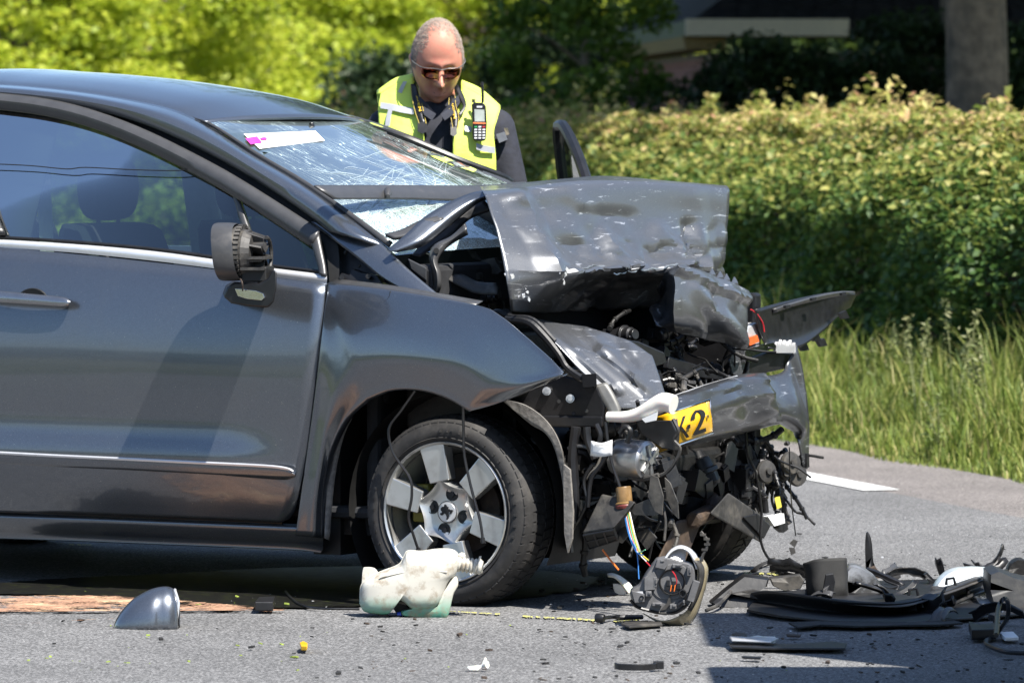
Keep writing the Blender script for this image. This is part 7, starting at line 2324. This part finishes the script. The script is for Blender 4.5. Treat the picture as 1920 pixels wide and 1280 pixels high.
for s in (-1, 1):
    bo = MB(); cap(bo, (s * .12, .075, .055), (s * .126, -.10, .045), .054, .044); cap(bo, (s * .12, .07, .05), (s * .12, .065, .16), .054, .06); blob('boot', bo, M['black'], person, .012, 2)

# vest: two front panels and a back, laid over the chest
m, nt, b = _new('safety_yellow')
_set(b, rough=.7); b.inputs['Base Color'].default_value = (.62, .80, .02, 1)
nn_ = _noise(nt, 9, 4); _bump(nt, b, nn_.outputs[0], .35, .03)
cl_ = _ramp(nt, nn_.outputs[0], [(.3, (.60, .76, .10)), (.7, (.74, .86, .15))]); nt.links.new(cl_.outputs[0], b.inputs['Base Color'])
b.inputs['Emission Color'].default_value = (.45, .8, .02, 1); b.inputs['Emission Strength'].default_value = 0.0
m_vest = m
m_tape = plain('reflective_tape', (.42, .43, .45), .4, .2, .08)


def chest(x, z):
    """front surface of the dressed chest, as y for x, z relative to the feet"""
    k = min(1, max(0, (1.62 - z) / .16))
    w = .265 + .02 * k
    r = math.sqrt(max(.02, 1 - min(.98, (x / w) ** 2)))
    return .06 - .175 * r * (.35 + .65 * k ** .6)


def CH(px, py, off=0.0):
    p = PW(px, py)
    y = chest(p.x, p.z) - off
    q = PW(px, py, y); q.y = y
    return q


vl0 = [(713, 176), (709, 200), (710, 240), (712, 300), (716, 400), (720, 520)]
vl1 = [(740, 160), (740, 190), (745, 240), (750, 300), (752, 400), (754, 520)]
vl2 = [(774, 148), (778, 180), (786, 222), (794, 262), (798, 400), (800, 520)]
vr0 = [(866, 160), (862, 190), (852, 240), (850, 272), (850, 400), (850, 520)]
vr1 = [(902, 172), (900, 200), (892, 240), (892, 300), (890, 400), (888, 520)]
vr2 = [(938, 204), (932, 225), (926, 250), (930, 300), (930, 400), (928, 520)]
vest = MB(); vest.grid(wobble(loft([[CH(*p, .018) for p in r] for r in (vl0, vl1, vl2)], 6, 8), .004, 9, 2.2, (0, 1, 0))); vo_ = vest.build('vest_panel', m_vest, person, solid=.012)
vest = MB(); vest.grid(wobble(loft([[CH(*p, .018) for p in r] for r in (vr0, vr1, vr2)], 6, 8), .004, 9, 5.2, (0, 1, 0))); vo2_ = vest.build('vest_panel', m_vest, person, solid=.012)
bk = MB()
rows = []
for z, w in ((1.61, .09), (1.59, .17), (1.50, .205), (1.35, .23), (1.1, .25)):
    rows.append([(w * math.cos(a) * 1.02, .06 + (.04 if z > 1.59 else .195) * math.sin(a), z - (.03 if z > 1.59 else 0) * abs(math.cos(a))) for a in np.linspace(-.15, math.pi + .15, 12)])
bk.grid(loft(rows, 2, 3)); bk.build('vest_back', m_vest, person, solid=.012)
# shoulder yokes of the vest
for s, q0, q1 in ((-1, (706, 176), (774, 148)), (1, (938, 204), (866, 160))):
    yk = MB(); a, b_ = CH(*q0, .018), CH(*q1, .018)
    yk.grid(loft([[a, a + Vector((0, .06, .012)), a + Vector((0, .12, -.03))], [(a + b_) / 2 + Vector((0, 0, .006)), (a + b_) / 2 + Vector((0, .06, .03)), (a + b_) / 2 + Vector((0, .12, .0))], [b_, b_ + Vector((0, .06, .02)), b_ + Vector((0, .12, .0))]], 4, 4))
    yk.build('vest_shoulder', m_vest, person, solid=.012)


def tape(par, pts0, pts1):
    t = MB(); t.grid(loft([[CH(*p, .0315) for p in pts0], [CH(*p, .0315) for p in pts1]], 4, 3)); t.build('reflective_stripe', m_tape, par)


tape(vo_, [(756, 153), (749, 166), (744, 178)], [(763, 153), (757, 166), (752, 178)])
tape(vo_, [(714, 192), (735, 195), (752, 199), (775, 203)], [(713, 203), (735, 207), (752, 211), (776, 215)])
tape(vo_, [(728, 206), (724, 220), (722, 236)], [(736, 206), (733, 220), (731, 236)])
tape(vo_, [(703, 262), (740, 268), (796, 272)], [(704, 272), (740, 278), (797, 282)])
tape(vo2_, [(872, 236), (880, 237), (884, 238)], [(872, 246), (880, 247), (884, 248)])
tape(vo2_, [(893, 268), (905, 272), (928, 276)], [(893, 280), (905, 284), (928, 288)])
# collar, arm patch
co = MB()
for s in (-1, 1):
    co.slab([PW(822 + s * 4, 214, -.135), PW(822 + s * 24, 192, -.10), PW(822 + s * 40, 176, -.05), PW(822 + s * 42, 190, -.07), PW(822 + s * 26, 216, -.13), PW(822 + s * 12, 226, -.15)], (0, .012, 0))
co.build('collar', m_navy, shi, smooth=False)
sl_ = MB(); p_ = [PW(930, 252, -.02), PW(946, 247, -.02), PW(952, 262, -.02), PW(936, 268, -.02)]; sl_.slab([q + Vector((0, -.03, 0)) for q in p_], (0, .03, 0)); sl_.build('sleeve_band', plain('grey_patch', (.16, .17, .20), .6), shi, smooth=False)
sl2 = MB(); p_ = [PW(945, 240, -.02), PW(952, 240, -.02), PW(955, 252, -.01), PW(949, 254, -.01)]; sl2.slab([q + Vector((0, -.03, 0)) for q in p_], (0, .03, 0)); sl2.build('sleeve_badge', plain('pale_patch', (.5, .42, .3), .6), shi, smooth=False)

# hair: short grey stubble over the sides and back, sparse on top
m, nt, b = _new('short_hair')
_set(b, rough=.6)
h1 = _noise(nt, 60, 4, .7); hr_ = _ramp(nt, h1.outputs[0], [(.3, (.19, .145, .11)), (.55, (.31, .25, .20)), (.8, (.46, .41, .36))])
nt.links.new(hr_.outputs[0], b.inputs['Base Color']); _bump(nt, b, h1.outputs[0], .9, .006)
V, F = [], []
hg_ = np.random.default_rng(77); hr2 = random.Random(77)
while len(F) < 17000:
    d = hg_.normal(size=3); d /= np.linalg.norm(d)
    x, y, z = d; f = -y
    nz = .10 * noise.noise(Vector(d) * 7)
    ax = abs(x)
    side_ = 1.0 if (ax > .62 + .30 * max(0, f) + nz and -.12 - .25 * max(0, -f) < z and f < .46 - .25 * max(0, -z + .1)) else 0
    back_ = 1.0 if (f < -.05 and z > -.45) else 0
    topd = min(1, max(0, (z - .74 + nz) / .18)) * min(1, max(0, (.62 - f + nz) / .22)) * .75
    frn = .8 if (z > .35 and ax > .44 + .12 * f + nz and f < .66 + nz) else 0
    if hr2.random() > max(side_, back_, topd, frn): continue
    p = HC + HR @ headpt(Vector(d), .0005)
    nrm = HR @ Vector((x / .0865, y / .112, z / .15)).normalized()
    flow = HR @ Vector((x * .3 + hr2.gauss(0, .25), .55 + hr2.gauss(0, .25), -.35 * (1 - z) + hr2.gauss(0, .2)))
    L = hr2.uniform(.005, .009) * (1.2 if z > .5 else .9)
    tip = p + (nrm * .34 + flow.normalized() * .9).normalized() * L
    w = nrm.cross(flow).normalized() * hr2.uniform(.0005, .0009)
    k = len(V); V += [p - w, p + w, tip]; F.append((k, k + 1, k + 2))
hme = npmesh('hair', np.array([tuple(v) for v in V]), np.array(F))
ho = mk('hair', hme, m, person); tag(ho, kind='stuff')
# eyes, brows, mouth line under the glasses
for s in (-1, 1):
    ey = MB(); c = HC + HR @ (headpt(Vector((s * .33, -.93, -.03)).normalized()) + Vector((0, .006, 0))); ey.lathe(c + Vector((0, 0, -.011)), (0, 0, 1), [(0, 0), (.003, .008), (.011, .011), (.019, .008), (.022, 0)], 12); ey.build('eye', M['white_plastic'], person)
lp = MB(); lp.tube([HC + HR @ headpt(Vector((x, -.78, -.60)).normalized(), .0008) for x in np.linspace(-.30, .30, 9)], [.001, .0030, .0034, .0030, .001], 6, 2); lp.build('lips', plain('lip_red', (.20, .06, .05), .5), person)
# sunglasses
sg = MB()
gw = lambda x, z, o=.0: HC + HR @ (headpt(Vector((x, -math.sqrt(max(.05, 1 - x * x - z * z)), z))) + Vector((0, -.016 - o, 0)))
gb_ = MB()
gb_.tube([gw(x, .055 - .02 * abs(x)) for x in np.linspace(-.80, .80, 15)], .0020, 6, 2)
for s in (-1, 1):
    gb_.tube([gw(s * .80, .04), HC + HR @ Vector((s * .094, -.04, .010)), HC + HR @ Vector((s * .094, .015, .012))], .0022, 6, 3)
gl = gb_.build('sunglasses', M['bare'], person)
m, nt, b = _new('mirror_lens')
_set(b, rough=.08, metal=1.0, coat=.5)
ln_ = _noise(nt, 26, 3); lr = _ramp(nt, ln_.outputs[0], [(.35, (.30, .04, .008)), (.55, (.16, .03, .012)), (.72, (.60, .22, .02))]); nt.links.new(lr.outputs[0], b.inputs['Base Color'])
for s in (-1, 1):
    l_ = MB(); l_.grid(loft([[gw(s * x, z, .001) for z in (.05, -.07, -.19)] if x < .7 else [gw(s * x, z, .001) for z in (.035, -.05, -.13)] for x in (.10, .2, .4, .6, .75)], 3, 3)); l_.build('lens', m, gl, solid=.002)

# camera strap round his neck
strap = empty('camera_strap', (PX0, PD, 0), 0, 'black camera strap with yellow lettering round the officer neck', 'camera strap')
sb = [[(770, 158), (772, 180), (778, 208), (786, 232)], [(781, 158), (787, 180), (794, 208), (799, 232)]]
def CS(px, py, o=.045): return CH(px, py, o)


for k, (A, B) in enumerate(((sb[0], sb[1]), ([(842, 184), (842, 200), (846, 222), (849, 240)], [(853, 180), (855, 200), (860, 218), (858, 240)]))):
    t = MB(); t.grid(loft([[CS(*p) for p in A], [CS(*p, .048) for p in B]], 5, 2)); st_o = t.build('strap_band', M['black'], strap, solid=.003)
    t = MB(); t.tube([CS(*p, .050) for p in A], .0012, 5, 4); t.tube([CS(*p, .053) for p in B], .0012, 5, 4); t.build('strap_piping', plain('strap_edge', (.5, .38, .08), .6), st_o)
t = MB(); t.grid(loft([[CH(852, 165, .03), CH(862, 185, .045), CH(868, 200, .05), CH(856, 216, .05)], [CH(858, 158, .02), CH(870, 180, .045), CH(874, 200, .05), CH(862, 220, .05)]], 4, 3)); t.build('strap_shoulder', M['black'], strap, solid=.004)
for (x, y, w_, h_, col) in ((792, 240, 9, 11, 'black'), (851, 247, 6, 9, 'dusty')):
    t = MB(); t.slab([CH(x - w_, y - h_, .05), CH(x + w_, y - h_, .05), CH(x + w_, y + h_ * .6, .055), CH(x, y + h_, .055), CH(x - w_, y + h_ * .6, .055)], (0, .01, 0)); t.build('strap_end', M[col], strap, smooth=False)
m_let = plain('yellow_lettering', (.70, .46, .03), .6, var=.05)


def lettering(txt, p0, p1, height, parent, off):
    """text running from pixel p0 to p1"""
    cu = bpy.data.curves.new('strap_lettering', 'FONT'); cu.body = txt; cu.size = 1; cu.extrude = .01; cu.offset = .012
    tmp = bpy.data.objects.new('strap_lettering', cu); COL.objects.link(tmp)
    me = bpy.data.meshes.new_from_object(tmp.evaluated_get(bpy.context.evaluated_depsgraph_get()))
    bpy.data.objects.remove(tmp)
    v = np.zeros(len(me.vertices) * 3, np.float32); me.vertices.foreach_get('co', v); v = v.reshape(-1, 3)
    x0, x1 = v[:, 0].min(), v[:, 0].max()
    a, b = np.array(CH(*p0, off)), np.array(CH(*p1, off))
    ex = b - a; L = np.linalg.norm(ex); ex /= L
    n = np.array([0, -1, 0]); up = np.cross(n, ex); up /= np.linalg.norm(up); n = np.cross(ex, up)
    hsc = height / .72
    W = a + np.outer((v[:, 0] - x0) / (x1 - x0) * L, ex) + np.outer(v[:, 1] * hsc, up) + np.outer(v[:, 2] * .1, n)
    me.vertices.foreach_set('co', W.astype(np.float32).ravel()); me.update()
    return mk('strap_lettering', me, m_let, parent)


lettering('Nikon', (791, 208), (783, 178), .0105, strap, .054)
lettering('Nikon', (856, 222), (850, 194), .0100, strap, .054)

# radio clipped to the vest
radio = empty('radio', (PX0, PD, 0), 0, 'black handheld radio with stub antenna clipped on the yellow vest', 'radio')
def RD(px, py, o): 
    q = CH(px, py, o); return q


ry = CH(898, 225, .055).y
rp = lambda x, y, o=0: PW(x, y, ry - o)
t = MB(); P = [rp(x, y) for x, y in ((884, 196), (890, 192), (906, 193), (911, 198), (913, 232), (911, 262), (907, 265), (890, 264), (886, 260), (886, 230))]
t.slab(P, (0, -.022, 0)); rb_ = t.build('radio_body', M['black'], radio, smooth=False, bevel=.004)
t = MB(); t.tube([rp(905, 193, .010), rp(905, 176, .010), rp(904, 160, .010)], [.0045, .0050, .0050], 8, 3); t.cyl(rp(904, 161, .010), rp(904, 154, .010), .0062, .0055); t.build('antenna', M['black'], radio)
t = MB(); t.tube([rp(888, 193, .008), rp(888, 186, .008)], .006, 8, 1); t.build('tuning_knob', M['dusty'], radio)
t = MB(); t.slab([rp(x, y, .0225) for x, y in ((889.5, 205), (908, 206), (909, 228), (890, 228))], (0, -.0012, 0)); t.build('radio_screen', plain('lcd_grey', (.42, .46, .42), .2), radio, smooth=False)
t = MB(); t.slab([rp(x, y, .0225) for x, y in ((887, 229), (911, 230), (911, 233), (887, 232))], (0, -.0012, 0)); t.build('orange_band', plain('orange_print', (.75, .22, .08), .5), radio, smooth=False)
t = MB(); t.slab([rp(x, y, .0225) for x, y in ((894, 199), (904, 199), (904, 202), (894, 202))], (0, -.0012, 0)); t.build('badge', M['paper'], radio, smooth=False)
for r_ in range(5):
    for c_ in range(3):
        x, y = 892 + c_ * 7.6, 238 + r_ * 5.2
        mt_ = m_key = (plain('green_key', (.05, .4, .12), .5) if (r_, c_) == (0, 0) else plain('red_key', (.5, .04, .05), .5) if (r_, c_) == (0, 2) else M['paper'])
        t = MB(); t.slab([rp(x + a, y + b, .0225) for a, b in ((-2.6, -1.3), (2.6, -1.5), (2.6, 1.3), (-2.6, 1.5))], (0, -.0015, 0)); t.build('key', mt_, radio, smooth=False)
